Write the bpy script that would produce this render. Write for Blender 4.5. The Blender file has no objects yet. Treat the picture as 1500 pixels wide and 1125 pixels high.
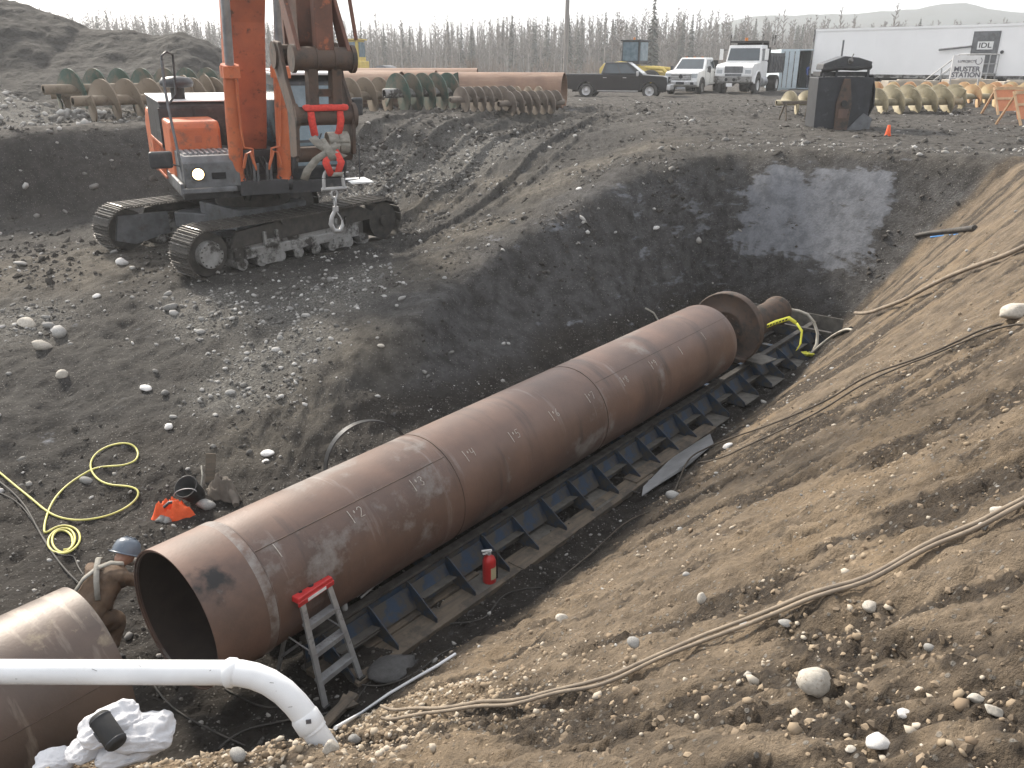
import bpy, bmesh, math, random
import numpy as np
from math import sin, cos, pi, radians as R, atan2, sqrt
from mathutils import Vector, Matrix, Euler
from mathutils.geometry import delaunay_2d_cdt
random.seed(7); RNG = np.random.default_rng(11)
SC = bpy.context.scene
COL = SC.collection

# ------------------------------------------------------------------ camera
FPX, EYE, PITCH = 1213.0, 1.85, R(21.3)
cd = bpy.data.cameras.new('camera'); cam = bpy.data.objects.new('camera', cd); COL.objects.link(cam)
cam.location = (0, 0, EYE); cam.rotation_euler = (R(90) - PITCH, 0, 0)
cd.sensor_width = 36; cd.lens = 36 * FPX / 1500; cd.clip_start = 0.1; cd.clip_end = 3000
SC.camera = cam

# ------------------------------------------------------------------ sky, sun, exposure
SUN_AZ, SUN_EL = R(128), R(33)            # mathematical azimuth of the sun (from +X), elevation
W = bpy.data.worlds.new('World'); SC.world = W; W.use_nodes = True
nt = W.node_tree; bg = nt.nodes['Background']
sky = nt.nodes.new('ShaderNodeTexSky'); sky.sky_type = 'NISHITA'; sky.sun_disc = False
sky.sun_elevation = SUN_EL; sky.sun_rotation = R(90) - SUN_AZ; sky.air_density = 1.5; sky.dust_density = 4; sky.ozone_density = 1
mx = nt.nodes.new('ShaderNodeMixRGB'); mx.inputs[0].default_value = 0.60
mx.inputs[2].default_value = (7.3, 7.5, 7.9, 1)       # the overcast deck
hsv = nt.nodes.new('ShaderNodeHueSaturation'); hsv.inputs['Saturation'].default_value = .3; nt.links.new(sky.outputs[0], hsv.inputs['Color']); nt.links.new(hsv.outputs[0], mx.inputs[1]); nt.links.new(mx.outputs[0], bg.inputs[0])
bg.inputs[1].default_value = 0.1
sl = bpy.data.lights.new('sun', 'SUN'); sun = bpy.data.objects.new('sun', sl); COL.objects.link(sun)
sl.energy = 2.9; sl.angle = R(6); sl.color = (1.0, 0.91, 0.78)
sv = Vector((cos(SUN_AZ) * cos(SUN_EL), sin(SUN_AZ) * cos(SUN_EL), sin(SUN_EL)))
sun.rotation_euler = sv.to_track_quat('Z', 'Y').to_euler()
VS = SC.view_settings; VS.view_transform = 'Standard'; VS.look = 'None'; VS.exposure = 1.12; VS.gamma = 1.0
VS.use_curve_mapping = False
SC.cycles.max_bounces = 6; SC.cycles.volume_bounces = 0
SC.cycles.use_denoising = True

# ------------------------------------------------------------------ coordinates
CAMP = np.array([0, 0, EYE])
FW = np.array([0, cos(PITCH), -sin(PITCH)]); UP = np.array([0, sin(PITCH), cos(PITCH)]); RT = np.array([1., 0, 0])
def ray(px, py): return RT * (px - 750) / FPX + UP * (562.5 - py) / FPX + FW
def atz(px, py, z): d = ray(px, py); return CAMP + d * ((z - EYE) / d[2])
def aty(px, py, y): d = ray(px, py); return CAMP + d * (y / d[1])
def atd(px, py, dep): return CAMP + ray(px, py) * dep
P0 = np.array([-2.9118, 5.9385]); D2 = np.array([.62978, .77677]); N2 = np.array([.77677, -.62978])
YAW = atan2(D2[1], D2[0])
def pit(s, t, z=0.0): q = P0 + D2 * s + N2 * t; return np.array([q[0], q[1], z])   # s along the casing, t towards the camera bank
PZ, PR, PL = -2.655, 0.6465, 9.817          # casing axis height, radius, length
FLOOR = -3.65

# ------------------------------------------------------------------ naming
def tag(o, label=None, cat=None, group=None, kind=None):
    if label: o['label'] = label
    if cat: o['category'] = cat
    if group: o['group'] = group
    if kind: o['kind'] = kind
    return o
def thing(name, label, cat, loc=(0, 0, 0), rz=0.0, group=None, rot=None):
    o = bpy.data.objects.new(name, None); COL.objects.link(o); o.empty_display_size = .2
    o.location = [float(v) for v in loc]; o.rotation_euler = rot if rot else (0, 0, rz)
    return tag(o, label, cat, group)
def copy_tree(o, parent=None):
    c = o.copy(); COL.objects.link(c)
    if parent is not None: c.parent = parent
    for ch in list(o.children): copy_tree(ch, c)
    return c

# ------------------------------------------------------------------ mesh builder
def frame_z(d):
    d = Vector(d).normalized(); return d.to_track_quat('Z', 'Y').to_matrix().to_4x4()
class MB:
    def __init__(s): s.v = []; s.f = []; s.sm = []
    def add(s, vs, fs, M=None, smooth=False):
        n = len(s.v)
        if M is not None: vs = [M @ Vector(v) for v in vs]
        s.v += [tuple(v) for v in vs]; s.f += [tuple(i + n for i in f) for f in fs]; s.sm += [smooth] * len(fs); return s
    def box(s, c, d, M=None, rz=0.0, rx=0.0, ry=0.0, top=(1, 1)):
        x, y, z = d[0] / 2, d[1] / 2, d[2] / 2; tx, ty = top
        vs = [(-x, -y, -z), (x, -y, -z), (x, y, -z), (-x, y, -z), (-x * tx, -y * ty, z), (x * tx, -y * ty, z), (x * tx, y * ty, z), (-x * tx, y * ty, z)]
        T = Matrix.Translation(Vector([float(q) for q in c])) @ Euler((rx, ry, rz)).to_matrix().to_4x4()
        if M is not None: T = M @ T
        return s.add(vs, [(0, 3, 2, 1), (4, 5, 6, 7), (0, 1, 5, 4), (1, 2, 6, 5), (2, 3, 7, 6), (3, 0, 4, 7)], T)
    def cyl(s, a, b, r, r2=None, n=16, caps=True, M=None):
        a = Vector([float(q) for q in a]); b = Vector([float(q) for q in b]); r2 = r if r2 is None else r2
        F = frame_z(b - a); vs = []
        for p, q in ((a, r), (b, r2)):
            for i in range(n):
                w = 2 * pi * i / n; vs.append(p + F @ Vector((q * cos(w), q * sin(w), 0)))
        s.add(vs, [(i, (i + 1) % n, n + (i + 1) % n, n + i) for i in range(n)], M, True)
        if caps:
            s.add(vs[:n], [tuple(range(n - 1, -1, -1))], M); s.add(vs[n:], [tuple(range(n))], M)
        return s
    def tube(s, pts, r, n=8, M=None, caps=True, closed=False):
        P = [Vector([float(q) for q in p]) for p in pts]; m = len(P); vs = []; up = Vector((0, 0, 1)); prev = None
        rs = r if hasattr(r, '__len__') else [r] * m
        for i in range(m):
            d = (P[(i + 1) % m] - P[i - 1]) if closed else (P[min(i + 1, m - 1)] - P[max(i - 1, 0)])
            if d.length < 1e-9: d = Vector((0, 0, 1))
            d.normalize()
            if prev is None:
                x = d.cross(up)
                if x.length < .05: x = d.cross(Vector((1, 0, 0)))
            else: x = prev - d * prev.dot(d)
            x.normalize(); y = d.cross(x); prev = x
            for k in range(n):
                w = 2 * pi * k / n; vs.append(P[i] + (x * cos(w) + y * sin(w)) * rs[i])
        fs = []
        for i in range(m if closed else m - 1):
            j = (i + 1) % m
            for k in range(n): fs.append((i * n + k, i * n + (k + 1) % n, j * n + (k + 1) % n, j * n + k))
        s.add(vs, fs, M, True)
        if caps and not closed:
            s.add(vs[:n], [tuple(range(n - 1, -1, -1))], M); s.add(vs[-n:], [tuple(range(n))], M)
        return s
    def lathe(s, prof, n=24, M=None, axis='Z', smooth=True, a0=0.0, a1=2 * pi):     # prof: (radius, height)
        vs = []; m = len(prof); full = abs(a1 - a0 - 2 * pi) < 1e-6; nn = n if full else n + 1
        for (r, h) in prof:
            for i in range(nn):
                w = a0 + (a1 - a0) * i / n; c, q = r * cos(w), r * sin(w)
                vs.append((c, q, h) if axis == 'Z' else ((h, c, q) if axis == 'X' else (q, h, c)))
        fs = []
        for j in range(m - 1):
            for i in range(n):
                k = (i + 1) % nn
                fs.append((j * nn + i, j * nn + k, (j + 1) * nn + k, (j + 1) * nn + i))
        return s.add(vs, fs, M, smooth)
    def prism(s, prof, y0, y1, M=None, inset=None):    # prof (x,z) polygon swept along y
        n = len(prof); vs = [(x, y0, z) for x, z in prof] + [(x, y1, z) for x, z in prof]
        return s.add(vs, [tuple(range(n)), tuple(range(2 * n - 1, n - 1, -1))] + [(i, n + i, n + (i + 1) % n, (i + 1) % n) for i in range(n)], M)
    def plate(s, pts, th, M=None):                     # polygon of 3D points thickened along its normal
        P = [Vector([float(q) for q in p]) for p in pts]; nr = Vector((0, 0, 0))
        for i in range(len(P)): nr += (P[i] - P[0]).cross(P[(i + 1) % len(P)] - P[0])
        nr.normalize(); n = len(P); vs = [p + nr * th / 2 for p in P] + [p - nr * th / 2 for p in P]
        return s.add(vs, [tuple(range(n)), tuple(range(2 * n - 1, n - 1, -1))] + [(i, n + i, n + (i + 1) % n, (i + 1) % n) for i in range(n)], M)
    def build(s, name, mat, parent=None, label=None, cat=None, group=None, kind=None, bevel=0, loc=None, rot=None, smooth=None, sub=0):
        me = bpy.data.meshes.new(name); me.from_pydata(s.v, [], s.f); me.update()
        me.polygons.foreach_set('use_smooth', s.sm if smooth is None else [smooth] * len(s.f))
        me.validate(); bm = bmesh.new(); bm.from_mesh(me); bmesh.ops.recalc_face_normals(bm, faces=bm.faces)
        if bevel or sub: bmesh.ops.remove_doubles(bm, verts=bm.verts, dist=1e-5)
        bm.to_mesh(me); bm.free()
        return mkobj(name, me, mat, parent, label, cat, group, kind, bevel, loc, rot, sub)
def mkobj(name, me, mat, parent=None, label=None, cat=None, group=None, kind=None, bevel=0, loc=None, rot=None, sub=0):
    o = bpy.data.objects.new(name, me); COL.objects.link(o)
    if mat is not None and not len(me.materials): me.materials.append(mat)
    if parent is not None: o.parent = parent
    if loc is not None: o.location = [float(q) for q in loc]
    if rot is not None: o.rotation_euler = rot
    if bevel:
        b = o.modifiers.new('bevel', 'BEVEL'); b.width = bevel; b.segments = 2; b.limit_method = 'ANGLE'; b.angle_limit = R(35); b.harden_normals = False
    if sub:
        b = o.modifiers.new('sub', 'SUBSURF'); b.levels = sub; b.render_levels = sub
    return tag(o, label, cat, group, kind)
def share(o, parent, loc=None, rot=None, label=None):
    c = o.copy(); COL.objects.link(c); c.parent = parent
    if loc is not None: c.location = [float(q) for q in loc]
    if rot is not None: c.rotation_euler = rot
    if label: c['label'] = label
    return c
def npmesh(name, v, f, mat, smooth=True):
    me = bpy.data.meshes.new(name); nf, k = f.shape
    me.vertices.add(len(v)); me.vertices.foreach_set('co', np.ascontiguousarray(v, dtype=np.float32).ravel())
    me.loops.add(nf * k); me.loops.foreach_set('vertex_index', np.ascontiguousarray(f, dtype=np.int32).ravel())
    me.polygons.add(nf); me.polygons.foreach_set('loop_start', np.arange(0, nf * k, k, dtype=np.int32))
    me.polygons.foreach_set('use_smooth', np.full(nf, smooth)); me.update(calc_edges=True)
    if mat is not None: me.materials.append(mat)
    return me

# ------------------------------------------------------------------ materials
def mat(name, col, rough=.6, metal=0.0, col2=None, scale=6.0, lo=.38, hi=.62, bump=0.0, bscale=60.0, dirt=None, dlo=.5, dhi=.62, dscale=3.0,
        streak=None, rnd=0.0, emit=0.0, detail=8.0, spec=None, stretch=None, coat=0.0, alpha=None, bdist=.01, streak2=None):
    m = bpy.data.materials.new(name); m.use_nodes = True; t = m.node_tree; N = t.nodes; L = t.links; B = N['Principled BSDF']
    B.inputs['Roughness'].default_value = rough; B.inputs['Metallic'].default_value = metal
    if spec is not None: B.inputs['Specular IOR Level'].default_value = spec
    if coat: B.inputs['Coat Weight'].default_value = coat; B.inputs['Coat Roughness'].default_value = .08
    tc = N.new('ShaderNodeTexCoord'); co = tc.outputs['Object']
    if stretch:
        mp = N.new('ShaderNodeMapping'); mp.inputs['Scale'].default_value = stretch; L.new(co, mp.inputs[0]); cs = mp.outputs[0]
    else: cs = co
    def noise(sc, vec, d=detail, rg=.6):
        n = N.new('ShaderNodeTexNoise'); n.inputs['Scale'].default_value = sc; n.inputs['Detail'].default_value = d; n.inputs['Roughness'].default_value = rg
        L.new(vec, n.inputs['Vector']); return n.outputs['Fac']
    def ramp(fac, a, b):
        r = N.new('ShaderNodeMapRange'); r.inputs[1].default_value = a; r.inputs[2].default_value = b; L.new(fac, r.inputs[0]); return r.outputs[0]
    def mixc(f, a, b, ty='MIX'):
        x = N.new('ShaderNodeMixRGB'); x.blend_type = ty
        for i, q in ((0, f), (1, a), (2, b)):
            if hasattr(q, 'is_linked'): L.new(q, x.inputs[i])
            else: x.inputs[i].default_value = q if i == 0 else (q[0], q[1], q[2], 1)
        return x.outputs[0]
    c = None
    c2 = col2 if col2 else tuple(q * .72 for q in col)
    c = mixc(ramp(noise(scale, cs), lo, hi), col, c2)
    if streak:   # (colour, scale vector, lo, hi)
        mp = N.new('ShaderNodeMapping'); mp.inputs['Scale'].default_value = streak[1]; L.new(co, mp.inputs[0])
        c = mixc(ramp(noise(1.0, mp.outputs[0], 5, .65), streak[2], streak[3]), c, streak[0])
    if streak2:
        mp = N.new('ShaderNodeMapping'); mp.inputs['Scale'].default_value = streak2[1]; mp.inputs['Location'].default_value = (3.7, 1.3, 8.1); L.new(co, mp.inputs[0])
        c = mixc(ramp(noise(1.0, mp.outputs[0], 7, .7), streak2[2], streak2[3]), c, streak2[0])
    if dirt:
        f = ramp(noise(dscale, co, 9, .68), dlo, dhi); c = mixc(f, c, dirt)
        rr = N.new('ShaderNodeMix'); rr.data_type = 'FLOAT'; L.new(f, rr.inputs[0]); rr.inputs[2].default_value = rough; rr.inputs[3].default_value = .9
        L.new(rr.outputs[0], B.inputs['Roughness'])
        if metal:
            r2 = N.new('ShaderNodeMapRange'); r2.inputs[3].default_value = metal; r2.inputs[4].default_value = 0; L.new(f, r2.inputs[0]); L.new(r2.outputs[0], B.inputs['Metallic'])
    if rnd:
        oi = N.new('ShaderNodeObjectInfo'); r3 = N.new('ShaderNodeMapRange'); r3.inputs[3].default_value = 1 - rnd; r3.inputs[4].default_value = 1 + rnd; L.new(oi.outputs['Random'], r3.inputs[0])
        hs = N.new('ShaderNodeHueSaturation'); L.new(r3.outputs[0], hs.inputs['Value']); L.new(c, hs.inputs['Color']); c = hs.outputs[0]
    L.new(c, B.inputs['Base Color'])
    if bump:
        bp = N.new('ShaderNodeBump'); bp.inputs['Strength'].default_value = bump; bp.inputs['Distance'].default_value = bdist
        L.new(noise(bscale, co, 6, .65), bp.inputs['Height']); L.new(bp.outputs[0], B.inputs['Normal'])
    if emit: B.inputs['Emission Color'].default_value = (1, .66, .27, 1); B.inputs['Emission Strength'].default_value = emit
    if alpha is not None: B.inputs['Alpha'].default_value = alpha
    return m
MUD = (.07, .06, .05)
m_rust = mat('rusty_pipe_steel', (.17, .102, .075), .48, .0, (.095, .062, .05), 1.2, .30, .66, .25, 45, streak2=((.27, .235, .215), (2.4, .22, .22), .57, .70), streak=((.05, .038, .034), (3.0, .45, .45), .55, .74), dirt=(.235, .215, .20), dlo=.57, dhi=.68, dscale=1.15)
m_rustdk = mat('dark_rusty_steel', (.11, .07, .05), .75, .1, (.08, .06, .05), 5, .35, .65, .4, 50, dirt=(.05, .045, .04), dscale=4)
m_rustyard = mat('orange_brown_pipe_rust', (.27, .165, .11), .7, 0, (.19, .115, .08), 1.1, .35, .65, .2, 20, streak=((.33, .23, .165), (.3, 3, 3), .5, .66))
m_blue = mat('worn_dark_blue_paint', (.022, .048, .092), .55, .1, (.014, .026, .05), 4, .4, .6, .2, 60, dirt=(.07, .064, .057), dlo=.42, dhi=.54, dscale=5)
m_mudplate = mat('mud_coated_steel', (.14, .13, .115), .85, 0, (.07, .065, .058), 6, .35, .65, .6, 60)
m_railtop = mat('polished_rail_steel', (.16, .15, .14), .5, .5, (.07, .065, .06), 7, .35, .65, .3, 60)
m_wood = mat('weathered_timber', (.16, .125, .09), .85, 0, (.09, .075, .06), 3, .35, .65, .5, 40, stretch=(1, 8, 8), dirt=MUD, dscale=4)
m_orange = mat('faded_orange_paint', (.60, .17, .065), .5, 0, (.47, .115, .045), 2.5, .3, .7, .05, 30, dirt=(.13, .10, .08), dlo=.54, dhi=.72, dscale=4)
m_boom = mat('scuffed_boom_paint', (.50, .14, .065), .55, 0, (.36, .105, .055), 2.2, .35, .65, .1, 30, dirt=(.10, .06, .045), dlo=.57, dhi=.68, dscale=6)
m_dkgrey = mat('dark_grey_machine_paint', (.045, .047, .052), .45, .1, (.03, .031, .034), 5, dirt=(.12, .11, .10), dlo=.55, dhi=.72, dscale=4)
m_greybox = mat('dusty_grey_steel', (.16, .165, .175), .6, .1, (.10, .105, .11), 4, dirt=(.09, .08, .07), dlo=.55, dhi=.7, dscale=5)
m_black = mat('black_rubber', (.018, .018, .019), .75, 0, (.03, .029, .027), 5, bump=.2, bscale=60)
m_tyre = mat('dusty_tyre_rubber', (.03, .029, .028), .9, 0, (.07, .065, .06), 3, bump=.3, bscale=30)
m_trackmud = mat('muddy_track_steel', (.07, .062, .053), .7, .1, (.03, .028, .026), 7, .35, .65, .8, 50)
m_shoe = mat('worn_track_shoe_steel', (.10, .09, .078), .65, .15, (.045, .04, .035), 9, .35, .65, .6, 50, rnd=.25)
m_grouser = mat('bright_worn_grouser_edge', (.28, .27, .26), .4, .6, (.07, .065, .06), 12, .4, .6)
m_palegrey = mat('scraped_pale_grey_paint', (.30, .295, .285), .6, .0, (.20, .195, .185), 4, dirt=(.05, .045, .04), dlo=.47, dhi=.56, dscale=2.6, bump=.3)
m_glass = mat('dark_window_glass', (.05, .065, .075), .08, 0, (.04, .05, .06), 2, spec=.8)
m_cabglass = mat('dusty_cab_glass', (.16, .22, .26), .12, 0, (.10, .15, .18), 3, spec=.8)
m_white = mat('white_vehicle_paint', (.78, .78, .78), .35, 0, (.70, .70, .69), 2, dirt=(.42, .40, .37), dlo=.62, dhi=.8, dscale=3)
m_trailer = mat('white_trailer_panel', (.88, .88, .88), .4, 0, (.84, .84, .84), .6)
m_blackpaint = mat('black_car_paint', (.008, .008, .011), .32, .0, (.012, .012, .014), 3, coat=.15, dirt=(.06, .058, .055), dlo=.66, dhi=.9, dscale=3)
m_chrome = mat('chrome_trim', (.66, .66, .67), .28, .5, (.5, .5, .5), 4)
m_alu = mat('brushed_aluminium', (.45, .46, .47), .45, .6, (.33, .33, .34), 6, dirt=(.13, .12, .11), dlo=.55, dhi=.7, dscale=9)
m_red = mat('bright_red_paint', (.50, .03, .03), .4, 0, (.40, .025, .025), 8)
m_redstrap = mat('red_polyester_sling', (.70, .07, .05), .8, 0, (.55, .05, .04), 20, bump=.4, bscale=150)
m_strap = mat('dirty_grey_webbing', (.30, .285, .25), .9, 0, (.20, .19, .165), 10, bump=.5, bscale=150)
m_yellow = mat('machine_yellow_paint', (.66, .50, .12), .5, 0, (.55, .40, .09), 3, dirt=(.25, .2, .13), dlo=.58, dhi=.75, dscale=4)
m_pvc = mat('white_pvc', (.78, .79, .80), .35, 0, (.70, .71, .72), 2.5, dirt=(.36, .32, .27), dlo=.58, dhi=.8, dscale=3.5)
m_sand = mat('white_woven_sack', (.62, .62, .64), .75, 0, (.52, .52, .54), 5, bump=.35, bscale=110, dirt=(.33, .30, .26), dlo=.68, dhi=.8, dscale=6)
m_hoseY = mat('yellow_air_hose', (.62, .58, .16), .5, 0, (.5, .46, .14), 6)
m_hoseB = mat('black_dusty_hose', (.03, .028, .026), .7, 0, (.07, .062, .054), 5)
m_rope = mat('tan_dusty_cable', (.27, .22, .165), .85, 0, (.19, .155, .12), 8, bump=.4, bscale=90)
m_hoseW = mat('dirty_white_hose', (.45, .43, .38), .7, 0, (.30, .27, .22), 5)
m_hivis = mat('hi_vis_orange_cloth', (.85, .13, .035), .8, 0, (.70, .09, .02), 9, bump=.4, bscale=70)
m_cover = mat('brown_work_coverall', (.145, .095, .06), .9, 0, (.085, .057, .038), 6, bump=.5, bscale=70)
m_hat = mat('blue_grey_hard_hat', (.10, .125, .16), .35, 0, (.14, .16, .19), 5)
m_skin = mat('skin', (.42, .24, .17), .6, 0, (.38, .21, .15), 9)
m_tape = mat('yellow_caution_tape', (.80, .78, .08), .45, 0, (.7, .68, .06), 8)
m_ink = mat('black_print', (.015, .015, .015), .6)
m_greyink = mat('grey_print', (.16, .16, .18), .6)
m_chalk = mat('white_chalk', (.55, .51, .46), .9, 0, (.34, .28, .23), 40, lo=.45, hi=.7)
m_augbrown = mat('rusty_dusty_auger_steel', (.21, .165, .12), .75, 0, (.20, .16, .115), 2.5, bump=.2, bscale=40, dirt=(.11, .085, .06), dlo=.55, dhi=.7, dscale=2)
m_auggreen = mat('dark_green_auger_paint', (.035, .075, .055), .6, 0, (.055, .09, .07), 2, dirt=(.17, .14, .105), dlo=.44, dhi=.62, dscale=1.6)
m_auggrey = mat('grey_brown_auger_steel', (.20, .165, .135), .75, 0, (.13, .105, .085), 3, bump=.3, bscale=30)
m_augyel = mat('pale_yellow_auger_paint', (.40, .345, .225), .6, 0, (.31, .27, .18), 3, dirt=(.20, .17, .11), dlo=.5, dhi=.7, dscale=2.2)
m_augorange = mat('rust_orange_auger_steel', (.42, .19, .09), .75, 0, (.45, .36, .2), 1.2)
m_concrete = mat('pale_concrete', (.40, .36, .30), .9, 0, (.33, .29, .24), 3, bump=.3, bscale=30)
m_plyor = mat('orange_painted_plywood', (.60, .22, .10), .7, 0, (.5, .18, .08), 4)
m_pine = mat('raw_pine_lumber', (.62, .42, .25), .8, 0, (.5, .33, .19), 4)
m_cont = mat('pale_blue_container_paint', (.55, .63, .68), .55, 0, (.48, .56, .60), 2, dirt=(.3, .27, .24), dlo=.62, dhi=.8, dscale=3)
m_darkin = mat('dark_interior', (.012, .012, .013), .9)
m_bluecl = mat('blue_jacket_cloth', (.02, .07, .30), .8)
m_denim = mat('dark_denim', (.03, .035, .06), .9)
m_galv = mat('galvanised_steel', (.42, .42, .42), .5, .4, (.34, .34, .34), 6)
m_lamp = mat('lit_work_lamp', (1, .9, .7), .3, emit=4)
m_amber = mat('amber_lens', (.8, .25, .03), .3)
m_plastic = mat('clear_grey_plastic', (.45, .48, .50), .2, 0, (.38, .4, .42), 10)
m_sheet = mat('grey_plastic_sheet', (.26, .26, .265), .6, 0, (.20, .20, .2), 3, bump=.3, bscale=12)
m_slab = mat('dark_grey_rock', (.085, .083, .083), .7, 0, (.06, .058, .057), 5, bump=.6, bscale=25)
m_stone = mat('grey_river_stone', (.34, .33, .31), .85, 0, (.24, .235, .225), 9, bump=.3, bscale=30, rnd=.35)
m_paleb = mat('pale_boulder', (.50, .46, .40), .85, 0, (.40, .37, .32), 5, bump=.4, bscale=25, dirt=(.22, .17, .12), dlo=.55, dhi=.7, dscale=6, rnd=.1)
m_whitestone = mat('white_quartz_stone', (.72, .70, .68), .8, 0, (.6, .58, .55), 9, bump=.4, bscale=25)
m_pole = mat('grey_weathered_pole', (.30, .28, .26), .9, 0, (.24, .22, .205), 2, stretch=(6, 6, .6))
# ------------------------------------------------------------------ terrain
def vnoise(x, y, seed):
    r = np.random.default_rng(seed); T = r.random((256, 256)).astype(np.float32)
    xi = np.floor(x).astype(np.int64); yi = np.floor(y).astype(np.int64); fx = x - xi; fy = y - yi
    fx = fx * fx * fx * (fx * (fx * 6 - 15) + 10); fy = fy * fy * fy * (fy * (fy * 6 - 15) + 10)
    a = T[xi & 255, yi & 255]; b = T[(xi + 1) & 255, yi & 255]; c = T[xi & 255, (yi + 1) & 255]; d = T[(xi + 1) & 255, (yi + 1) & 255]
    return (a * (1 - fx) + b * fx) * (1 - fy) + (c * (1 - fx) + d * fx) * fy
def fbm(x, y, seed, o=4, g=.5):
    s = 0; a = 1; n = 0
    for i in range(o):
        s = s + a * (vnoise(x * 2 ** i + 17.3 * i, y * 2 ** i - 9.1 * i, seed + i) - .5); n += a; a *= g
    return s / n * 2
def sstep(a, b, x): q = np.clip((x - a) / (b - a), 0, 1); return q * q * (3 - 2 * q)

def PX(px, py, z): return tuple(atz(px, py, z))
def PT(s, t, z): return tuple(pit(s, t, z))
lines = [
 # toe and middle of the camera bank
 [PT(-9, .95, -3.3), PT(-2.6, .95, -3.3), PT(-1.2, 1.0, -3.45), PT(-.3, 1.15, -3.58), PT(.7, 1.22, -3.63), PT(1.5, 1.28, -3.65), PT(3.9, 1.38, -3.65), PT(5, 1.36, -3.65), PT(8.1, 1.12, -3.65), PT(10.3, 1.14, -3.65), PT(13, .85, -3.65), PT(15.4, .65, -3.65)],
 [PT(-9, 1.9, -1.6), PT(-2.4, 1.75, -1.75), PT(-1.5, 1.6, -1.95), PT(-.9, 1.9, -2.25), PT(-.45, 2.45, -2.1), PT(.1, 2.6, -2.35), PT(.7, 2.4, -2.62)],
 [PT(-9, 3.2, -1.2), PT(-2, 3.0, -1.4), PT(-.8, 3.2, -1.65), PT(.5, 3.3, -1.95)],
 # crest of the camera bank
 [PT(-9, 6.2, .1), PT(-2.8, 5.95, .12), PT(0, 6.1, .15), PT(5, 5.75, .15), PT(10, 4.75, .15), PT(14, 3.85, .15), PT(16.4, 3.3, .1), PT(18.5, 3.1, .05), PT(21, 3.6, 0)],
 # end wall base and top
 [PT(15.4, .65, -3.65), PT(15.7, -.8, -3.62), PT(15.9, -2.75, -3.6)],
 [PT(16.4, 3.3, .1), PT(17.0, 1.6, 0), PT(17.2, .2, -.02), PT(17.2, -1.2, -.1), PT(17.0, -2.4, -.2), PT(16.6, -3.2, -.3)],
 # toe of the far bank
 [PT(-9, -4.6, -3.4), PT(-2, -4.4, -3.55), PT(.3, -3.7, -3.65), PT(2.3, -3.1, -3.65), PT(3.7, -2.95, -3.65), PT(7, -2.8, -3.65), PT(10.8, -2.8, -3.65), PT(14, -2.75, -3.6), PT(15.9, -2.75, -3.6)],
 # crest of the far bank
 [PX(500, 548, -2.95), PX(600, 472, -2.4), PX(690, 402, -2.1), PX(760, 347, -1.65), PX(860, 292, -1.05), PX(940, 262, -.7), PT(16.6, -3.2, -.3)],
 [tuple(np.array(PX(*q)) + np.array([N2[0] * .42, N2[1] * .42, -.62])) for q in ((600, 472, -2.4), (690, 402, -2.1), (760, 347, -1.65), (860, 292, -1.05), (930, 264, -.78))],
 [PX(150, 730, -3.55), PX(330, 640, -3.3), PX(500, 548, -2.95)],
 # edge of the bench above the boulder slope
 [PX(0, 425, -2.55), PX(130, 424, -2.5), PX(310, 425, -2.42), PX(480, 400, -2.36), PX(600, 385, -2.22), PX(690, 402, -2.1)],
 [PX(0, 390, -2.42), PX(190, 368, -2.22), PX(310, 405, -2.4), PX(480, 372, -2.38), PX(577, 345, -2.38), PX(650, 320, -2.1), PX(760, 280, -1.45), PX(860, 225, -.7)],
 [PX(60, 640, -3.3), PX(100, 540, -3.0), PX(250, 520, -2.95), PX(400, 500, -2.8)],
 # back of the bench and the bank behind the machine
 [PT(1, -22, -2.2), PX(0, 330, -2.35), PX(140, 315, -2.3), PX(240, 300, -2.2), PX(400, 285, -1.95), PX(510, 268, -1.7), PX(600, 245, -1.25), PX(700, 205, -.6), PX(800, 172, -.25)],
 [PT(4, -26, 0), PX(0, 192, .05), PX(110, 184, .05), PX(235, 178, .05), PX(400, 178, .05), PX(510, 177, .05), PX(620, 174, .03), PX(740, 166, 0), PX(830, 160, 0)],
 [PX(700, 262, -1.45), PX(780, 220, -.72), PX(860, 180, -.22), PX(900, 168, -.05)],
 [PX(860, 292, -1.05), PX(920, 235, -.45), PX(960, 205, -.2), PX(1000, 185, 0)],
 [(-17.4, 30.6, 0), (-19, 33, 0), (-23, 37, 0), (-32, 46, 0)], [(-13.6, 30.6, 0), (-6, 36, 0), (4, 41, 0)],
 # pale gravel heap at the far left
 [tuple(aty(*q)) for q in ((-200, 20, 34), (-60, 62, 32), (-10, 100, 31), (45, 142, 30), (92, 180, 28.6))],
]
box_pts = [(-420, -60, 0), (420, -60, 0), (420, 600, -2), (-420, 600, -2), (-60, -60, .1), (60, -60, .1), (-60, 40, 0), (60, 40, 0), (-60, 120, 0), (60, 120, 0), (-420, 120, 0), (420, 120, 0), (0, 75, 0), (-30, 60, 0), (30, 60, 0),
  PT(-9, -13, -2.75), PT(-9, -8.5, -3.2), PT(-25, -5, -3.2), PT(-25, 1, -3.2), PT(-25, 8, .1), PT(-25, -14, -2.7), PT(-25, -22, -1.5), PT(-9, 12, .1), PT(8, 12, .1), PT(20, 12, 0), PT(30, 4, 0), PT(26, -4, 0), PT(21, -2, -.02), PT(20, -5, -.15), (-45, 20, 0), (-30, 5, 0.05),
  (0, 45, 0), (20, 30, 0), (30, 15, .1)]
V2 = []; Z = []; E = []
def addpt(p):
    for i, q in enumerate(V2):
        if abs(q[0] - p[0]) + abs(q[1] - p[1]) < 1e-3: return i
    V2.append(Vector((float(p[0]), float(p[1])))); Z.append(float(p[2])); return len(V2) - 1
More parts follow.
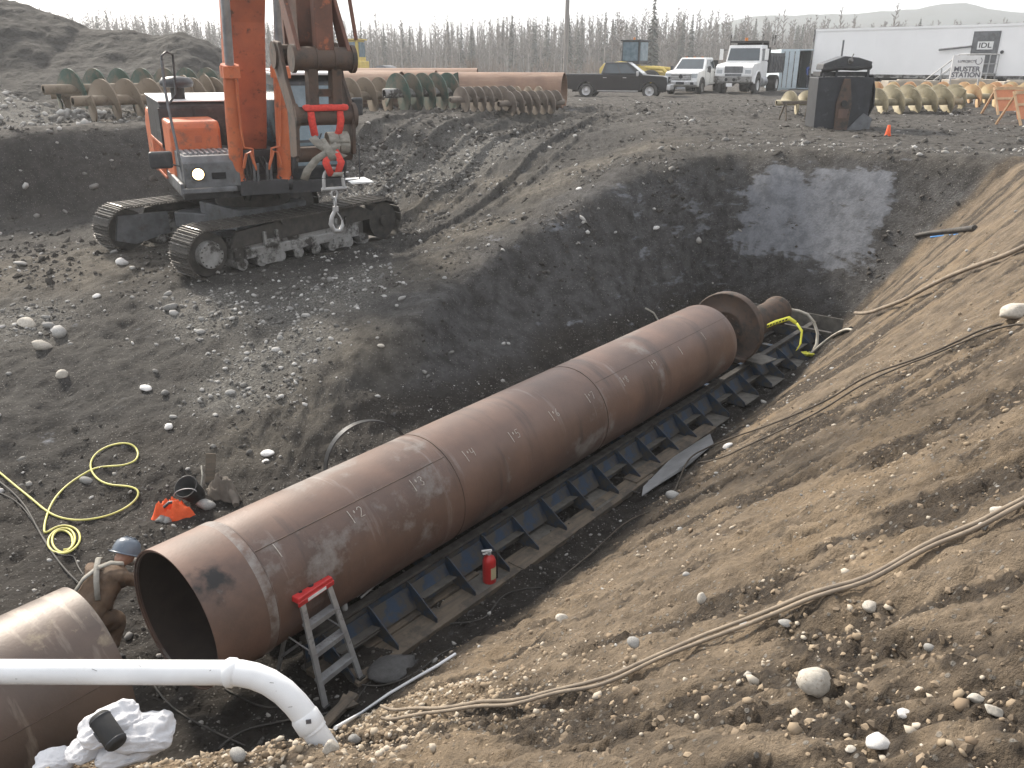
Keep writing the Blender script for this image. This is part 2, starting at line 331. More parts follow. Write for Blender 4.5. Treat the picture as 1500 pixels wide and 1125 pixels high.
for L in lines:
    last = None
    for a, b in zip(L[:-1], L[1:]):
        a = np.array(a); b = np.array(b); n = max(1, int(np.linalg.norm(b - a) / 1.0))
        for k in range(n + 1):
            i = addpt(a + (b - a) * k / n)
            if last is not None and last != i: E.append((last, i))
            last = i
for p in box_pts: addpt(p)
rv, re_, rf, ov, oe, of = delaunay_2d_cdt(V2, E, [], 0, 1e-4)
rz = []
for i, o in enumerate(ov):
    if o: rz.append(Z[o[0]])
    else:
        dd = sorted(((V2[k] - rv[i]).length, Z[k]) for k in range(len(V2)))[:3]; w = [1 / (d + 1e-3) for d, _ in dd]
        rz.append(sum(a * z for a, (_, z) in zip(w, dd)) / sum(w))
# grid lines: fine near the camera, opening out with distance
def axis(stops, f):
    x = stops[0]; out = [x]
    while x < stops[1]: x += f(x); out.append(x)
    return np.array(out)
gy = np.concatenate([np.arange(-60, -2, 6.0), np.arange(-2, 1.4, .2), axis((1.4, 600), lambda y: .006 + .0072 * y if y < 34 else (.26 + (y - 34) * .05))])
hx = axis((0.0, 420), lambda x: .021 + .0058 * max(0, x - 2) if x < 14 else .1 + (x - 14) * .03)
gx = np.concatenate([-hx[:0:-1], hx])
GX, GY = np.meshgrid(gx, gy, indexing='ij'); HZ = np.zeros_like(GX)
for f in rf:
    p = [(rv[i].x, rv[i].y, rz[i]) for i in f]
    xs = [q[0] for q in p]; ys = [q[1] for q in p]
    i0, i1 = np.searchsorted(gx, [min(xs) - 1e-6, max(xs) + 1e-6]); j0, j1 = np.searchsorted(gy, [min(ys) - 1e-6, max(ys) + 1e-6])
    if i1 <= i0 or j1 <= j0: continue
    X = GX[i0:i1, j0:j1]; Y = GY[i0:i1, j0:j1]; (ax, ay, az), (bx, by, bz), (cx, cy, cz) = p
    dt = (by - cy) * (ax - cx) + (cx - bx) * (ay - cy)
    if abs(dt) < 1e-9: continue
    l1 = ((by - cy) * (X - cx) + (cx - bx) * (Y - cy)) / dt; l2 = ((cy - ay) * (X - cx) + (ax - cx) * (Y - cy)) / dt; l3 = 1 - l1 - l2
    m = (l1 > -1e-6) & (l2 > -1e-6) & (l3 > -1e-6)
    HZ[i0:i1, j0:j1][m] = (l1 * az + l2 * bz + l3 * cz)[m]
def blur(a, n):
    for _ in range(n):
        a[1:-1] = a[1:-1] * .5 + (a[:-2] + a[2:]) * .25
        a[:, 1:-1] = a[:, 1:-1] * .5 + (a[:, :-2] + a[:, 2:]) * .25
    return a
HZ = blur(HZ, 9)
Sg = (GX - P0[0]) * D2[0] + (GY - P0[1]) * D2[1]; Tg = (GX - P0[0]) * N2[0] + (GY - P0[1]) * N2[1]
toeR = np.interp(Sg, [-9, -2, 0, 1.5, 4, 8, 10.3, 13, 15.4, 16.2, 17.2], [.95, .95, 1.2, 1.28, 1.38, 1.12, 1.14, .85, .65, 2.2, 3.6])
wob = fbm(GX * .9, GY * .9, 5, 4)
m_tan = sstep(.0, .55, Tg - toeR + wob * .5) * sstep(21, 17, Sg + wob)
m_floor = sstep(-3.05, -3.5, HZ + wob * .3) * (1 - m_tan)
inpit = (Sg > -9) & (Sg < 17.6)
m_bank = sstep(-6.5, -4.0, Tg + wob * .8 + np.clip(9 - Sg, 0, 9) * .12) * sstep(5, 7.5, Sg + wob) * sstep(-.35, -.9, HZ + wob * .15) * (1 - m_tan) * inpit * sstep(-3.7, -3.2, HZ)
m_end = sstep(15.5, 15.8, Sg) * sstep(-3.2, -2.9, Tg) * sstep(-3.75, -3.2, HZ) * sstep(-.12, -.5, HZ + wob * .1) * (1 - m_tan) * inpit
blk = fbm(Sg * .0 + Tg * 1.1, HZ * 1.1, 77, 3) + .4 * fbm(Tg * 4, HZ * 9, 78, 3)
m_clay = m_end * sstep(-.45, .25, .25 + .3 * blk - 1.1 * sstep(.7, 1.6, np.abs(HZ + 1.45)) - 1.0 * sstep(1.2, 2.5, np.abs(Tg + .75)))
m_clay = np.maximum(m_clay, m_bank * .35 * sstep(.08, .3, fbm(Sg * .6, Tg * .35, 31, 3)) * sstep(8, 9.5, Sg))
# fine relief per kind of ground
rough = fbm(GX * 2.1, GY * 2.1, 40, 5, .55); clod = fbm(GX * 6, GY * 6, 60, 4, .6)
Ag = Tg + .25 * Sg; Bg = Sg - .25 * Tg; rill = fbm(Bg * 5.0, Ag * .8 + 3, 21, 4, .6)
clump = np.clip(fbm(GX * 3.3 + 5, GY * 3.3, 91, 4, .6) - .08, 0, 1)
edge_ax = np.minimum(1, np.abs(np.hypot(GX, GY)) / 40)
yard = sstep(-.3, -.05, HZ) * (1 - m_tan)
crumb = fbm(GX * 13, GY * 13, 160, 3, .6); ridg = .35 - np.abs(fbm(Bg * 7.0, Ag * 2.0, 171, 4, .6)) * 1.6
dk = fbm(Bg * 2.6, Ag * .85, 181, 5, .66); m_dark = sstep(.07, .24, dk + .14 * crumb + .13 * sstep(3.4, 1.6, Tg - .1 * Sg)) * m_tan
disp = (1 - m_tan) * (rough * .10 + clod * .045) * (1 - .45 * yard) + m_tan * ((rill * .08 + rough * .05 + clod * .04 + ridg * .04 + crumb * .022 + clump * .06) * (.45 + .55 * sstep(9, 3, Sg)) + m_dark * (crumb * .035 - .03))
scrape = fbm(Sg * 3.2, Tg * .5, 33, 3)
disp = disp * (1 - .55 * np.maximum(m_bank, m_end)) + m_bank * scrape * .10
disp = disp * (1 - .75 * m_clay) - m_end * (1 - m_clay) * .05
ledge = vnoise(np.round(HZ * 5 + blk * 1.2), Tg * .7, 93)
disp += m_end * (ledge - .5) * .03
# cleat marks of crawler tracks on the ramp, ruts of wheels on the yard
a = np.array(PX(600, 372, -2.25))[:2]; b = np.array(PX(905, 172, -.05))[:2]; dv = (b - a) / np.linalg.norm(b - a); nv = np.array([-dv[1], dv[0]])
u = (GX - a[0]) * dv[0] + (GY - a[1]) * dv[1]; v = (GX - a[0]) * nv[0] + (GY - a[1]) * nv[1] + .25 * np.sin(u * .35)
for off in (.3, 2.2, 4.1, 6.0):
    lane = sstep(.42, .3, np.abs(v - off)) * sstep(-.5, 1, u) * sstep(22, 18, u)
    disp += lane * (.045 * np.sin(u * 2 * pi / .5 + wob * 3) * sstep(.25, -.15, wob) - .09); disp += sstep(.3, .42, np.abs(v - off)) * sstep(.62, .45, np.abs(v - off)) * .08 * sstep(-.5, 1, u) * sstep(22, 18, u)
yr = sstep(28, 33, GY) * sstep(75, 60, GY)
disp += yr * (fbm(GX * .25, GY * 1.1, 71, 4, .55) * .2 + fbm(GX * 1.4, GY * 2, 73, 3) * .06)
HZ += disp * sstep(200, 70, GY)
def height(x, y):
    x = np.asarray(x, float); y = np.asarray(y, float)
    i = np.clip(np.searchsorted(gx, x) - 1, 0, len(gx) - 2); j = np.clip(np.searchsorted(gy, y) - 1, 0, len(gy) - 2)
    fx = (x - gx[i]) / (gx[i + 1] - gx[i]); fy = (y - gy[j]) / (gy[j + 1] - gy[j])
    return (HZ[i, j] * (1 - fx) + HZ[i + 1, j] * fx) * (1 - fy) + (HZ[i, j + 1] * (1 - fx) + HZ[i + 1, j + 1] * fx) * fy
def field(A, x, y):
    i = np.clip(np.searchsorted(gx, x) - 1, 0, len(gx) - 2); j = np.clip(np.searchsorted(gy, y) - 1, 0, len(gy) - 2); return A[i, j]
_tt = np.concatenate([np.linspace(.8, 30, 5000), np.linspace(30, 150, 2500)])
def on(px, py, lift=0.0):
    d = ray(px, py); p = CAMP + d * _tt[:, None]; b = np.nonzero(p[:, 2] < height(p[:, 0], p[:, 1]))[0]
    q = p[b[0]] if len(b) else p[-1]
    return np.array([q[0], q[1], float(height(q[0], q[1])) + lift])
nx, ny = GX.shape
idx = np.arange(nx * ny).reshape(nx, ny)
F4 = np.stack([idx[:-1, :-1], idx[1:, :-1], idx[1:, 1:], idx[:-1, 1:]], -1).reshape(-1, 4)
# pale gravelly patches and the worn light track
def blob(px, py, z, r, st=1.0):
    c = aty(px, py, -z) if z < -9 else PX(px, py, z); return np.exp(-(((GX - c[0]) / r) ** 2 + ((GY - c[1]) / (r * st)) ** 2))
G = 0
for (px, py, z, r) in [(470, 440, -2.55, 1.0), (420, 455, -2.6, 1.0), (395, 520, -2.85, .7), (350, 565, -3.0, .7), (520, 415, -2.4, .8), (300, 455, -2.6, .9), (430, 500, -2.75, .7), (30, 470, -2.75, .8)]: G = np.maximum(G, blob(px, py, z, r))
for (px, py, z, r) in [(560, 225, -.8, 1.6), (620, 205, -.4, 1.6), (690, 190, -.2, 1.5), (540, 255, -1.5, 1.0), (30, 150, -29.5, 2.2), (65, 172, -28.8, 1.8), (0, 115, -30.5, 2.4), (-60, 120, -31, 3.5)]: G = np.maximum(G, blob(px, py, z, r))
m_grav = np.clip(G * 1.3 + wob * .5 * (G > .1), 0, 1) * (1 - m_tan)
pth = 0
for (px, py, z, r) in [(520, 500, -2.7, .8), (430, 580, -3.05, .7), (370, 640, -3.3, .6), (610, 400, -2.25, .9), (700, 345, -2.0, 1.0), (790, 290, -1.5, 1.1), (860, 250, -.9, 1.2), (640, 310, -2.1, .7), (720, 270, -1.5, .8), (950, 215, -.3, 1.3), (30, 150, -29.5, 2.4), (65, 172, -28.8, 1.6), (0, 115, -30.5, 2.4), (-40, 110, -31, 3), (120, 395, -2.45, 1.8), (30, 400, -2.45, 1.6)]: pth = np.maximum(pth, blob(px, py, z, r))
m_path = np.clip(pth * 1.2 + wob * .5 * (pth > .1), 0, 1) * (1 - m_tan)
def ground_material():
    m = bpy.data.materials.new('soil'); m.use_nodes = True; t = m.node_tree; N = t.nodes; L = t.links; B = N['Principled BSDF']
    B.inputs['Specular IOR Level'].default_value = .25
    tc = N.new('ShaderNodeTexCoord'); co = tc.outputs['Object']
    def noise(sc, d=6, rg=.6, vec=co):
        n = N.new('ShaderNodeTexNoise'); n.inputs['Scale'].default_value = sc; n.inputs['Detail'].default_value = d; n.inputs['Roughness'].default_value = rg; L.new(vec, n.inputs['Vector']); return n.outputs['Fac']
    def rmp(f, a, b, c=0, d=1):
        r = N.new('ShaderNodeMapRange'); r.inputs[1].default_value = a; r.inputs[2].default_value = b; r.inputs[3].default_value = c; r.inputs[4].default_value = d; L.new(f, r.inputs[0]); return r.outputs[0]
    def mix(f, a, b, ty='MIX'):
        x = N.new('ShaderNodeMixRGB'); x.blend_type = ty
        for i, q in ((0, f), (1, a), (2, b)):
            if hasattr(q, 'is_linked'): L.new(q, x.inputs[i])
            else: x.inputs[i].default_value = q if i == 0 else (*q, 1)
        return x.outputs[0]
    def attr(nm):
        a = N.new('ShaderNodeAttribute'); a.attribute_name = nm; s = N.new('ShaderNodeSeparateColor'); L.new(a.outputs['Color'], s.inputs[0]); return s.outputs
    A = attr('soil_a'); Bm = attr('soil_b'); Cm = attr('soil_c')
    n1 = noise(.6); n2 = noise(3.5, 8, .65); n3 = noise(22, 5, .65); n4 = noise(90, 3, .6)
    base = mix(rmp(n2, .34, .66), (.080, .075, .070), (.033, .030, .028))
    base = mix(rmp(n1, .45, .7), base, (.100, .093, .084))
    mp = N.new('ShaderNodeMapping'); mp.inputs['Rotation'].default_value = (0, 0, R(25)); L.new(co, mp.inputs[0])
    mp2 = N.new('ShaderNodeMapping'); mp2.inputs['Scale'].default_value = (.5, 3.2, 3.2); L.new(mp.outputs[0], mp2.inputs[0])
    st = noise(1.6, 7, .62, mp2.outputs[0])
    tan = mix(rmp(st, .34, .66), (.335, .262, .185), (.155, .12, .087))
    tan = mix(rmp(n1, .5, .72), tan, (.37, .275, .175))
    tan = mix(rmp(n2, .54, .70), tan, (.15, .12, .09)); tan = mix(Cm[0], tan, mix(rmp(n3, .35, .65), (.115, .09, .066), (.062, .05, .04)))
    yardc = mix(rmp(n2, .4, .6), (.125, .115, .103), (.058, .052, .047))
    c = mix(Bm[2], base, yardc)
    c = mix(Cm[2], c, mix(rmp(n2, .38, .64), (.125, .122, .122), (.055, .051, .049)))
    c = mix(A[1], c, mix(rmp(n2, .4, .62), (.030, .025, .021), (.055, .047, .040)))
    path = mix(rmp(n2, .38, .6), (.21, .185, .15), (.11, .096, .078))
    pf = N.new('ShaderNodeMath'); pf.operation = 'MULTIPLY'; L.new(Bm[1], pf.inputs[0]); pf.inputs[1].default_value = .75
    c = mix(pf.outputs[0], c, path)
    c = mix(Bm[0], c, mix(rmp(n3, .4, .6), (.215, .205, .185), (.10, .094, .086)))
    # grit: grains of several greys too small to model
    vo = N.new('ShaderNodeTexVoronoi'); vo.inputs['Scale'].default_value = 34; L.new(co, vo.inputs['Vector'])
    cmp_ = N.new('ShaderNodeMapping'); cmp_.inputs['Rotation'].default_value = (0, 0, -YAW); cmp_.inputs['Scale'].default_value = (1, 1, 3.2); L.new(co, cmp_.inputs[0])
    nc = noise(1.5, 9, .68, cmp_.outputs[0])
    cadd = N.new('ShaderNodeMath'); cadd.operation = 'MULTIPLY_ADD'; L.new(nc, cadd.inputs[0]); cadd.inputs[1].default_value = 3.2; L.new(A[2], cadd.inputs[2])
    clay = rmp(cadd.outputs[0], 2.06, 2.36)
    hs = N.new('ShaderNodeSeparateColor'); L.new(vo.outputs['Color'], hs.inputs[0])
    c = mix(clay, c, mix(rmp(n2, .42, .62), (.20, .207, .225), (.13, .135, .147)))
    c = mix(A[0], c, tan)
    pick = rmp(hs.outputs[0], .80, .84); near = rmp(vo.outputs['Distance'], .42, .28)
    g = N.new('ShaderNodeMath'); g.operation = 'MULTIPLY'; L.new(pick, g.inputs[0]); L.new(near, g.inputs[1])
    g2 = N.new('ShaderNodeMath'); g2.operation = 'MULTIPLY'; L.new(g.outputs[0], g2.inputs[0])
    ic = N.new('ShaderNodeMath'); ic.operation = 'SUBTRACT'; ic.inputs[0].default_value = .7; L.new(clay, ic.inputs[1]); ic.use_clamp = True; L.new(ic.outputs[0], g2.inputs[1])
    grain = mix(hs.outputs[1], (.16, .15, .135), (.36, .34, .31))
    c = mix(g2.outputs[0], c, grain)
    c = mix(rmp(n3, .3, .75, .0, .55), c, mix(.5, c, (.02, .018, .015)), 'MIX')
    L.new(c, B.inputs['Base Color'])
    rr = rmp(A[1], 0, 1, .94, .82); L.new(rr, B.inputs['Roughness'])
    b1 = N.new('ShaderNodeBump'); b1.inputs['Distance'].default_value = .07; b1.inputs['Strength'].default_value = .8
    hsum = N.new('ShaderNodeMath'); hsum.operation = 'MULTIPLY_ADD'; L.new(n3, hsum.inputs[0]); hsum.inputs[1].default_value = 1.0
    q = N.new('ShaderNodeMath'); q.operation = 'MULTIPLY'; L.new(n4, q.inputs[0]); q.inputs[1].default_value = .3; L.new(q.outputs[0], hsum.inputs[2])
    h2 = N.new('ShaderNodeMath'); h2.operation = 'MULTIPLY_ADD'; L.new(g.outputs[0], h2.inputs[0]); h2.inputs[1].default_value = .35; h3 = N.new('ShaderNodeMath'); h3.operation = 'MULTIPLY_ADD'; L.new(noise(5.5, 9, .72), h3.inputs[0]); h3.inputs[1].default_value = 3.2; L.new(hsum.outputs[0], h3.inputs[2]); L.new(h3.outputs[0], h2.inputs[2])
    L.new(h2.outputs[0], b1.inputs['Height']); L.new(b1.outputs[0], B.inputs['Normal'])
    ds = rmp(clay, 0, 1, .8, .3); L.new(ds, b1.inputs['Strength'])
    return m
m_soil = ground_material()
me = npmesh('ground', np.stack([GX, GY, HZ], -1).reshape(-1, 3), F4, m_soil)
def setcol(me, nm, r, g, b):
    a = me.attributes.new(nm, 'FLOAT_COLOR', 'POINT'); v = np.ones((r.size, 4), np.float32); v[:, 0] = r.ravel(); v[:, 1] = g.ravel(); v[:, 2] = b.ravel(); a.data.foreach_set('color', v.ravel())
setcol(me, 'soil_a', m_tan, m_floor, m_clay); setcol(me, 'soil_b', m_grav, m_path, yard); setcol(me, 'soil_c', m_dark, crumb * .5 + .5, np.clip(np.maximum(m_bank, m_end) + .3 * rough * (m_bank + m_end > .1), 0, 1))
tag(mkobj('ground', me, None), kind='structure')

# spoil heap behind the auger rows, and the far blue hill
def heap(name, pts, kind, cell, seedn, amp, material, label=None):
    xs = np.arange(pts[0], pts[1], cell); ys = np.arange(pts[2], pts[3], cell); X, Y = np.meshgrid(xs, ys, indexing='ij')
    return X, Y
ridge = [(-420, -60), (-160, -48), (-60, -42), (0, -8), (60, 12), (112, 30), (130, 40), (185, 42), (228, 52), (268, 46), (300, 56), (325, 72), (352, 92), (385, 118), (420, 145)]
DR = 44.0
rx = np.array([aty(px, py, DR)[0] for px, py in ridge]); rzv = np.array([aty(px, py, DR)[2] for px, py in ridge])
xs = np.arange(rx[0], rx[-1], .16); ys = np.concatenate([np.arange(31.5, DR + .1, .16), np.arange(DR + .3, DR + 16, .5)])
X, Y = np.meshgrid(xs, ys, indexing='ij'); top = np.interp(X, rx, rzv)
wv = fbm(X * .25, Y * .25, 51, 3) * .8; front = sstep(0, 1, np.clip((Y + wv - 34.0) / (DR - 34.0), 0, 1)) * .35 + .65 * np.clip((Y + wv - 34.0) / (DR - 34.0), 0, 1)
back = 1 - np.clip((Y - DR) / 14, 0, 1)
Zh = top * np.where(Y <= DR, front, back) + fbm(X * 1.1, Y * 1.1, 52, 5, .68) * .15 * sstep(33, 35, Y) + fbm(X * 4, Y * 4, 54, 3) * .05
Zh = np.where(Y < 33.6, -.4, Zh) - .05
ix = np.arange(X.size).reshape(X.shape)
m_heap = mat('dark_spoil_soil', (.030, .026, .023), .95, 0, (.017, .015, .013), 1.4, .35, .65, .9, 2.2, bdist=.35, dirt=(.06, .055, .048), dlo=.6, dhi=.72, dscale=1.6)
me = npmesh('spoil_heap', np.stack([X, Y, Zh], -1).reshape(-1, 3), np.stack([ix[:-1, :-1], ix[1:, :-1], ix[1:, 1:], ix[:-1, 1:]], -1).reshape(-1, 4), m_heap)
tag(mkobj('spoil_heap', me, None), kind='structure')
def heap_h(x, y): return float(np.interp(x, rx, rzv)) * float(np.clip((y - 34) / (DR - 34), 0, 1))
hx_ = np.linspace(-380, 400, 120); hy_ = np.array([400., 450., 500., 580.])
X, Y = np.meshgrid(hx_, hy_, indexing='ij')
prof = np.interp(hx_, [-380, 0, 70, 140, 185, 235, 400], [10, 12, 18, 31, 31, 36, 30]) + fbm(hx_ * .04, hx_ * 0, 88, 4) * 3
Zq = prof[:, None] * np.array([0.0, .6, 1.0, .2])[None, :] - 6
ix = np.arange(X.size).reshape(X.shape)
m_hill = mat('distant_wooded_hill', (.07, .085, .09), .95, 0, (.05, .06, .06), .05, bump=.5, bscale=.1)
tag(mkobj('hill', npmesh('hill', np.stack([X, Y, Zq], -1).reshape(-1, 3), np.stack([ix[:-1, :-1], ix[1:, :-1], ix[1:, 1:], ix[:-1, 1:]], -1).reshape(-1, 4), m_hill), None), kind='structure')
# ------------------------------------------------------------------ stones
def ico(seed, sub=1, flat=.7):
    bm = bmesh.new(); bmesh.ops.create_icosphere(bm, subdivisions=sub, radius=1); r = random.Random(seed)
    ph = [(Vector((r.uniform(-1, 1), r.uniform(-1, 1), r.uniform(-1, 1))).normalized(), r.uniform(.55, .95)) for _ in range(7)]
    for v in bm.verts:
        for d, h in ph:
            q = v.co.dot(d)
            if q > h: v.co -= d * (q - h) * .85
        v.co *= r.uniform(.95, 1.05); v.co.z *= flat
    me = bpy.data.meshes.new('stone'); bm.to_mesh(me); bm.free()
    me.polygons.foreach_set('use_smooth', [True] * len(me.polygons)); return me
STONES = [ico(i, 2, random.uniform(.55, .85)) for i in range(8)]
for q in STONES: q.materials.append(m_stone)
def stone(name, px, py, wpx, label, cat='boulder', group=None, material=None, sq=(1, .8, 1), up=.25, seed=None):
    p = on(px, py); dep = (p - CAMP) @ FW; r = wpx / FPX * dep / 2
    o = bpy.data.objects.new(name, STONES[(seed if seed is not None else int(px + py)) % 8] if material is None else ico(int(px * 7 + py), 3, .8)); COL.objects.link(o)
    if material is not None: o.data.materials.append(material)
    rr = random.Random(px * 31 + py); o.location = (p[0], p[1], p[2] + r * up); o.scale = (r * sq[0], r * sq[1], r * sq[2]); o.rotation_euler = (rr.uniform(-.3, .3), rr.uniform(-.3, .3), rr.uniform(-.5, .5))
    return tag(o, label, cat, group)
for a in [
 (1195, 1008, 58, 'large smooth pale tan boulder resting on the sandy near slope below the rope', m_paleb, (1.0, .75, .85)),
 (1287, 1095, 44, 'chalk white rough stone near the bottom of the sandy slope', m_whitestone, (1, .7, .6)),
 (1487, 462, 42, 'pale boulder sitting high on the sandy slope at the right edge', m_paleb, (1.1, .8, .8)),
 (1463, 752, 26, 'pale oval stone touching the rope near the right edge', m_paleb, (1, .8, 1)),
 (1028, 880, 22, 'pale upright stone half buried above the rope on the sandy slope', m_paleb, (.7, .7, 1.1)),
 (1362, 952, 19, 'small rounded grey stone right of the large pale boulder', None, (1, .8, 1)),
 (1455, 1045, 32, 'flat pale stone in the right lower corner of the slope', m_paleb, (1, .8, .6)),
 (1325, 1048, 22, 'small white and grey stone beside the pale flat one', m_whitestone, (1, .8, .8)),
 (1428, 1026, 28, 'rounded cream stone above the flat pale stone', m_paleb, (1, .7, .6)),
 (1005, 843, 14, 'small dark stone lying above the middle of the rope', None, (1, .8, .8)),
 (1150, 915, 24, 'grey stone tucked against the lower side of the rope', None, (1, .8, .7)),
 (930, 945, 26, 'grey rounded cobble on the gritty lower slope', None, (1, .8, .8)),
 (823, 908, 20, 'pale cobble near the dark toe of the sandy slope', m_paleb, (1, .8, .8)),
 (1275, 892, 26, 'tan stone below the rope and right of its middle', m_paleb, (1, .8, .7)),
 (1095, 990, 14, 'small cream pebble left of the large pale boulder', m_paleb, (1, .8, .8)),
 (251, 453, 24, 'round grey boulder below the excavator track on the gravel slope', None, (1, .9, .9)),
 (88, 490, 30, 'large grey boulder in the cluster at the left edge', None, (1, .85, .85)),
 (41, 477, 28, 'pale flat boulder leftmost of the cluster', m_paleb, (1, .8, .7)),
 (61, 510, 30, 'long pale boulder lowest of the cluster at the left edge', m_paleb, (1, .7, .7)),
 (72, 478, 20, 'small grey boulder between the two big ones of the cluster', None, (1, .85, .8)),
 (91, 551, 20, 'pale angular boulder standing alone on the dark slope', m_paleb, (.9, .8, .9)),
 (179, 386, 18, 'whitish boulder on the bench in front of the far crawler track', m_whitestone, (1, .9, .9)),
 (31, 388, 20, 'grey flat boulder on the bench at the left edge', None, (1.1, .8, .6)),
 (214, 571, 20, 'flat white stone in the middle of the dark slope', m_whitestone, (1, .7, .5)),
 (392, 666, 20, 'white flat stone on the slope left of the steel hoop', m_whitestone, (1, .7, .5)),
 (389, 677, 12, 'small white stone just below the flat white one', m_whitestone, (1, .8, .6)),
 (247, 627, 15, 'white oval stone on the slope above the orange vest', m_whitestone, (1, .8, .7)),
 (142, 435, 13, 'white flat stone at the edge of the bench', m_whitestone, (1, .8, .6)),
 (302, 742, 28, 'grey rounded boulder beside the black bucket', None, (1.2, .8, .8)),
 (128, 706, 20, 'grey stone lying inside the loop of yellow hose', None, (1.2, .8, .7)),
 (558, 508, 11, 'small pale stone on the worn path above the steel hoop', m_paleb, (1, .8, .7)),
 (1066, 655, 14, 'white stone at the toe of the slope beside the plastic sheet', m_whitestone, (1.2, .7, .6)),
 (1100, 583, 20, 'pale long stone at the toe of the slope near the far end', m_whitestone, (1.3, .6, .5)),
 (986, 728, 24, 'grey rounded stone at the toe of the slope next to the rod', None, (1, .8, .8)),
 (450, 1078, 26, 'grey stone against the buried end of the white elbow pipe', None, (1, .8, .9)),
 (484, 1098, 28, 'tan stone in front of the buried white elbow pipe', m_paleb, (1, .8, .9)),
 (520, 1085, 22, 'angular grey stone right of the buried white elbow pipe', None, (1, .8, .8)),
 (350, 1108, 30, 'rounded grey cobble on the pebble ridge by the sacks', None, (1, .9, .8)),
 (1245, 1100, 16, 'small tan stone left of the chalk white stone', m_paleb, (1, .8, .7)),
 (960, 336, 12, 'white stone on the crest of the far bank', m_whitestone, (1, .7, .6)),
 (848, 278, 10, 'small white stone on the ramp edge', m_whitestone, (1, .7, .6)),
]: stone('boulder', a[0], a[1], a[2], a[3], material=a[4], sq=a[5])
# cobbles one can count: about 260 individuals of three soils
def mk_cobbles(n, s0, s1, t0, t1, w, r0, r1, label, group, cat='cobble'):
    k = 0; tries = 0
    while k < n and tries < n * 60:
        tries += 1; s, t = random.uniform(s0, s1), random.uniform(t0, t1); p = pit(s, t)
        wt = w(p[0], p[1], s, t)
        if random.random() > wt: continue
        z = float(height(p[0], p[1])); v = np.array([p[0], p[1], z]) - CAMP; dep = v @ FW
        if dep < 1 or abs(v @ RT / dep) > .64 or abs(v @ UP / dep) > .48: continue
        r = r0 * (r1 / r0) ** (random.random() ** 2.2) * (.7 + .3 * min(1, dep / 12))
        o = bpy.data.objects.new('cobble', random.choice(STONES)); COL.objects.link(o)
        o.location = (p[0], p[1], z + r * .2); o.scale = (r, r * random.uniform(.65, .95), r * random.uniform(.7, 1)); o.rotation_euler = (random.uniform(-.4, .4), random.uniform(-.4, .4), random.uniform(0, 6))
        tag(o, label, cat, group); k += 1
fg = lambda A: (lambda x, y, s, t: float(field(A, x, y)))
mk_cobbles(75, -2, 12, 1.2, 7, lambda x, y, s, t: float(field(m_tan, x, y)) * .6, .018, .045, 'small river cobble sitting in the tan sandy slope', 'cobbles in the sandy slope')
mk_cobbles(110, 0, 14, -14, -3, lambda x, y, s, t: .15 + float(field(m_grav, x, y)), .04, .11, 'grey river cobble on the dark gravelly slope below the excavator', 'cobbles on the dark slope')
mk_cobbles(35, -1, 13, -2.8, 1.2, lambda x, y, s, t: .5 if abs(t) > .9 else 0, .03, .07, 'dark muddy cobble on the floor of the pit', 'cobbles on the pit floor')
# gravel: the countless rest, one mesh
def icob():
    bm = bmesh.new(); bmesh.ops.create_icosphere(bm, subdivisions=1, radius=1); v = np.array([list(q.co) for q in bm.verts]); f = np.array([[q.index for q in g.verts] for g in bm.faces]); bm.free(); return v, f
IV, IF = icob()
def gravel(name, x, y, r, material, squash=.65, sink=.15, smooth=True):
    n = len(x); z = height(x, y); rg = np.random.default_rng(len(x))
    k = rg.random((n, 1, 1)); V = np.repeat(IV[None], n, 0) * (1 + rg.normal(0, .13 if smooth else .22, (n, len(IV), 1)))
    sc = np.stack([r, r * rg.uniform(.6, 1, n), r * rg.uniform(squash * .7, squash * 1.2, n)], -1); V = V * sc[:, None, :]
    a = rg.uniform(0, 2 * pi, n); c, s_ = np.cos(a), np.sin(a); tl = rg.normal(0, .35, n)
    X = V[..., 0] * c[:, None] - V[..., 1] * s_[:, None]; Y = V[..., 0] * s_[:, None] + V[..., 1] * c[:, None]; Z_ = V[..., 2] + X * tl[:, None]
    V = np.stack([X + x[:, None], Y + y[:, None], Z_ + (z + r * sink)[:, None]], -1)
    Fc = (IF[None] + (np.arange(n) * len(IV))[:, None, None]).reshape(-1, 3)
    me = npmesh(name, V.reshape(-1, 3), Fc, material, smooth)
    at = me.attributes.new('tone', 'FLOAT', 'POINT'); at.data.foreach_set('value', np.repeat(rg.random(n), len(IV)).astype(np.float32))
    return tag(mkobj(name, me, None), kind='stuff')
def gravel_mat(name, a, b, c):
    m = bpy.data.materials.new(name); m.use_nodes = True; t = m.node_tree; B = t.nodes['Principled BSDF']; B.inputs['Roughness'].default_value = .9; B.inputs['Specular IOR Level'].default_value = .25
    q = t.nodes.new('ShaderNodeAttribute'); q.attribute_name = 'tone'; r = t.nodes.new('ShaderNodeValToRGB'); e = r.color_ramp.elements
    e[0].color = (*a, 1); e[1].color = (*c, 1); e[1].position = 1; k = e.new(.62); k.color = (*b, 1)
    t.links.new(q.outputs['Fac'], r.inputs[0]); t.links.new(r.outputs[0], B.inputs['Base Color']); return m
def scatter(n, s0, s1, t0, t1, dens):
    s = RNG.uniform(s0, s1, n); t = RNG.uniform(t0, t1, n); x = P0[0] + D2[0] * s + N2[0] * t; y = P0[1] + D2[1] * s + N2[1] * t
    k = RNG.random(n) < dens(x, y, s, t); return x[k], y[k]
gm_tan = gravel_mat('sandy_gravel', (.21, .155, .105), (.30, .24, .17), (.47, .42, .35))
gm_dark = gravel_mat('dark_gravel', (.06, .055, .05), (.12, .112, .102), (.40, .385, .36))
gm_pale = gravel_mat('pale_gravel', (.11, .105, .098), (.26, .25, .232), (.52, .505, .48))
gm_clod = gravel_mat('soil_clods', (.10, .078, .057), (.20, .155, .11), (.30, .235, .165))
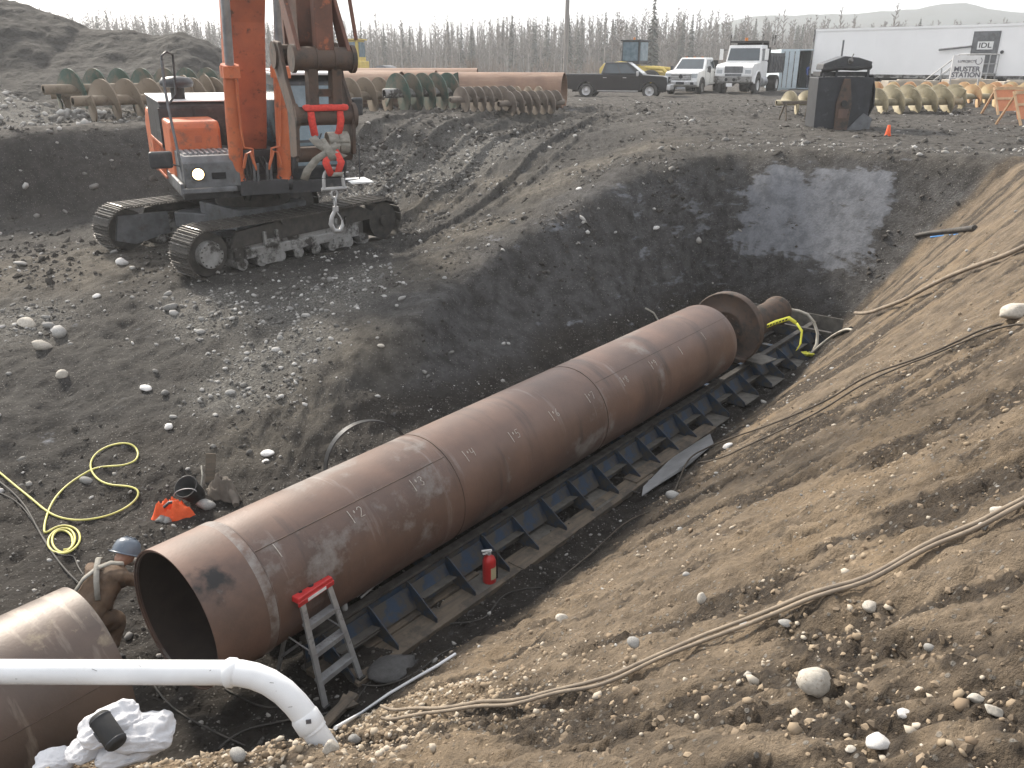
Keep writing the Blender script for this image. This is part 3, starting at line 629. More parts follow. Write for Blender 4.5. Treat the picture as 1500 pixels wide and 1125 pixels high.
gm_clodd = gravel_mat('dark_soil_clods', (.04, .036, .031), (.06, .054, .048), (.085, .078, .07))
patch = lambda x, y: np.clip(fbm(x * .8, y * .8, 120, 3) * 1.6 + .35, 0.04, 1)
x, y = scatter(18000, -2.5, 12, 1.1, 7, lambda x, y, s, t: field(m_tan, x, y) * patch(x, y) * np.clip(1.25 - s * .08, .2, 1)); gravel('gravel', x, y, .006 * (5.0) ** (RNG.random(len(x)) ** 2.6), gm_tan)
x, y = scatter(40000, -2.5, 9, 1.1, 6.6, lambda x, y, s, t: field(m_tan, x, y) * np.clip(.12 + .5 * field(m_dark, x, y) + fbm(x * 1.3, y * 1.3, 140, 3) * .7, 0, 1) * np.clip(1.1 - s * .1, .1, 1)); gravel('soil_clods', x, y, .006 * (4.2) ** (RNG.random(len(x)) ** 2.6), gm_clod, .8, -.15, False)
x, y = scatter(5200, -2.6, .9, 1.2, 3.4, lambda x, y, s, t: np.clip(1.4 - .8 * np.abs(t - 2.2), 0, 1)); gravel('pebbles', x, y, .009 * (3.6) ** (RNG.random(len(x)) ** 1.8), gm_tan)
x, y = scatter(26000, -3, 16, -16, -2.9, lambda x, y, s, t: .22 * patch(x, y) + field(m_grav, x, y) * .95 - .12 * field(m_bank, x, y)); gravel('gravel', x, y, .012 * (5.5) ** (RNG.random(len(x)) ** 2.4), gm_pale)
x, y = scatter(14000, -3, 16, -16, -2.6, lambda x, y, s, t: patch(x, y)); gravel('soil_clods', x, y, .012 * (4.6) ** (RNG.random(len(x)) ** 2.8), gm_clodd, .8, -.1, False)
x, y = scatter(9000, -4, 16, -3.2, 1.4, lambda x, y, s, t: .6 * np.ones_like(x)); gravel('gravel', x, y, .008 * (4.5) ** (RNG.random(len(x)) ** 2.6), gm_dark)
x, y = scatter(16000, 12, 36, -24, 8, lambda x, y, s, t: (.15 * patch(x, y) + field(m_grav, x, y)) * (1 - field(m_tan, x, y)) * (field(HZ, x, y) > -2.6)); gravel('gravel', x, y, .025 * (4.5) ** (RNG.random(len(x)) ** 2.4), gm_pale)
x, y = scatter(1500, 15.6, 20, -5, 3.5, lambda x, y, s, t: np.clip(1.0 - np.abs(s - 18.2) * .7, 0, .6) * (1 - field(m_tan, x, y)) * (field(HZ, x, y) > -.3)); gravel('gravel', x, y, .012 * (6) ** (RNG.random(len(x)) ** 2.3), gm_pale)
x, y = scatter(14000, 3, 27, -30, -11, lambda x, y, s, t: patch(x, y) * (field(HZ, x, y) > -2.6) * (field(HZ, x, y) < .3)); gravel('soil_clods', x, y, .03 * (4.5) ** (RNG.random(len(x)) ** 2.6), gm_clodd, .8, -.1, False)
x, y = scatter(12000, 11, 38, -17, 8, lambda x, y, s, t: patch(x, y) * (1 - field(m_tan, x, y)) * (field(HZ, x, y) > -2.6)); gravel('soil_clods', x, y, .03 * (4.2) ** (RNG.random(len(x)) ** 2.4), gm_clodd, .7, -.2, False)
x = RNG.uniform(-34, -12, 6000); y = RNG.uniform(19, 33, 6000); k = RNG.random(6000) < np.clip(field(m_grav, x, y) + .1, 0, 1); gravel('gravel', x[k], y[k], .03 * (6) ** (RNG.random(k.sum()) ** 2.2), gm_pale)
# ------------------------------------------------------------------ steel casing, boring gear and track in the pit
def pitobj(name, label, cat, s, t, z, group=None): p = pit(s, t, z); return thing(name, label, cat, p, YAW, group)
def oncyl(px, py):
    r = ray(px, py); d = np.array([*D2, 0]); m = CAMP - np.array([*P0, PZ]); a = r - d * (r @ d); b = m - d * (m @ d)
    A = a @ a; Bq = 2 * a @ b; Cq = b @ b - PR * PR; D = max(Bq * Bq - 4 * A * Cq, 0); t = (-Bq - sqrt(D)) / 2 / A
    h = CAMP + r * t - np.array([*P0, PZ]); return h @ d, atan2(h[2], h @ np.array([*N2, 0]))     # distance along, angle from the camera side
def shell(R0, R1, L, n=96):          # local X = axis
    return MB().lathe([(R1, 0), (R0, 0), (R0, L), (R1, L), (R1, 0)], n, axis='X')
pipe = pitobj('steel_casing_pipe', 'long rust brown steel casing pipe lying on the blue track in the pit', 'pipe', 0, 0, PZ)
o = shell(PR, PR - .018, PL).build('shell', m_rust, pipe)
for p in o.data.polygons: p.use_smooth = True
o.modifiers.new('es', 'EDGE_SPLIT').split_angle = R(40)
MB().lathe([(PR - .0185, .02), (PR - .0185, PL - .02)], 96, axis='X').build('inner_wall', mat('shade_darkened_inner_steel', (.05, .036, .029), .85), pipe)  # shade inside the casing is put into this wall's near-black colour
o = collar = shell(PR + .012, PR + .001, .60).build('collar', mat('dull_red_brown_collar_steel', (.165, .10, .075), .6, 0, (.105, .068, .054), 2, bump=.25, bscale=40, dirt=(.21, .195, .185), dlo=.62, dhi=.72, dscale=2.5), pipe, loc=(-.012, 0, 0))
o.modifiers.new('es', 'EDGE_SPLIT').split_angle = R(40)
def weld(s, r=.007, a0=0, a1=2 * pi):
    mb = MB(); pts = [(s + random.uniform(-.002, .002), (PR + .002) * cos(w), (PR + .002) * sin(w)) for w in np.linspace(a0, a1, 90)]; mb.tube(pts, r, 6); return mb
for s in (.60, 3.02, 5.86): weld(s, .009 if s < 1 else .005).build('weld_seam', m_rustdk if s > 1 else m_rust, pipe)
def lseam(s0, s1, ph, r=.005): return MB().tube([(s, -(PR + .001) * cos(ph), (PR + .001) * sin(ph)) for s in np.linspace(s0, s1, 30)], r, 6)
ph1 = oncyl(400, 795)[1]; lseam(.61, 3.0, ph1).build('weld_seam', m_rustdk, pipe)
ph2 = oncyl(850, 580)[1]; lseam(5.9, PL, ph2 + .1, .003).build('weld_seam', m_rustdk, pipe)
# burnt patch on the collar: soot baked into the steel round one point
cs, cp = oncyl(312, 855); cm = collar.data.materials[0]; t = cm.node_tree; N = t.nodes; B = N['Principled BSDF']
tc = N.new('ShaderNodeTexCoord'); dn = N.new('ShaderNodeVectorMath'); dn.operation = 'DISTANCE'; dn.inputs[1].default_value = (cs + .012, -(PR + .012) * cos(cp), (PR + .012) * sin(cp)); t.links.new(tc.outputs['Object'], dn.inputs[0])
nz = N.new('ShaderNodeTexNoise'); nz.inputs['Scale'].default_value = 9; nz.inputs['Detail'].default_value = 8; t.links.new(tc.outputs['Object'], nz.inputs['Vector'])
ma = N.new('ShaderNodeMath'); ma.operation = 'MULTIPLY_ADD'; t.links.new(nz.outputs['Fac'], ma.inputs[0]); ma.inputs[1].default_value = .42; t.links.new(dn.outputs['Value'], ma.inputs[2])
mr = N.new('ShaderNodeMapRange'); mr.inputs[1].default_value = .27; mr.inputs[2].default_value = .40; mr.inputs[3].default_value = 1; mr.inputs[4].default_value = 0; t.links.new(ma.outputs[0], mr.inputs[0])
mxn = N.new('ShaderNodeMixRGB'); src = B.inputs['Base Color'].links[0].from_socket; t.links.new(mr.outputs[0], mxn.inputs[0]); t.links.new(src, mxn.inputs[1]); mxn.inputs[2].default_value = (.012, .011, .011, 1); t.links.new(mxn.outputs[0], B.inputs['Base Color'])
MB().lathe([(PR + .012, .50), (PR + .0155, .51), (PR + .0155, .585), (PR + .002, .60)], 96, axis='X').build('weld_band', mat('pale_scuffed_weld_band', (.15, .10, .08), .6, 0, (.11, .075, .06), 2, dirt=(.27, .25, .235), dlo=.45, dhi=.62, dscale=3.5), pipe)
# chalk ticks and figures
DIG = {'1': [[(.5, 1), (.5, 0)]], '2': [[(.1, .8), (.3, 1), (.7, 1), (.9, .75), (.6, .4), (.1, 0), (1, 0)]], '3': [[(.1, .95), (.6, 1), (.85, .78), (.4, .55), (.9, .3), (.6, 0), (.1, .08)]],
       '4': [[(.15, 1), (.1, .5), (.9, .5)], [(.8, 1), (.75, 0)]], '5': [[(.9, 1), (.2, 1), (.15, .55), (.7, .6), (.9, .3), (.6, 0), (.1, .05)]], '6': [[(.8, 1), (.25, .6), (.15, .2), (.5, 0), (.85, .2), (.7, .45), (.2, .35)]],
       '7': [[(.1, 1), (.9, 1), (.4, 0)]], '8': [[(.5, .52), (.15, .78), (.5, 1), (.85, .78), (.5, .52), (.1, .25), (.5, 0), (.9, .25), (.5, .52)]], '9': [[(.85, .7), (.5, 1), (.15, .75), (.4, .5), (.85, .7), (.7, 0)]], 'o': [[(.4, .9), (.2, .75), (.4, .6), (.6, .75), (.4, .9)]]}
def chalk(px, py, txt, h=.10):
    s0, p0 = oncyl(px, py); mb = MB(); R1 = PR + .003
    def pt(u, v): w = p0 + (v - .5) * h / PR; return (s0 + u, -R1 * cos(w), R1 * sin(w))
    def stroke(ps, r=.0036):
        q = []
        for a, b in zip(ps[:-1], ps[1:]):
            for k in range(4): q.append(pt(a[0] + (b[0] - a[0]) * k / 4, a[1] + (b[1] - a[1]) * k / 4))
        q.append(pt(*ps[-1])); mb.tube(q, r, 4)
    stroke([(0, 1.15), (.012, -.25)], .0048); u = .05
    for ch in txt:
        w = .03 if ch == 'o' else .06
        for st_ in DIG[ch]: stroke([(u + a * w, b) for a, b in st_])
        u += w + .015
    return mb.build('chalk_mark', m_chalk, pipe, label=None)
for px, py, tx in [(405, 806, ''), (513, 757, 'o2'), (604, 711, 'o3'), (681, 668, 'o4'), (748, 640, 'o5'), (807, 609, 'o6'), (860, 583, 'o7'), (911, 559, 'o8'), (953, 535, 'o9'), (996, 513, ''), (1030, 492, '')]: chalk(px, py, tx)
# second casing, nearer, only its far end in view
p2 = pitobj('steel_casing_pipe', 'brown steel casing pipe cut off by the left edge beneath the white drain pipe', 'pipe', -8.0, -.02, PZ)
m_rust2 = mat('dull_grey_brown_pipe_steel', (.125, .088, .07), .5, .1, (.08, .06, .05), 1.6, .35, .65, .2, 40, streak=((.24, .20, .165), (5, .9, .9), .55, .68), dirt=(.30, .25, .18), dlo=.6, dhi=.7, dscale=1.7)
o = shell(PR, PR - .018, 7.3).build('shell', m_rust2, p2); o.modifiers.new('es', 'EDGE_SPLIT').split_angle = R(40)
MB().tube([(s, -(PR + .001) * cos(.35), (PR + .001) * sin(.35)) for s in np.linspace(0, 7.29, 30)], .004, 6).build('weld_seam', m_rustdk, p2)
# timber skids carrying the near pipe
for s in (-1.6,):
    tag(MB().box((0, 0, 0), (.25, 1.7, .32)).build('timber_skid', m_wood, None, loc=pit(s, 0, FLOOR + .17), rot=(0, 0, YAW), bevel=.01), 'timber beam laid across the pit floor under the near pipe', 'beam')
# pusher disc, shaft and drive drum behind the casing
bm_ = pitobj('boring_drive', 'rusty round push plate with shaft and drum beyond the far end of the casing', 'boring machine', PL + .3, 0, PZ)
MB().lathe([(0, .0), (.11, .0), (.115, .12), (.17, .13), (.17, .22), (.13, .23), (.13, 1.3)], 32, axis='X').build('shaft', m_rustdk, bm_, loc=(-.4, 0, 0))
mb = MB(); mb.lathe([(.13, .62), (.30, .62), (.32, .60), (.34, .62), (.62, .635), (.64, .61), (.655, .61), (.665, .63), (.665, .78), (.65, .80), (.2, .80)], 64, axis='X'); mb.build('push_plate', m_rustdk, bm_)
mb = MB()
for k in range(12): w = 2 * pi * k / 12; mb.cyl((.59, .24 * cos(w), .24 * sin(w)), (.64, .24 * cos(w), .24 * sin(w)), .018, n=6)
mb.build('bolt_circle', m_rustdk, bm_)
mb = MB(); mb.lathe([(0, .8), (.27, .8), (.27, 2.95), (.30, 2.96), (.30, 3.04), (.22, 3.04), (.22, 2.96), (0, 2.96)], 40, axis='X'); mb.build('drum', m_rustdk, bm_, loc=(0, 0, -.2))
MB().box((.78, 0, -.50), (.5, .9, .05)).box((.72, .28, -.35), (.08, .06, .3)).box((.72, -.28, -.35), (.08, .06, .3)).build('saddle', m_rustdk, bm_)
MB().plate([(.55, -.78, -.49), (1.0, -.86, -.49), (1.12, -.48, -.49), (.62, -.40, -.49)], .02).build('deck_plate', m_mudplate, bm_)
# master track
trk = pitobj('boring_track', 'dark blue steel boring track with gusseted side boxes under the casing', 'track', 0, 0, FLOOR)
TZ = .40; T0, T1 = .95, 14.2
for sg in (-1, 1):
    mb = MB(); y = sg * .43; L_ = T1 - T0; c = (T0 + T1) / 2
    mb.box((c, y, TZ), (L_, .10, .03)).box((c, y, TZ - .19), (L_, .016, .345)).box((c, y, .05), (L_, .16, .03))
    mb.build('rail', m_railtop, trk)
    MB().box((c, y + sg * .03, TZ - .14), (L_, .01, .2)).build('rail_web', m_blue, trk)
gm = MB().plate([(0, 0, .37), (0, 0, .02), (0, -.44, .02), (0, -.44, .10), (0, -.05, .37)], .014).build('gusset', m_blue, trk, loc=(T0 + .2, -.46, 0))
bp = MB().box((0, -.23, 0), (.54, .46, .015)).build('base_plate', m_mudplate, trk, loc=(T0 + .45, -.46, .028))
wp = MB().plate([(-.27, -.02, .31), (.27, -.02, .31), (.27, -.15, .1), (-.27, -.15, .1)], .012).build('side_plate', m_blue, trk, loc=(T0 + .45, -.46, 0))
lp = MB().box((0, -.13, 0), (.50, .19, .012), rx=-.25).build('ledge_plate', m_mudplate, trk, loc=(T0 + .45, -.46, .17))
s = T0 + .2; k = 0
while s < T1 - .3:
    for sg in (-1, 1):
        rz_ = 0 if sg < 0 else pi
        if not (k == 0 and sg < 0):
            share(gm, trk, (s, sg * .46, 0), (0, 0, rz_))
        if k % 2 == 1: share(bp, trk, (s + .29, sg * .46, .028 + (k % 4) * .006), (random.uniform(-.03, .03), 0, rz_))
        else: share(lp, trk, (s + .29, sg * .46, .2), (0, 0, rz_))
        share(wp, trk, (s + .29, sg * .46, 0), (0, 0, rz_))
    s += .58 + random.uniform(-.03, .03); k += 1
for o in (bp, lp, wp): o.location.x = T0 + .49
ct = MB().box((0, 0, .11), (.12, .82, .16)).build('cross_tie', m_blue, trk, loc=(T0 + .6, 0, 0))
for s in np.arange(T0 + 2, T1, 1.4): share(ct, trk, (s, 0, 0))
MB().plate([(0, -1.0, .02), (0, 1.0, .02), (0, 1.0, .55), (0, -1.0, .55)], .03).build('end_plate', m_mudplate, trk, loc=(T1 + .02, 0, 0))
MB().box((0, 0, 0), (.08, 1.9, .06)).build('cross_bar', m_railtop, trk, loc=(13.4, -.1, TZ + .05))
# timber mat boards under the near half of the track
for k, (s0, s1, t, w) in enumerate([(1.15, 4.2, .83, .28), (3.6, 6.6, .88, .24), (.95, 3.2, .55, .25), (6.2, 8.6, .84, .22)]):
    tag(MB().box((0, 0, 0), (s1 - s0, w, .07)).build('timber_board', m_wood, None, loc=pit((s0 + s1) / 2, t, FLOOR + .012 + .012 * k), rot=(R(random.uniform(-2, 2)), 0, YAW + R(random.uniform(-1, 1))), bevel=.006),
        ['muddy timber board under the near end of the track behind the ladder', 'timber board under the track beside the fire extinguisher', 'short timber board hidden under the near track end', 'far timber board under the middle of the track'][k], 'board')
# ---- loose things round the track
def lerp3(a, b, k): return Vector(a) * (1 - k) + Vector(b) * k
f1 = Vector(atz(486, 1033, FLOOR + .02)); f2 = Vector(atz(522, 1003, FLOOR + .02)); mid = (f1 + f2) / 2
ax = (f2 - f1).normalized(); bk = Vector((-ax.y, ax.x, 0)); wdt = (f2 - f1).length
lad = thing('step_ladder', 'aluminium step ladder with a red top standing beside the casing end', 'ladder', mid, atan2(ax.y, ax.x)); H = 1.04; wt_ = .32; wb = .46
def rails(x0, x1, y0, y1, z0, z1, w=.055, d=.025):
    return MB().plate([(x0 - w / 2, y0, z0), (x0 + w / 2, y0, z0), (x1 + w / 2, y1, z1), (x1 - w / 2, y1, z1)], d)
for sg in (-1, 1):
    rails(sg * wb / 2, sg * wt_ / 2, 0, .26, 0, H).build('front_rail', m_alu, lad)
    rails(sg * wb / 2 * .94, sg * wt_ / 2, .68, .36, 0, H, .035).build('rear_rail', m_alu, lad)
    MB().box((sg * wb / 2, 0, .02), (.07, .045, .05)).build('foot', m_black, lad); MB().box((sg * wb / 2 * .94, .68, .02), (.05, .04, .05)).build('foot', m_black, lad)
    MB().tube([(sg * .2, .13, .55), (sg * .2, .5, .6)], .008, 6).build('spreader', m_alu, lad)
for k in (1, 2, 3):
    z = H * k / 4; q = z / H; w_ = wb + (wt_ - wb) * q; MB().box((0, .26 * q + .03, z), (w_, .085, .025)).box((0, .26 * q - .01, z - .02), (w_, .006, .035)).build('step', m_alu, lad)
for z in (.3, .72): MB().box((0, .68 - .32 * z / H, z), (.42, .012, .03)).build('rear_brace', m_alu, lad)
mb = MB(); mb.box((0, .31, H + .02), (.43, .15, .05), top=(.95, .9)).box((0, .24, H - .015), (.43, .02, .05)); o = mb.build('top_cap', m_red, lad, bevel=.008)
MB().cyl((0, .31, H + .044), (0, .31, H + .048), .03, n=14).cyl((.12, .31, H + .044), (.12, .31, H + .048), .018, n=10).cyl((-.12, .31, H + .044), (-.12, .31, H + .048), .018, n=10).build('tool_hole', m_darkin, lad)
MB().box((0, .2285, H - .012), (.22, .003, .03)).build('sticker', m_white, lad)
# fire extinguisher
q = on(717, 857); ex = thing('fire_extinguisher', 'red fire extinguisher standing on the pit floor beside the blue track', 'extinguisher', q - np.array([0, 0, .01]), .6)
MB().lathe([(0, 0), (.07, 0), (.075, .015), (.075, .33), (.06, .375), (.03, .395), (.022, .42)], 24).build('cylinder', m_red, ex)
MB().lathe([(.0765, .12), (.0765, .27)], 24, a0=-1.9, a1=-.6).build('label_plate', mat('cream_label', (.55, .48, .3), .6), ex)
MB().cyl((0, 0, .41), (0, 0, .45), .025, n=12).build('valve', m_chrome, ex); MB().box((-.03, 0, .47), (.13, .022, .016), ry=.25).box((-.03, 0, .44), (.10, .022, .012)).build('handle', m_white, ex)
MB().tube([(.03, 0, .43), (.09, 0, .42), (.105, 0, .34), (.1, 0, .14)], .011, 8).build('hose', m_black, ex); MB().box((.10, 0, .11), (.02, .02, .08)).build('nozzle', m_black, ex)
# bottle and grinder on the rail
q = pit(1.62, .43, FLOOR + TZ + .015); bt = thing('water_bottle', 'clear plastic water bottle standing on the near track rail', 'bottle', atz(505, 893, FLOOR + TZ + .015))
MB().lathe([(0, 0), (.032, 0), (.034, .02), (.031, .08), (.034, .13), (.030, .16), (.013, .195), (.013, .21)], 16).build('body', m_plastic, bt); MB().cyl((0, 0, .21), (0, 0, .232), .0145, n=10).build('cap', m_white, bt)
q = atz(540, 863, FLOOR + TZ + .05); gr = thing('grip_clamp', 'grey steel welding clamp lying on the track rail by the bottle', 'tool', q, YAW)
MB().tube([(-.16, 0, 0), (0, .01, .015), (.1, .02, .01)], .014, 8).build('handle', m_alu, gr); MB().tube([(-.15, -.05, 0), (0, -.03, .012), (.1, .0, .01)], .012, 8).build('lever', m_alu, gr); MB().box((.14, .01, .01), (.1, .04, .03)).build('jaw', m_alu, gr)
# flat rock, timber offcuts, conduit strip, plastic sheet
q = on(576, 981); o = ico(91, 3, .35); o.materials.append(m_slab); o = mkobj('flat_rock', o, None, None, 'dark flat slab of rock on the pit floor right of the ladder', 'rock', loc=(q[0], q[1], q[2] + .03), rot=(0, .05, .75)); o.scale = (.27, .19, .19)
pts = [on(px, py, .03) for px, py in [(492, 1072), (530, 1048), (570, 1020), (612, 996), (640, 980), (667, 962)]]
MB().tube(pts, .014, 8).build('conduit', m_pvc, None, 'thin white plastic conduit lying along the toe of the slope', 'conduit')
a, b = on(505, 1062, .04), on(478, 1096, .05); a = np.array(a); d_ = Vector(b) - Vector(a)
MB().box((0, 0, 0), (.55, .1, .045)).build('timber_offcut', m_wood, None, 'short timber offcut on the pit floor by the white conduit', 'timber', loc=on(492, 1052, .05), rot=(0, 0, YAW + .2), bevel=.005)
MB().plate([(-.12, -.08, 0), (.12, -.05, 0), (.02, .12, 0)], .02).build('plate_offcut', m_wood, None, 'triangular scrap of board beside the ladder feet', 'board', loc=on(505, 1038, .05), rot=(.1, 0, .4))
pl = [on(px, py) for px, py in [(942, 718), (985, 674), (1040, 640), (1045, 654), (1003, 690), (962, 716), (940, 732)]]
cp = sum(pl) / len(pl); MB().plate([p - cp + np.array([0, 0, .02]) for p in pl], .012).build('plastic_sheet', m_sheet, None, 'grey plastic sheet lying against the toe of the sandy slope', 'sheet', loc=cp + np.array([0, 0, .03]))
MB().tube([on(893, 717, .05), on(935, 727, .05)], .012, 8).build('steel_rod', m_hoseB, None, 'dark thin rod lying from the track to the slope toe', 'rod')
# hoop
c = np.array(atz(522, 672, -3.1)); hp_c = pit(3.62, -1.6, -3.1)
hp = thing('steel_hoop', 'open hoop of flat black steel band leaning behind the casing', 'hoop', hp_c, 0)
F = Matrix.Rotation(YAW - R(20), 4, 'Z') @ Matrix.Rotation(R(78), 4, 'X')
vs = []; n = 72
for i in range(n):
    w = 2 * pi * i / n
    for rr_, hh in ((.585, -.065), (.60, -.065), (.60, .065), (.585, .065)): vs.append(F @ Vector((rr_ * cos(w), rr_ * sin(w), hh)))
fs = [(i * 4 + k, i * 4 + (k + 1) % 4, ((i + 1) % n) * 4 + (k + 1) % 4, ((i + 1) % n) * 4 + k) for i in range(n) for k in range(4)]
MB().add(vs, fs).build('band', mat('dark_band_steel', (.06, .062, .066), .38, .5, (.035, .035, .036), 8), hp)
# ------------------------------------------------------------------ excavator
EXC = pit(8.95, -11.55, 0); EXC[2] = -2.40
ex = thing('excavator', 'orange tracked excavator with lit work lamp parked on the bench above the pit', 'excavator', EXC, rot=Euler((R(2.2), R(-.5), YAW)))
ex.scale = (1.1, 1.1, 1.1)
HD = R(-61.5) - YAW; UR = (0, 0, HD)
TL, TR, TW = 4.45, .47, .66
def trk_pt(u):       # position along the chain: returns x, z, angle of the shoe
    st, arc = TL, pi * TR; per = 2 * st + 2 * arc; u = u % per
    if u < st: return (-TL / 2 + u, 2 * TR + .06 - .03 * sin(pi * u / st) * 1, 0)
    u -= st
    if u < arc: a = u / TR; return (TL / 2 + TR * sin(a), TR + .06 + TR * cos(a), a)
    u -= arc
    if u < st: return (TL / 2 - u, .06, pi)
    a = (u - st) / TR; return (-TL / 2 - TR * sin(a), TR + .06 - TR * cos(a), pi + a)
mb = MB(); mb.box((0, 0, .0), (.175, TW, .025)).box((.06, 0, .03), (.018, TW, .035)).box((-.0, 0, .026), (.016, TW, .028)).box((-.06, 0, .026), (.016, TW, .028))
shoe0 = mb.build('track_shoe', m_shoe, ex); edge0 = MB().box((.06, 0, .05), (.014, TW * .82, .006)).build('grouser_edge', m_grouser, shoe0)
PER = 2 * TL + 2 * pi * TR; NS = 62
first = True
for sy in (-1.47, 1.5):
    for k in range(NS):
        x, z, a = trk_pt(k * PER / NS + (.05 if sy > 0 else 0))
        if first: o = shoe0; e = edge0; first = False
        else: o = share(shoe0, ex); e = share(edge0, o)
        o.location = (x, sy, z); o.rotation_euler = (0, a, 0); e.location = (0, random.uniform(-.05, .05), random.uniform(-.004, .001)); e.scale = (1, random.uniform(.5, 1.05), 1)
    sg = -1 if sy < 0 else 1
    fr = MB().box((0, sy, .50), (3.3, .40, .42)).box((0, sy + sg * .24, .40), (2.9, .10, .20)).build('track_frame', m_palegrey, ex, bevel=.02)
    MB().prism([(-1.75, .55), (-1.6, .86), (-.4, .95), (1.5, .95), (2.0, .75), (1.9, .62)], sy + sg * .16, sy + sg * .25).build('packed_mud', m_trackmud, ex)
    mb = MB()
    for x in np.linspace(-1.55, 1.6, 8): mb.cyl((x, sy - .29, .22), (x, sy + .29, .22), .12, n=14).cyl((x, sy - .33, .22), (x, sy + .33, .22), .05, n=10)
    mb.build('bottom_rollers', m_palegrey, ex)
    for x in (-.55, .75): MB().cyl((x, sy - .2, .93), (x, sy + .33, .93), .08, n=14).cyl((x, sy + sg * .3, .93), (x, sy + sg * .35, .93), .055, n=12).build('carrier_roller', m_trackmud, ex)
    for x in (-.85, .95):
        MB().plate([(x - .25, sy + sg * .31, .36), (x + .25, sy + sg * .31, .36), (x + .2, sy + sg * .31, .14), (x - .2, sy + sg * .31, .14)], .02).build('guide_guard', m_palegrey, ex)
        MB().box((x, sy + sg * .27, .55), (.34, .10, .14)).box((x - .14, sy + sg * .27, .68), (.06, .08, .2)).box((x + .14, sy + sg * .27, .68), (.06, .08, .2)).build('step_bracket', m_palegrey, ex)
    MB().cyl((-TL / 2, sy - .2, TR + .06), (-TL / 2, sy + .2, TR + .06), .42, n=28).build('sprocket', m_trackmud, ex)
    cv = MB().cyl((-TL / 2, sy + sg * .2, TR + .06), (-TL / 2, sy + sg * .335, TR + .06), .27, .25, n=28).build('drive_cover', m_palegrey, ex)
    mb = MB()
    for k in range(14): w = 2 * pi * k / 14; mb.cyl((-TL / 2 + .22 * cos(w), sy + sg * .335, TR + .06 + .22 * sin(w)), (-TL / 2 + .22 * cos(w), sy + sg * .347, TR + .06 + .22 * sin(w)), .016, n=6)
    mb.build('cover_bolts', m_trackmud, cv)
    MB().cyl((TL / 2, sy - .22, TR + .06), (TL / 2, sy + .22, TR + .06), .40, n=28).cyl((TL / 2, sy - .3, TR + .06), (TL / 2, sy + .3, TR + .06), .12, n=14).build('idler', m_trackmud, ex)
    MB().plate([(-TL / 2 - .3, sy - sg * .23, .35), (-TL / 2 + .1, sy - sg * .23, .22), (-TL / 2 + .9, sy - sg * .23, .35), (-TL / 2 + .9, sy - sg * .23, .8), (-TL / 2 - .2, sy - sg * .23, .85)], .06).build('inner_cover', m_greybox, ex)
mb = MB(); mb.box((0, 0, .78), (1.7, 1.5, .5)).box((-.75, .8, .62), (.5, 1.1, .34), rz=.5).box((-.75, -.8, .62), (.5, 1.1, .34), rz=-.5).box((.75, .8, .62), (.5, 1.1, .34), rz=-.5).box((.75, -.8, .62), (.5, 1.1, .34), rz=.5)
mb.build('car_body', m_greybox, ex, bevel=.03)
MB().cyl((0, 0, 1.02), (0, 0, 1.32), .78, n=40).build('swing_ring', m_trackmud, ex)
def up(mb, name, material, bevel=.012, parent=None, **k):
    if parent is not None: return mb.build(name, material, parent, bevel=bevel, **k)
    return mb.build(name, material, ex, bevel=bevel, rot=UR, **k)
up(MB().box((-.9, 0, 1.55), (5.0, 3.2, .26)).box((1.3, -.1, 1.6), (.9, .95, .28)), 'deck', m_dkgrey)
cw = [(-3.55, 1.35), (-2.5, 1.35), (-2.5, 2.75), (-3.3, 2.75), (-3.65, 2.4)]
up(MB().prism(cw, -1.6, 1.6), 'counterweight', m_orange, .08)
hood = up(MB().prism([(-2.5, 2.1), (-.35, 2.1), (-.35, 3.0), (-.45, 3.06), (-2.5, 3.06)], -1.62, .5), 'engine_hood', m_dkgrey, .03)
up(MB().box((-1.45, -.56, 3.075), (2.2, 2.16, .025)), 'hood_top', m_white, .01)
for y in (-1.32, -.62): up(MB().box((-.335, y, 2.56), (.03, .66, .78)), 'hood_panel', m_dkgrey, .01)
up(MB().box((-1.5, -1.2, 1.8), (2.1, .75, .62)), 'side_body', m_orange, .03)
for k in range(9): up(MB().box((-2.3 + k * .2, -1.6, 1.85), (.05, .05, .62)), 'louvre_bar', m_orange, .0)
up(MB().box((-1.5, -1.605, 2.18), (1.9, .06, .05)).box((-1.5, -1.605, 1.53), (1.9, .06, .05)), 'louvre_frame', m_orange, 0)
tk = up(MB().prism([(-.25, 1.68), (.78, 1.68), (.78, 2.66), (.66, 2.78), (-.25, 2.78)], -1.62, -.66), 'fuel_tank', m_orange, .05)
up(MB().box((.785, -1.1, 2.45), (.012, .13, .13)), 'tank_latch', m_boom, 0)
up(MB().box((.787, -.72, 2.4), (.012, .03, .22)), 'tank_hinge', m_boom, 0)
up(MB().prism([(.78, 1.68), (1.76, 1.66), (1.76, 2.13), (1.62, 2.24), (.78, 2.26)], -1.58, -.55), 'tool_box', m_greybox, .02)
mb = MB()
for k in range(9):
    for j in range(2): mb.box((1.0 + j * .34, -1.48 + k * .105, 2.262), (.26, .05, .03))
up(mb, 'tread_plate', m_alu, 0)
up(MB().box((1.2, -1.64, 1.66), (1.25, .07, .22), ry=.0).box((1.83, -1.15, 1.63), (.1, 1.0, .1)), 'corner_guard', m_greybox, .02)
lm = up(MB().cyl((1.77, -1.33, 1.93), (1.80, -1.33, 1.93), .135, n=24), 'lamp_housing', m_dkgrey, 0)
up(MB().lathe([(0, .035), (.05, .03), (.095, .012), (.105, 0)], 20, axis='X').add([], []), 'lamp_lens', m_lamp, 0, parent=lm, loc=(1.80, -1.33, 1.93))
up(MB().box((1.765, -.95, 1.88), (.012, .26, .12)), 'lamp_recess', m_darkin, 0)
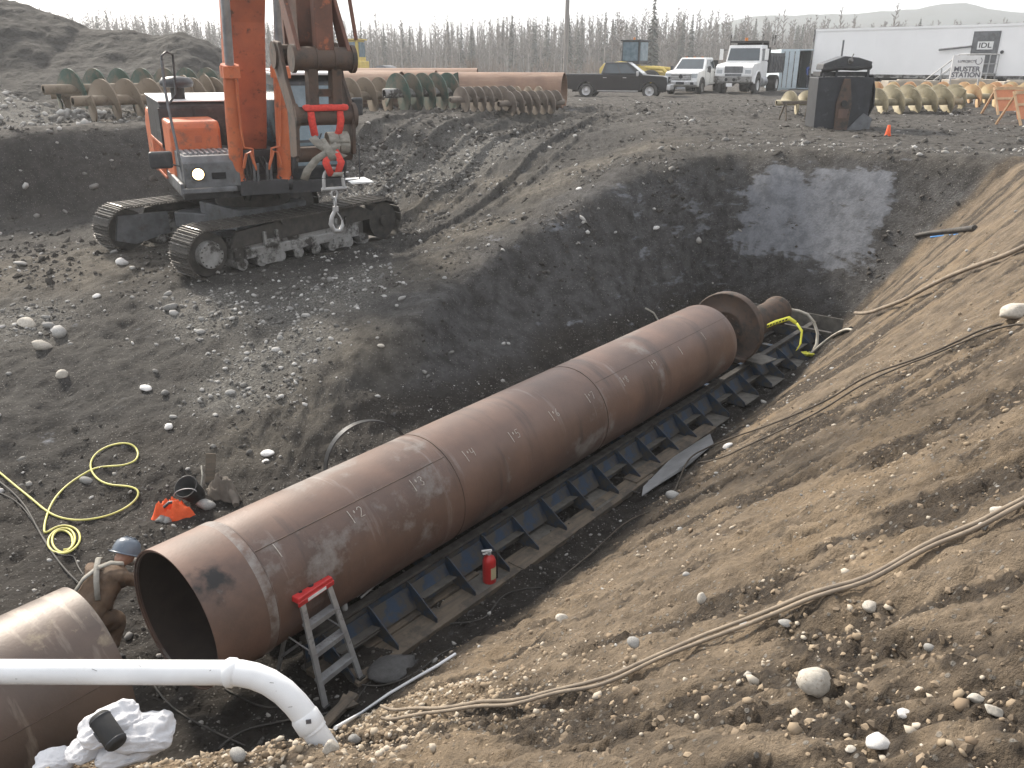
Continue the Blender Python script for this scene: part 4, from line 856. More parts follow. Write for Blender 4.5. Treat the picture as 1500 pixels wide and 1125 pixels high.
# handrail, mirror, exhaust
up(MB().tube([(1.55, -1.55, 1.55), (1.35, -1.60, 2.5), (1.1, -1.62, 3.1), (.95, -1.62, 3.45), (.9, -1.60, 3.9)], .028, 8), 'hand_rail', m_greybox, 0)
up(MB().tube([(.9, -1.60, 3.55), (.9, -1.6, 3.98), (.85, -1.5, 4.05), (.8, -1.38, 4.0), (.85, -1.42, 3.3), (1.0, -1.62, 3.1)], .022, 8), 'hand_rail', m_dkgrey, 0)
up(MB().tube([(1.5, -1.6, 2.05), (1.5, -1.85, 2.12)], .015, 6), 'mirror_arm', m_dkgrey, 0)
up(MB().box((1.5, -1.92, 2.18), (.10, .42, .32)), 'mirror', m_dkgrey, .05)
xh = up(MB().cyl((-.9, -1.15, 3.05), (-.9, -1.15, 3.35), .14, n=18), 'air_cleaner', m_black, 0)
up(MB().lathe([(.1, 3.3), (.32, 3.33), (.34, 3.42), (.28, 3.5), (.0, 3.54)], 22), 'air_cleaner_cap', m_dkgrey, 0, parent=xh, loc=(-.9, -1.15, 0))
# cab
cx0, cx1, cy0, cy1, cz0, cz1 = -.25, 1.72, .46, 1.62, 1.68, 3.68
cprof = [(cx0, cz0), (cx1 - .12, cz0), (cx1, cz0 + .25), (cx1, 2.3), (cx1 - .25, cz1 - .12), (cx1 - .5, cz1), (cx0, cz1)]
cab = up(MB().prism(cprof, cy0, cy1), 'cab', m_dkgrey, .05)
def glassf(pts, nm='cab_window', mtl=m_cabglass): return MB().plate(pts, .012).build(nm, mtl, cab)
def fx(z): return cx1 if z <= 2.3 else cx1 - .25 * (z - 2.3) / (cz1 - .12 - 2.3)
for z0, z1 in ((1.98, 2.42), (2.47, 3.48)):
    glassf([(fx(z0) + .012, cy0 + .12, z0), (fx(z0) + .012, cy1 - .12, z0), (fx(z1) + .012, cy1 - .12, z1), (fx(z1) + .012, cy0 + .12, z1)])
for y in (cy0 - .008, cy1 + .008): glassf([(cx0 + .15, y, 2.3), (cx1 - .2, y, 2.3), (cx1 - .42, y, 3.45), (cx0 + .15, y, 3.45)])
up(MB().box((.72, 1.04, cz1 + .02), (1.7, 1.05, .05)), 'cab_roof', m_white, .02)
mb = MB()
for y in (cy0 + .12, cy1 - .1): mb.box((fx(2.35) + .02, y, 2.35), (.03, .03, 1.0))
mb.box((fx(2.345) + .02, (cy0 + cy1) / 2, 2.345), (.03, .92, .04)).tube([(cx1 + .03, .8, 1.9), (cx1 + .05, 1.1, 2.6)], .012, 6)
mb.build('window_frame', m_black, cab)
mb = MB().box((.9, .95, 2.25), (.55, .55, .12)).box((.66, .95, 2.6), (.12, .5, .7)); mb.build('seat', m_bluecl, cab)
up(MB().tube([(1.5, cy1 + .02, 1.6), (1.5, cy1 + .32, 1.62), (1.5, cy1 + .34, 2.3), (1.5, cy1 + .02, 2.5)], .014, 6), 'cab_hand_rail', m_dkgrey, 0)
up(MB().box((1.25, cy1 + .42, 3.05), (.09, .24, .36)), 'mirror', m_dkgrey, .04)
up(MB().tube([(1.45, cy1, 3.2), (1.35, cy1 + .36, 3.2)], .014, 6), 'mirror_arm', m_dkgrey, 0)
up(MB().box((1.3, cy1 + .34, 1.55), (.6, .5, .03)), 'cab_step', m_white, 0)
# boom, cylinders
YB = -.12
bprof = [(.15, 1.75), (.62, 1.8), (1.0, 2.55), (1.62, 4.6), (2.3, 5.95), (3.3, 6.75), (5.5, 7.35), (5.6, 7.7), (5.3, 7.85), (2.9, 7.6), (1.6, 6.6), (.85, 4.9), (.2, 2.6)]
up(MB().prism(bprof, YB - .33, YB + .33), 'boom', m_boom, .025)
up(MB().box((.5, YB, 1.85), (.9, .95, .75)), 'boom_foot_bracket', m_dkgrey, .02)
for y in (YB - .46, YB + .46):
    a, b = Vector((1.58, y, 1.66)), Vector((2.35, y, 6.2)); d = (b - a).normalized()
    up(MB().cyl(a, a + d * 2.15, .135, n=20).cyl(a + d * 2.05, a + d * 2.25, .165, n=20).cyl(a + d * .0, a + d * .12, .155, n=20).box(a + d * 2.12, (.34, .30, .2)), 'boom_cylinder', m_orange, 0)
    up(MB().cyl(a + d * 2.2, b, .082, n=16), 'cylinder_rod', mat('rod_chrome', (.42, .43, .45), .3, .7) if y < 0 and 'rod_chrome' not in bpy.data.materials else bpy.data.materials['rod_chrome'], 0)
    up(MB().cyl((1.58, y - .12, 1.66), (1.58, y + .12, 1.66), .17, n=18), 'cylinder_pin', m_dkgrey, 0)
    s = 1 if y < YB else -1
    up(MB().tube([a + d * 2.0 + Vector((.17, s * .06, 0)), a + d * 1.0 + Vector((.17, s * .1, 0)), a + d * .75 + Vector((.2, s * .12, 0)), a + d * .72 + Vector((.2, s * .28, 0)), a + d * .45 + Vector((.15, s * .30, 0))], .022, 8), 'steel_line', m_orange, 0)
    up(MB().tube([a + d * .35 + Vector((.16, s * .1, 0)), a + d * .62 + Vector((.18, s * .16, 0)), a + d * .66 + Vector((.18, s * .24, 0)), a + d * .3 + Vector((.14, s * .34, 0))], .03, 8), 'steel_line', m_orange, 0)
    for q in (.30, .37): up(MB().tube([a + d * .42 + Vector((.15, s * q, 0)), a + d * .1 + Vector((.14, s * q, 0)), a + Vector((.0, s * (q - .04), -.12))], .026, 8), 'hydraulic_hose', m_greybox, 0)
    for q in (.12, .2): up(MB().tube([(1.2, y + s * q, 1.6), (1.55, y + s * q, 1.35), (1.6, y + s * (q + .1), 1.7), (1.1, y + s * (q + .15), 2.1)], .028, 8), 'hydraulic_hose', m_black, 0)
# stick, bucket cylinder, linkage
AX, AZ, BX, BZ, TX, TZ_ = 6.28, 4.14, 6.2, 3.36, 5.45, 4.16
m_stick = mat('worn_red_brown_stick', (.17, .075, .05), .7, .1, (.09, .05, .038), 3, .35, .65, .3, 40, dirt=(.32, .11, .06), dlo=.58, dhi=.66, dscale=6)
up(MB().prism([(5.15, 8.9), (5.45, 9.0), (5.95, 7.3), (5.98, 4.35), (5.7, 4.0), (5.3, 4.0), (5.2, 4.5), (4.95, 7.4)], YB - .24, YB + .24), 'stick', m_stick, .02)
up(MB().box((5.35, YB - .27, 6.2), (.10, .05, 3.8)).box((5.35, YB + .27, 6.2), (.10, .05, 3.8)), 'stick_rib', m_stick, 0)
up(MB().cyl((TX, YB - .42, TZ_), (TX, YB + .42, TZ_), .15, n=20).cyl((TX, YB - .5, TZ_), (TX, YB - .42, TZ_), .19, n=20), 'stick_pin', m_rustdk, 0)
up(MB().cyl((6.12, YB + .02, 8.6), (6.28, YB + .02, 4.9), .075, n=18), 'bucket_rod', m_white, 0)
up(MB().box((6.29, YB + .02, 4.6), (.2, .26, .7)), 'rod_clevis', m_stick, .02)
up(MB().tube([(5.5, YB + .3, 9.0), (6.2, YB + .33, 6.5), (6.4, YB + .4, 4.9), (6.45, YB + .45, 4.4)], .03, 6), 'hydraulic_hose', m_stick, 0)
up(MB().cyl((AX, YB - .40, AZ), (AX, YB + .40, AZ), .16, n=24).cyl((AX, YB - .45, AZ), (AX, YB - .40, AZ), .19, n=20).cyl((AX, YB + .40, AZ), (AX, YB + .46, AZ), .19, n=20).cyl((AX, YB - .12, AZ), (AX, YB - .09, AZ), .175, n=20).cyl((AX, YB + .14, AZ), (AX, YB + .17, AZ), .175, n=20), 'link_boss', m_rustdk, 0)
for y in (YB - .36, YB + .36): up(MB().plate([(5.6, y, 4.9), (5.75, y, 5.05), (AX + .12, y, AZ + .12), (AX + .05, y, AZ - .14), (AX - .15, y, AZ - .05)], .06), 'idler_link', m_stick, .01)
for y in (YB - .17, YB + .17): up(MB().prism([(AX - .1, AZ), (AX + .1, AZ), (BX + .12, BZ), (BX - .12, BZ)], y - .07, y + .07), 'bucket_link', m_rustdk, .01)
up(MB().box((BX, YB, BZ + .32), (.12, .3, .10)), 'link_brace', m_rustdk, 0)
up(MB().cyl((BX, YB - .40, BZ), (BX, YB + .40, BZ), .13, n=22).cyl((BX, YB - .46, BZ), (BX, YB - .40, BZ), .18, n=18).cyl((BX, YB + .40, BZ), (BX, YB + .46, BZ), .18, n=18), 'coupler_pin', m_rustdk, 0)
for y in (YB - .44, YB + .40): up(MB().plate([(TX - .05, y, TZ_ + .2), (TX + .22, y, TZ_ + .18), (BX - .28, y, BZ + .5), (BX + .02, y, BZ + .2), (BX + .14, y, BZ - .05), (BX + .08, y, BZ - .55), (BX - .16, y, BZ - .6), (BX - .3, y, BZ - .6), (BX - .28, y, BZ + .05), (TX - .12, y, TZ_ - .2)], .055), 'coupler_plate', m_rustdk, .01)
up(MB().cyl((BX - .1, YB - .42, BZ - .55), (BX - .1, YB + .40, BZ - .55), .11, n=18), 'coupler_pin', m_rustdk, 0)
# ---- sling and hook hung from the coupler
MU = Matrix.Translation(Vector(EXC)) @ Euler((R(2.2), R(-.5), YAW)).to_matrix().to_4x4() @ Matrix.Scale(1.1, 4) @ Matrix.Rotation(HD, 4, 'Z')
sl_o = MU @ Vector((BX, YB, BZ)); HW = R(-61.5)
sg_ = thing('lifting_sling', 'red round sling with dirty grey straps wrapped round the excavator coupler pin', 'sling', sl_o, HW); sg_.scale = (.8, 1.1, .68)
MB().box((.12, 0, .19), (.22, .66, .15)).build('red_wrap', m_redstrap, sg_, bevel=.05)
for y in (-.23, .2): MB().tube([(.15, y, .1), (.19, y, -.1), (.15, y * .9, -.3), (.08, y * .8, -.42)], .055, 10).build('red_leg', m_redstrap, sg_)
def ribbon(pts, w, th=.012, side=(0, 1, 0)):
    mb = MB(); P = [Vector(p) for p in pts]; S = Vector(side).normalized(); vs = []
    for i, p in enumerate(P):
        d = (P[min(i + 1, len(P) - 1)] - P[max(i - 1, 0)]).normalized(); nr = d.cross(S).normalized()
        for a, b in ((-1, -1), (1, -1), (1, 1), (-1, 1)): vs.append(p + S * (w / 2 * a) + nr * (th / 2 * b))
    fs = [(0, 1, 2, 3), tuple(4 * (len(P) - 1) + k for k in (3, 2, 1, 0))]
    for i in range(len(P) - 1):
        for k in range(4): fs.append((i * 4 + k, i * 4 + (k + 1) % 4, i * 4 + 4 + (k + 1) % 4, i * 4 + 4 + k))
    return mb.add(vs, fs, None, True)
def loop(cy, w, h, r, z): return [(r * cos(a) + .02, cy, z + h * sin(a)) for a in np.linspace(0, 2 * pi, 22)]
for y in (.24, .08): ribbon(loop(y, .14, .25, .2, -.62), .15).build('strap_loop', m_strap, sg_)
ribbon([(.2, -.25, -.45), (.23, -.15, -.65), (.24, .05, -.85), (.22, .2, -.95)], .14, side=(0, .75, .6)).build('strap_band', m_strap, sg_)
ribbon([(.2, .2, -.55), (.25, 0, -.75), (.25, -.22, -.95), (.22, -.36, -1.2), (.2, -.42, -1.42)], .13, side=(0, .8, -.5)).build('strap_tail', m_strap, sg_)
ribbon([(.2, -.12, -.5), (.27, -.02, -.8), (.25, .03, -1.0)], .12, side=(0, .9, .2)).build('strap_band', m_strap, sg_)
for a, b in ((-.10, -.02), (.16, .06)): ribbon([(.23, b, -.75), (.26, a * .9, -1.05), (.24, a * .3 + .02, -1.36)], .11).build('red_leg', m_redstrap, sg_)
ribbon([(.24, .1, -1.28), (.25, .06, -1.38)], .16, .03).build('strap_end', m_strap, sg_)
hk = thing('lifting_hook', 'steel shackle and swivel hook hanging below the red sling', 'hook', MU @ Vector((BX + .15, YB + .03, BZ - .84)), HW)
MB().tube([(0, .16 * cos(a), .17 * sin(a) - .05) for a in np.linspace(.1, pi - .1, 14)] , .028, 8).tube([(0, -.16, -.05), (0, -.17, -.2)], .03, 8).tube([(0, .16, -.05), (0, .17, -.2)], .03, 8).cyl((0, -.21, -.21), (0, .21, -.21), .03, n=10).build('shackle', m_galv, hk)
MB().tube([(0, .05 * cos(a), -.3 + .07 * sin(a)) for a in np.linspace(0, 2 * pi, 14)], .017, 6).tube([(.05 * cos(a), 0, -.42 + .075 * sin(a)) for a in np.linspace(0, 2 * pi, 14)], .017, 6).build('chain_link', m_galv, hk)
MB().cyl((0, 0, -.5), (0, 0, -.58), .05, n=12).tube([(0, 0, -.55), (0, -.07, -.66), (0, -.10, -.78), (0, -.05, -.90), (0, .05, -.91), (0, .10, -.82), (0, .095, -.74)], [.03, .035, .04, .042, .038, .03, .015], 10).tube([(0, .095, -.74), (0, .06, -.66), (0, .02, -.6)], .012, 6).build('hook', m_galv, hk)
# ------------------------------------------------------------------ vehicles on the yard
def wheel(parent, x, y, r, w, rimm=None, name='wheel', spokes=6, rim=.6):
    sg = 1 if y > 0 else -1
    wh = MB().lathe([(r * rim, -w / 2), (r * .93, -w / 2), (r, -w * .36), (r, w * .36), (r * .93, w / 2), (r * rim, w / 2), (r * rim, -w / 2)], 28, axis='Y').build(name, m_tyre, parent, loc=(x, y, r))
    mb = MB().lathe([(0, sg * w * .30), (r * rim * .3, sg * w * .32), (r * rim * .34, sg * w * .2), (r * rim * .9, sg * w * .16), (r * rim, sg * w * .48), (r * rim, -sg * w * .45)], 24, axis='Y')
    mb.build('rim', rimm or m_chrome, wh)
    mb = MB()
    for k in range(spokes):
        a = 2 * pi * k / spokes; mb.box((r * rim * .6 * cos(a), sg * w * .23, r * rim * .6 * sin(a)), (r * rim * .7, w * .1, r * rim * .2), ry=-a)
    if spokes: mb.build('spokes', rimm or m_chrome, wh)
    return wh
def arch(cx, r, z0, n=10): return [(cx - r * cos(a), z0 + r * sin(a)) for a in np.linspace(0, pi, n)]
def frustum(mb, base, top):   # base, top: x0,x1,y,z
    x0, x1, y, z = base; X0, X1, Y, Z_ = top
    return mb.add([(x0, -y, z), (x1, -y, z), (x1, y, z), (x0, y, z), (X0, -Y, Z_), (X1, -Y, Z_), (X1, Y, Z_), (X0, Y, Z_)], [(0, 3, 2, 1), (4, 5, 6, 7), (0, 1, 5, 4), (1, 2, 6, 5), (2, 3, 7, 6), (3, 0, 4, 7)])
def crewcab(root, paint, zb, zt, xr, xf, xR, xF, y, Y, doors=True):
    gh = frustum(MB(), (xr, xf, y, zb), (xR, xF, Y, zt)).build('cab', paint, root, bevel=.05)
    fr = lambda x0, x1, q: x0 + (x1 - x0) * q
    def side(x0, x1, q0, q1, sg):
        def P(x, q): return (x, sg * (fr(y, Y, q) + .012), fr(zb, zt, q))
        L = lambda q: fr(xr, xR, q); Rr = lambda q: fr(xf, xF, q)
        return MB().plate([P(L(q0) + (Rr(q0) - L(q0)) * x0, q0), P(L(q0) + (Rr(q0) - L(q0)) * x1, q0), P(L(q1) + (Rr(q1) - L(q1)) * x1, q1), P(L(q1) + (Rr(q1) - L(q1)) * x0, q1)], .01)
    for sg in (-1, 1):
        side(.08, .46, .12, .84, sg).build('side_window', m_glass, gh); side(.50, .86, .12, .84, sg).build('side_window', m_glass, gh)
    def fb(xa, xb, off, nm):
        P = lambda yy, q: (fr(xa, xb, q) + off, yy * fr(y, Y, q), fr(zb, zt, q))
        MB().plate([P(-.88, .1), P(.88, .1), P(.86, .88), P(-.86, .88)], .01).build(nm, m_glass, gh)
    fb(xf, xF, .012, 'windscreen'); fb(xr, xR, -.012, 'rear_window'); return gh
# dark crew-cab pickup
def pickup():
    r = thing('pickup_truck', 'black crew cab pickup truck with chrome grille parked behind the big rusty pipe', 'pickup', (0, 0, 0))
    low = [(-2.95, .55)] + arch(-1.75, .50, .42) + arch(1.85, .50, .42) + [(2.75, .45), (2.82, .8), (2.78, 1.12), (2.55, 1.2), (1.35, 1.27), (-.85, 1.3), (-2.95, 1.3)]
    b = MB().prism(low, -.98, .98).build('body', m_blackpaint, r, bevel=.035)
    MB().box((-1.95, 0, 1.305), (1.9, 1.7, .02)).build('bed_cover', m_black, r)
    crewcab(r, m_blackpaint, 1.27, 1.93, -.95, 1.45, -.72, .55, .95, .76)
    for x in (-1.75, 1.85):
        for y in (-.86, .86): wheel(r, x, y, .42, .28, spokes=10)
    for x in (-.9, .25, 1.28):
        for sg in (-1, 1): MB().box((x, sg * .984, .92), (.012, .008, .66)).build('door_seam', m_darkin, b)
    for x in (-.7, .42):
        for sg in (-1, 1): MB().box((x, sg * 1.0, 1.12), (.2, .03, .035)).build('door_handle', m_chrome, b)
    for sg in (-1, 1):
        MB().box((.05, sg * 1.02, .42), (2.3, .12, .05)).build('side_step', m_chrome, r); MB().box((1.15, sg * 1.12, 1.33), (.12, .2, .26)).build('mirror', m_chrome, r, bevel=.03)
        MB().box((2.74, sg * .76, 1.0), (.14, .42, .2)).build('headlight', m_plastic, r, bevel=.02)
        MB().tube([(a[0], sg * .99, a[1]) for a in arch(1.85, .50, .42)], .03, 6).tube([(a[0], sg * .99, a[1]) for a in arch(-1.75, .50, .42)], .03, 6).build('wheel_arch_trim', m_black, b)
    MB().box((2.82, 0, 1.0), (.06, 1.1, .36)).build('grille', m_darkin, r, bevel=.02)
    MB().box((2.855, 0, 1.0), (.03, 1.0, .06)).box((2.855, 0, 1.0), (.03, .1, .34)).box((2.85, 0, 1.19), (.03, 1.12, .035)).box((2.85, 0, .82), (.03, 1.12, .035)).build('grille_bar', m_chrome, r)
    MB().box((2.88, 0, .62), (.22, 1.96, .3)).build('bumper', m_chrome, r, bevel=.05); MB().box((-3.0, 0, .62), (.16, 1.9, .22)).build('bumper', m_chrome, r, bevel=.04)
    MB().box((0, 0, .45), (5.2, 1.5, .2)).build('chassis', m_darkin, r)
    return r
pk = pickup(); pk.location = aty(907, 137, 50.5); pk.location.z = float(height(pk.location.x, pk.location.y)) - .02; pk.rotation_euler = (0, 0, R(-16))
# white flat deck truck
def flatdeck():
    r = thing('flatbed_truck', 'white crew cab flatbed truck with chrome grille between the pickup and dump truck', 'truck', (0, 0, 0))
    low = [(-.95, .55), (.3, .55)] + arch(1.95, .55, .45) + [(2.9, .5), (2.98, .9), (2.92, 1.22), (2.7, 1.32), (1.45, 1.42), (-.95, 1.42)]
    b = MB().prism(low, -1.0, 1.0).build('body', m_white, r, bevel=.05)
    crewcab(r, m_white, 1.40, 2.1, -.95, 1.5, -.85, .6, .97, .78)
    for y in (-.9, .9): wheel(r, 1.95, y, .44, .3, spokes=8); wheel(r, -2.2, y, .44, .5, m_greybox, spokes=0)
    MB().box((-2.2, 0, 1.0), (2.6, 2.3, .12)).build('flat_deck', m_wood, r); MB().box((-.98, 0, 1.45), (.08, 2.2, 1.0)).build('headache_rack', m_black, r)
    MB().box((-1.4, 1.12, .85), (.7, .12, .4)).box((-1.4, -1.12, .85), (.7, .12, .4)).build('side_box', m_palegrey, r)
    MB().box((.0, 0, .6), (5.6, .9, .25)).build('chassis', m_darkin, r)
    MB().box((2.98, 0, 1.03), (.06, 1.25, .36)).build('grille', m_palegrey, r, bevel=.02)
    MB().box((3.015, 0, 1.03), (.02, 1.15, .08)).box((3.015, 0, 1.15), (.02, 1.2, .05)).box((3.015, 0, .92), (.02, 1.2, .05)).build('grille_bar', m_chrome, r); MB().cyl((3.02, 0, 1.04), (3.04, 0, 1.04), .12, n=16).build('badge', m_dkgrey, r)
    MB().box((3.02, 0, .68), (.2, 2.0, .26)).build('bumper', m_chrome, r, bevel=.05)
    MB().box((3.125, 0, .68), (.012, .5, .14)).build('number_plate', m_dkgrey, r)
    for sg in (-1, 1):
        MB().box((2.9, sg * .8, 1.08), (.14, .34, .3)).build('headlight', m_plastic, r, bevel=.03); MB().box((3.12, sg * .72, .66), (.02, .2, .14)).build('fog_lamp', m_dkgrey, r)
        MB().box((1.15, sg * 1.16, 1.45), (.14, .2, .34)).build('mirror', m_dkgrey, r, bevel=.03)
        for x in (-.9, .25, 1.35): MB().box((x, sg * 1.004, 1.0), (.012, .008, .75)).build('door_seam', m_greybox, b)
        for x in (-.7, .45): MB().box((x, sg * 1.02, 1.25), (.2, .03, .04)).build('door_handle', m_dkgrey, b)
        MB().tube([(a[0], sg * 1.01, a[1]) for a in arch(1.95, .55, .45)], .04, 6).build('wheel_arch_trim', m_dkgrey, b)
    for y in (-.5, 0, .5): MB().box((.45, y, 2.13), (.08, .12, .04)).build('roof_lamp', m_amber, r)
    return r
fb_ = flatdeck(); fb_.location = aty(1017, 134, 55); fb_.location.z = float(height(fb_.location.x, fb_.location.y)) - .02; fb_.rotation_euler = (0, 0, R(-118))
# dump truck
def dump():
    r = thing('dump_truck', 'white dump truck with dark ribbed tipper box beside the pale container', 'dump truck', (0, 0, 0))
    low = [(-.3, .85), (.9, .85)] + arch(1.55, .68, .62) + [(2.75, .75), (2.85, 1.1), (2.8, 1.5), (2.55, 1.66), (1.0, 1.78), (-.3, 1.78)]
    b = MB().prism(low, -1.08, 1.08).build('body', m_white, r, bevel=.06)
    gh = frustum(MB(), (-.3, 1.15, 1.06, 1.75), (-.3, .85, .98, 2.72)).build('cab', m_white, r, bevel=.06)
    P = lambda yy, q: (1.15 - .3 * q + .014, yy * (1.06 - .08 * q), 1.75 + .97 * q)
    MB().plate([P(-.9, .12), P(.9, .12), P(.88, .82), P(-.88, .82)], .012).build('windscreen', m_glass, gh)
    for sg in (-1, 1):
        S = lambda x, q: (x, sg * (1.06 - .08 * q + .012), 1.75 + .97 * q)
        MB().plate([S(-.1, .1), S(.9, .1), S(.78, .8), S(-.1, .8)], .012).build('side_window', m_glass, gh)
        MB().box((1.1, sg * 1.35, 2.2), (.12, .2, .6)).build('mirror', m_white, r, bevel=.02); MB().tube([(1.0, sg * 1.02, 2.45), (1.1, sg * 1.35, 2.45)], .02, 6).build('mirror_arm', m_black, r)
        MB().box((2.78, sg * .84, 1.27), (.14, .34, .22)).build('headlight', m_plastic, r, bevel=.02); MB().box((2.74, sg * 1.0, 1.27), (.14, .1, .2)).build('indicator', m_amber, r)
        MB().cyl((-.1, sg * .95, .7), (1.0 - .1, sg * .95, .7), .3, n=18).build('fuel_tank', m_alu, r)
        MB().tube([(a[0], sg * 1.09, a[1]) for a in arch(1.55, .68, .62)], .04, 6).build('wheel_arch_trim', m_white, b)
        wheel(r, 1.55, sg * .98, .52, .3, m_white, spokes=0, rim=.55)
        for x in (-2.7, ): wheel(r, x, sg * .85, .52, .56, m_white, spokes=0, rim=.55)
    MB().box((2.84, 0, 1.38), (.05, 1.05, .36)).build('grille', m_greybox, r); MB().box((2.86, 0, 1.05), (.05, .95, .2)).build('lower_grille', m_greybox, r)
    MB().box((2.9, 0, .85), (.18, 2.2, .34)).build('bumper', m_palegrey, r, bevel=.04)
    for y in (-.35, .1): MB().cyl((2.99, y, .84), (3.0, y, .84), .09, n=12).build('tow_hole', m_darkin, r)
    MB().box((3.0, -.15, .55), (.02, .35, .2)).build('number_plate', m_white, r)
    MB().box((-.8, 0, .75), (5.5, .9, .25)).build('chassis', m_darkin, r)
    bx = MB().box((-2.3, -1.1, 1.75), (3.4, .06, 1.1)).box((-2.3, 1.1, 1.75), (3.4, .06, 1.1)).box((-.62, 0, 1.9), (.06, 2.2, 1.4)).box((-3.98, 0, 1.75), (.06, 2.2, 1.1)).box((-2.3, 0, 1.2), (3.4, 2.2, .08)).build('tipper_box', m_dkgrey, r)
    for k in range(6):
        for sg in (-1, 1): MB().box((-3.8 + k * .6, sg * 1.16, 1.7), (.09, .07, .9)).build('box_rib', m_greybox, bx)
    MB().box((.1, 0, 2.9), (1.5, 1.9, .10)).box((-.62, 0, 2.7), (.06, 1.9, .5)).build('cab_guard', m_black, r)
    for x, y in ((.6, -1.0), (.6, .9), (-.6, -1.15), (-.6, 1.15), (-1.2, 1.15)): MB().box((x, y, 3.02), (.07, .07, .55)).build('guard_post', m_palegrey, r)
    MB().cyl((.5, -.1, 2.95), (.5, -.1, 3.12), .09, n=12).build('beacon', m_amber, r)
    return r
dt_ = dump(); dt_.location = aty(1092, 138, 53.5); dt_.location.z = float(height(dt_.location.x, dt_.location.y)) - .02; dt_.rotation_euler = (0, 0, R(-121))
# wheel loader behind
def loader():
    r = thing('wheel_loader', 'yellow wheel loader with tall glass cab standing behind the parked trucks', 'loader', (0, 0, 0))
    MB().prism([(-2.9, .9), (-.4, .9), (-.4, 1.9), (-1.2, 2.0), (-2.6, 1.85), (-2.95, 1.5)], -.75, .75).build('engine_body', m_yellow, r, bevel=.06)
    MB().prism([(-.4, .7), (1.6, .7), (1.7, 1.3), (.6, 1.7), (-.4, 1.7)], -.55, .55).build('front_frame', m_yellow, r, bevel=.04)
    cb = MB().box((-.55, 0, 2.55), (1.4, 1.4, 1.5), top=(.95, .94)).build('cab', m_dkgrey, r, bevel=.04)
    for sg in (-1, 1): MB().box((-.55, sg * .70, 2.62), (1.15, .02, 1.2)).build('cab_window', m_cabglass, cb)
    for x in (.15, -1.25): MB().box((x, 0, 2.62), (.02, 1.15, 1.2)).build('cab_window', m_cabglass, cb)
    MB().box((-.55, 0, 3.33), (1.55, 1.5, .08)).build('cab_roof', m_dkgrey, r); MB().cyl((-.9, .5, 3.37), (-.9, .5, 3.55), .07, n=10).build('beacon', m_amber, r)
    for x in (-2.0, 1.2):
        for y in (-.95, .95): wheel(r, x, y, .72, .5, m_yellow, spokes=0, rim=.5)
    for sg in (-1, 1): MB().tube([(.6, sg * .5, 1.6), (1.9, sg * .5, 1.5), (2.7, sg * .5, .8)], .12, 8).build('lift_arm', m_yellow, r)
    MB().prism([(2.6, .3), (3.5, .25), (2.9, .9), (2.6, 1.25)], -1.35, 1.35).build('bucket', m_greybox, r)
    return r
ld = loader(); ld.location = aty(938, 127, 62); ld.location.z = -.15; ld.rotation_euler = (0, 0, R(-35))
# road roller far left
def roller():
    r = thing('road_roller', 'yellow road roller with a cab standing behind the long rusty pipes', 'roller', (0, 0, 0))
    MB().prism([(-2.4, .8), (.1, .8), (.1, 1.75), (-2.2, 1.7)], -.8, .8).build('engine_body', m_yellow, r, bevel=.05)
    cb = MB().box((-.7, 0, 2.35), (1.3, 1.4, 1.35), top=(.92, .92)).build('cab', m_yellow, r, bevel=.04)
    for sg in (-1, 1): MB().box((-.7, sg * .69, 2.45), (.95, .02, .9), rx=sg * .03).build('cab_window', m_cabglass, cb)
    for x in (-.04, -1.36): MB().box((x, 0, 2.45), (.02, 1.05, .9)).build('cab_window', m_cabglass, cb)
    MB().box((-.7, 0, 3.05), (1.5, 1.5, .08)).build('cab_roof', m_yellow, r)
    MB().lathe([(0, -.95), (.72, -.95), (.75, -.9), (.75, .9), (.72, .95), (0, .95)], 32, axis='Y').build('drum', m_greybox, r, loc=(1.5, 0, .75))
    MB().box((1.5, -1.05, .95), (2.0, .12, .35)).box((1.5, 1.05, .95), (2.0, .12, .35)).box((2.45, 0, .95), (.12, 2.2, .35)).build('drum_frame', m_yellow, r)
    for y in (-.8, .8): wheel(r, -1.6, y, .7, .45, m_yellow, spokes=0, rim=.5)
    return r
rl = roller(); rl.location = aty(534, 121, 58); rl.location.z = 0.1; rl.rotation_euler = (0, 0, R(-12))
# ------------------------------------------------------------------ augers, pipes, trailer and yard gear
def auger_mesh(L, Rr, rs, pitch, th=.05):
    mb = MB(); n = int(L / pitch * 28); vs = []; fs = []
    for i in range(n + 1):
        x = L * i / n; a = 2 * pi * x / pitch
        for r_, dx in ((rs, -th / 2), (Rr, -th / 2), (Rr, th / 2), (rs, th / 2)): vs.append((x + dx, r_ * cos(a), r_ * sin(a)))
    for i in range(n):
        for k in range(3): fs.append((i * 4 + k, i * 4 + k + 1, i * 4 + 5 + k, i * 4 + 4 + k))
    mb.add(vs, fs, None, False); return mb
def auger(label, p, yaw, L, Rr, pitch, mf, ms=None, group=None, rs=None, tube_end=.35):
    rs = rs or Rr * .24
    r = thing('auger', label, 'auger', p, yaw, group); r.rotation_euler = (random.uniform(-3, 3) * 0, 0, yaw)
    o = auger_mesh(L, Rr, rs, pitch).build('flight', mf, r, loc=(0, 0, Rr * .97)); o.rotation_euler = (random.uniform(0, 6), 0, 0)
    o.modifiers.new('es', 'EDGE_SPLIT').split_angle = R(50)
    for q in o.data.polygons: q.use_smooth = True
    MB().lathe([(rs * .75, -tube_end), (rs, -tube_end), (rs, L + tube_end), (rs * .75, L + tube_end)], 20, axis='X').build('shaft', ms or mf, r, loc=(0, 0, Rr * .97)); return r
def gp(px, py, Y, dz=0):
    p = aty(px, py, Y); p[2] = float(height(p[0], p[1])) + dz; return p
GA = 'augers stacked in rows behind the excavator'
auger('dusty auger with an open shaft end at the front of the left row', gp(128, 178, 28.6), R(48), 5.4, .68, .80, m_augbrown, None, GA)
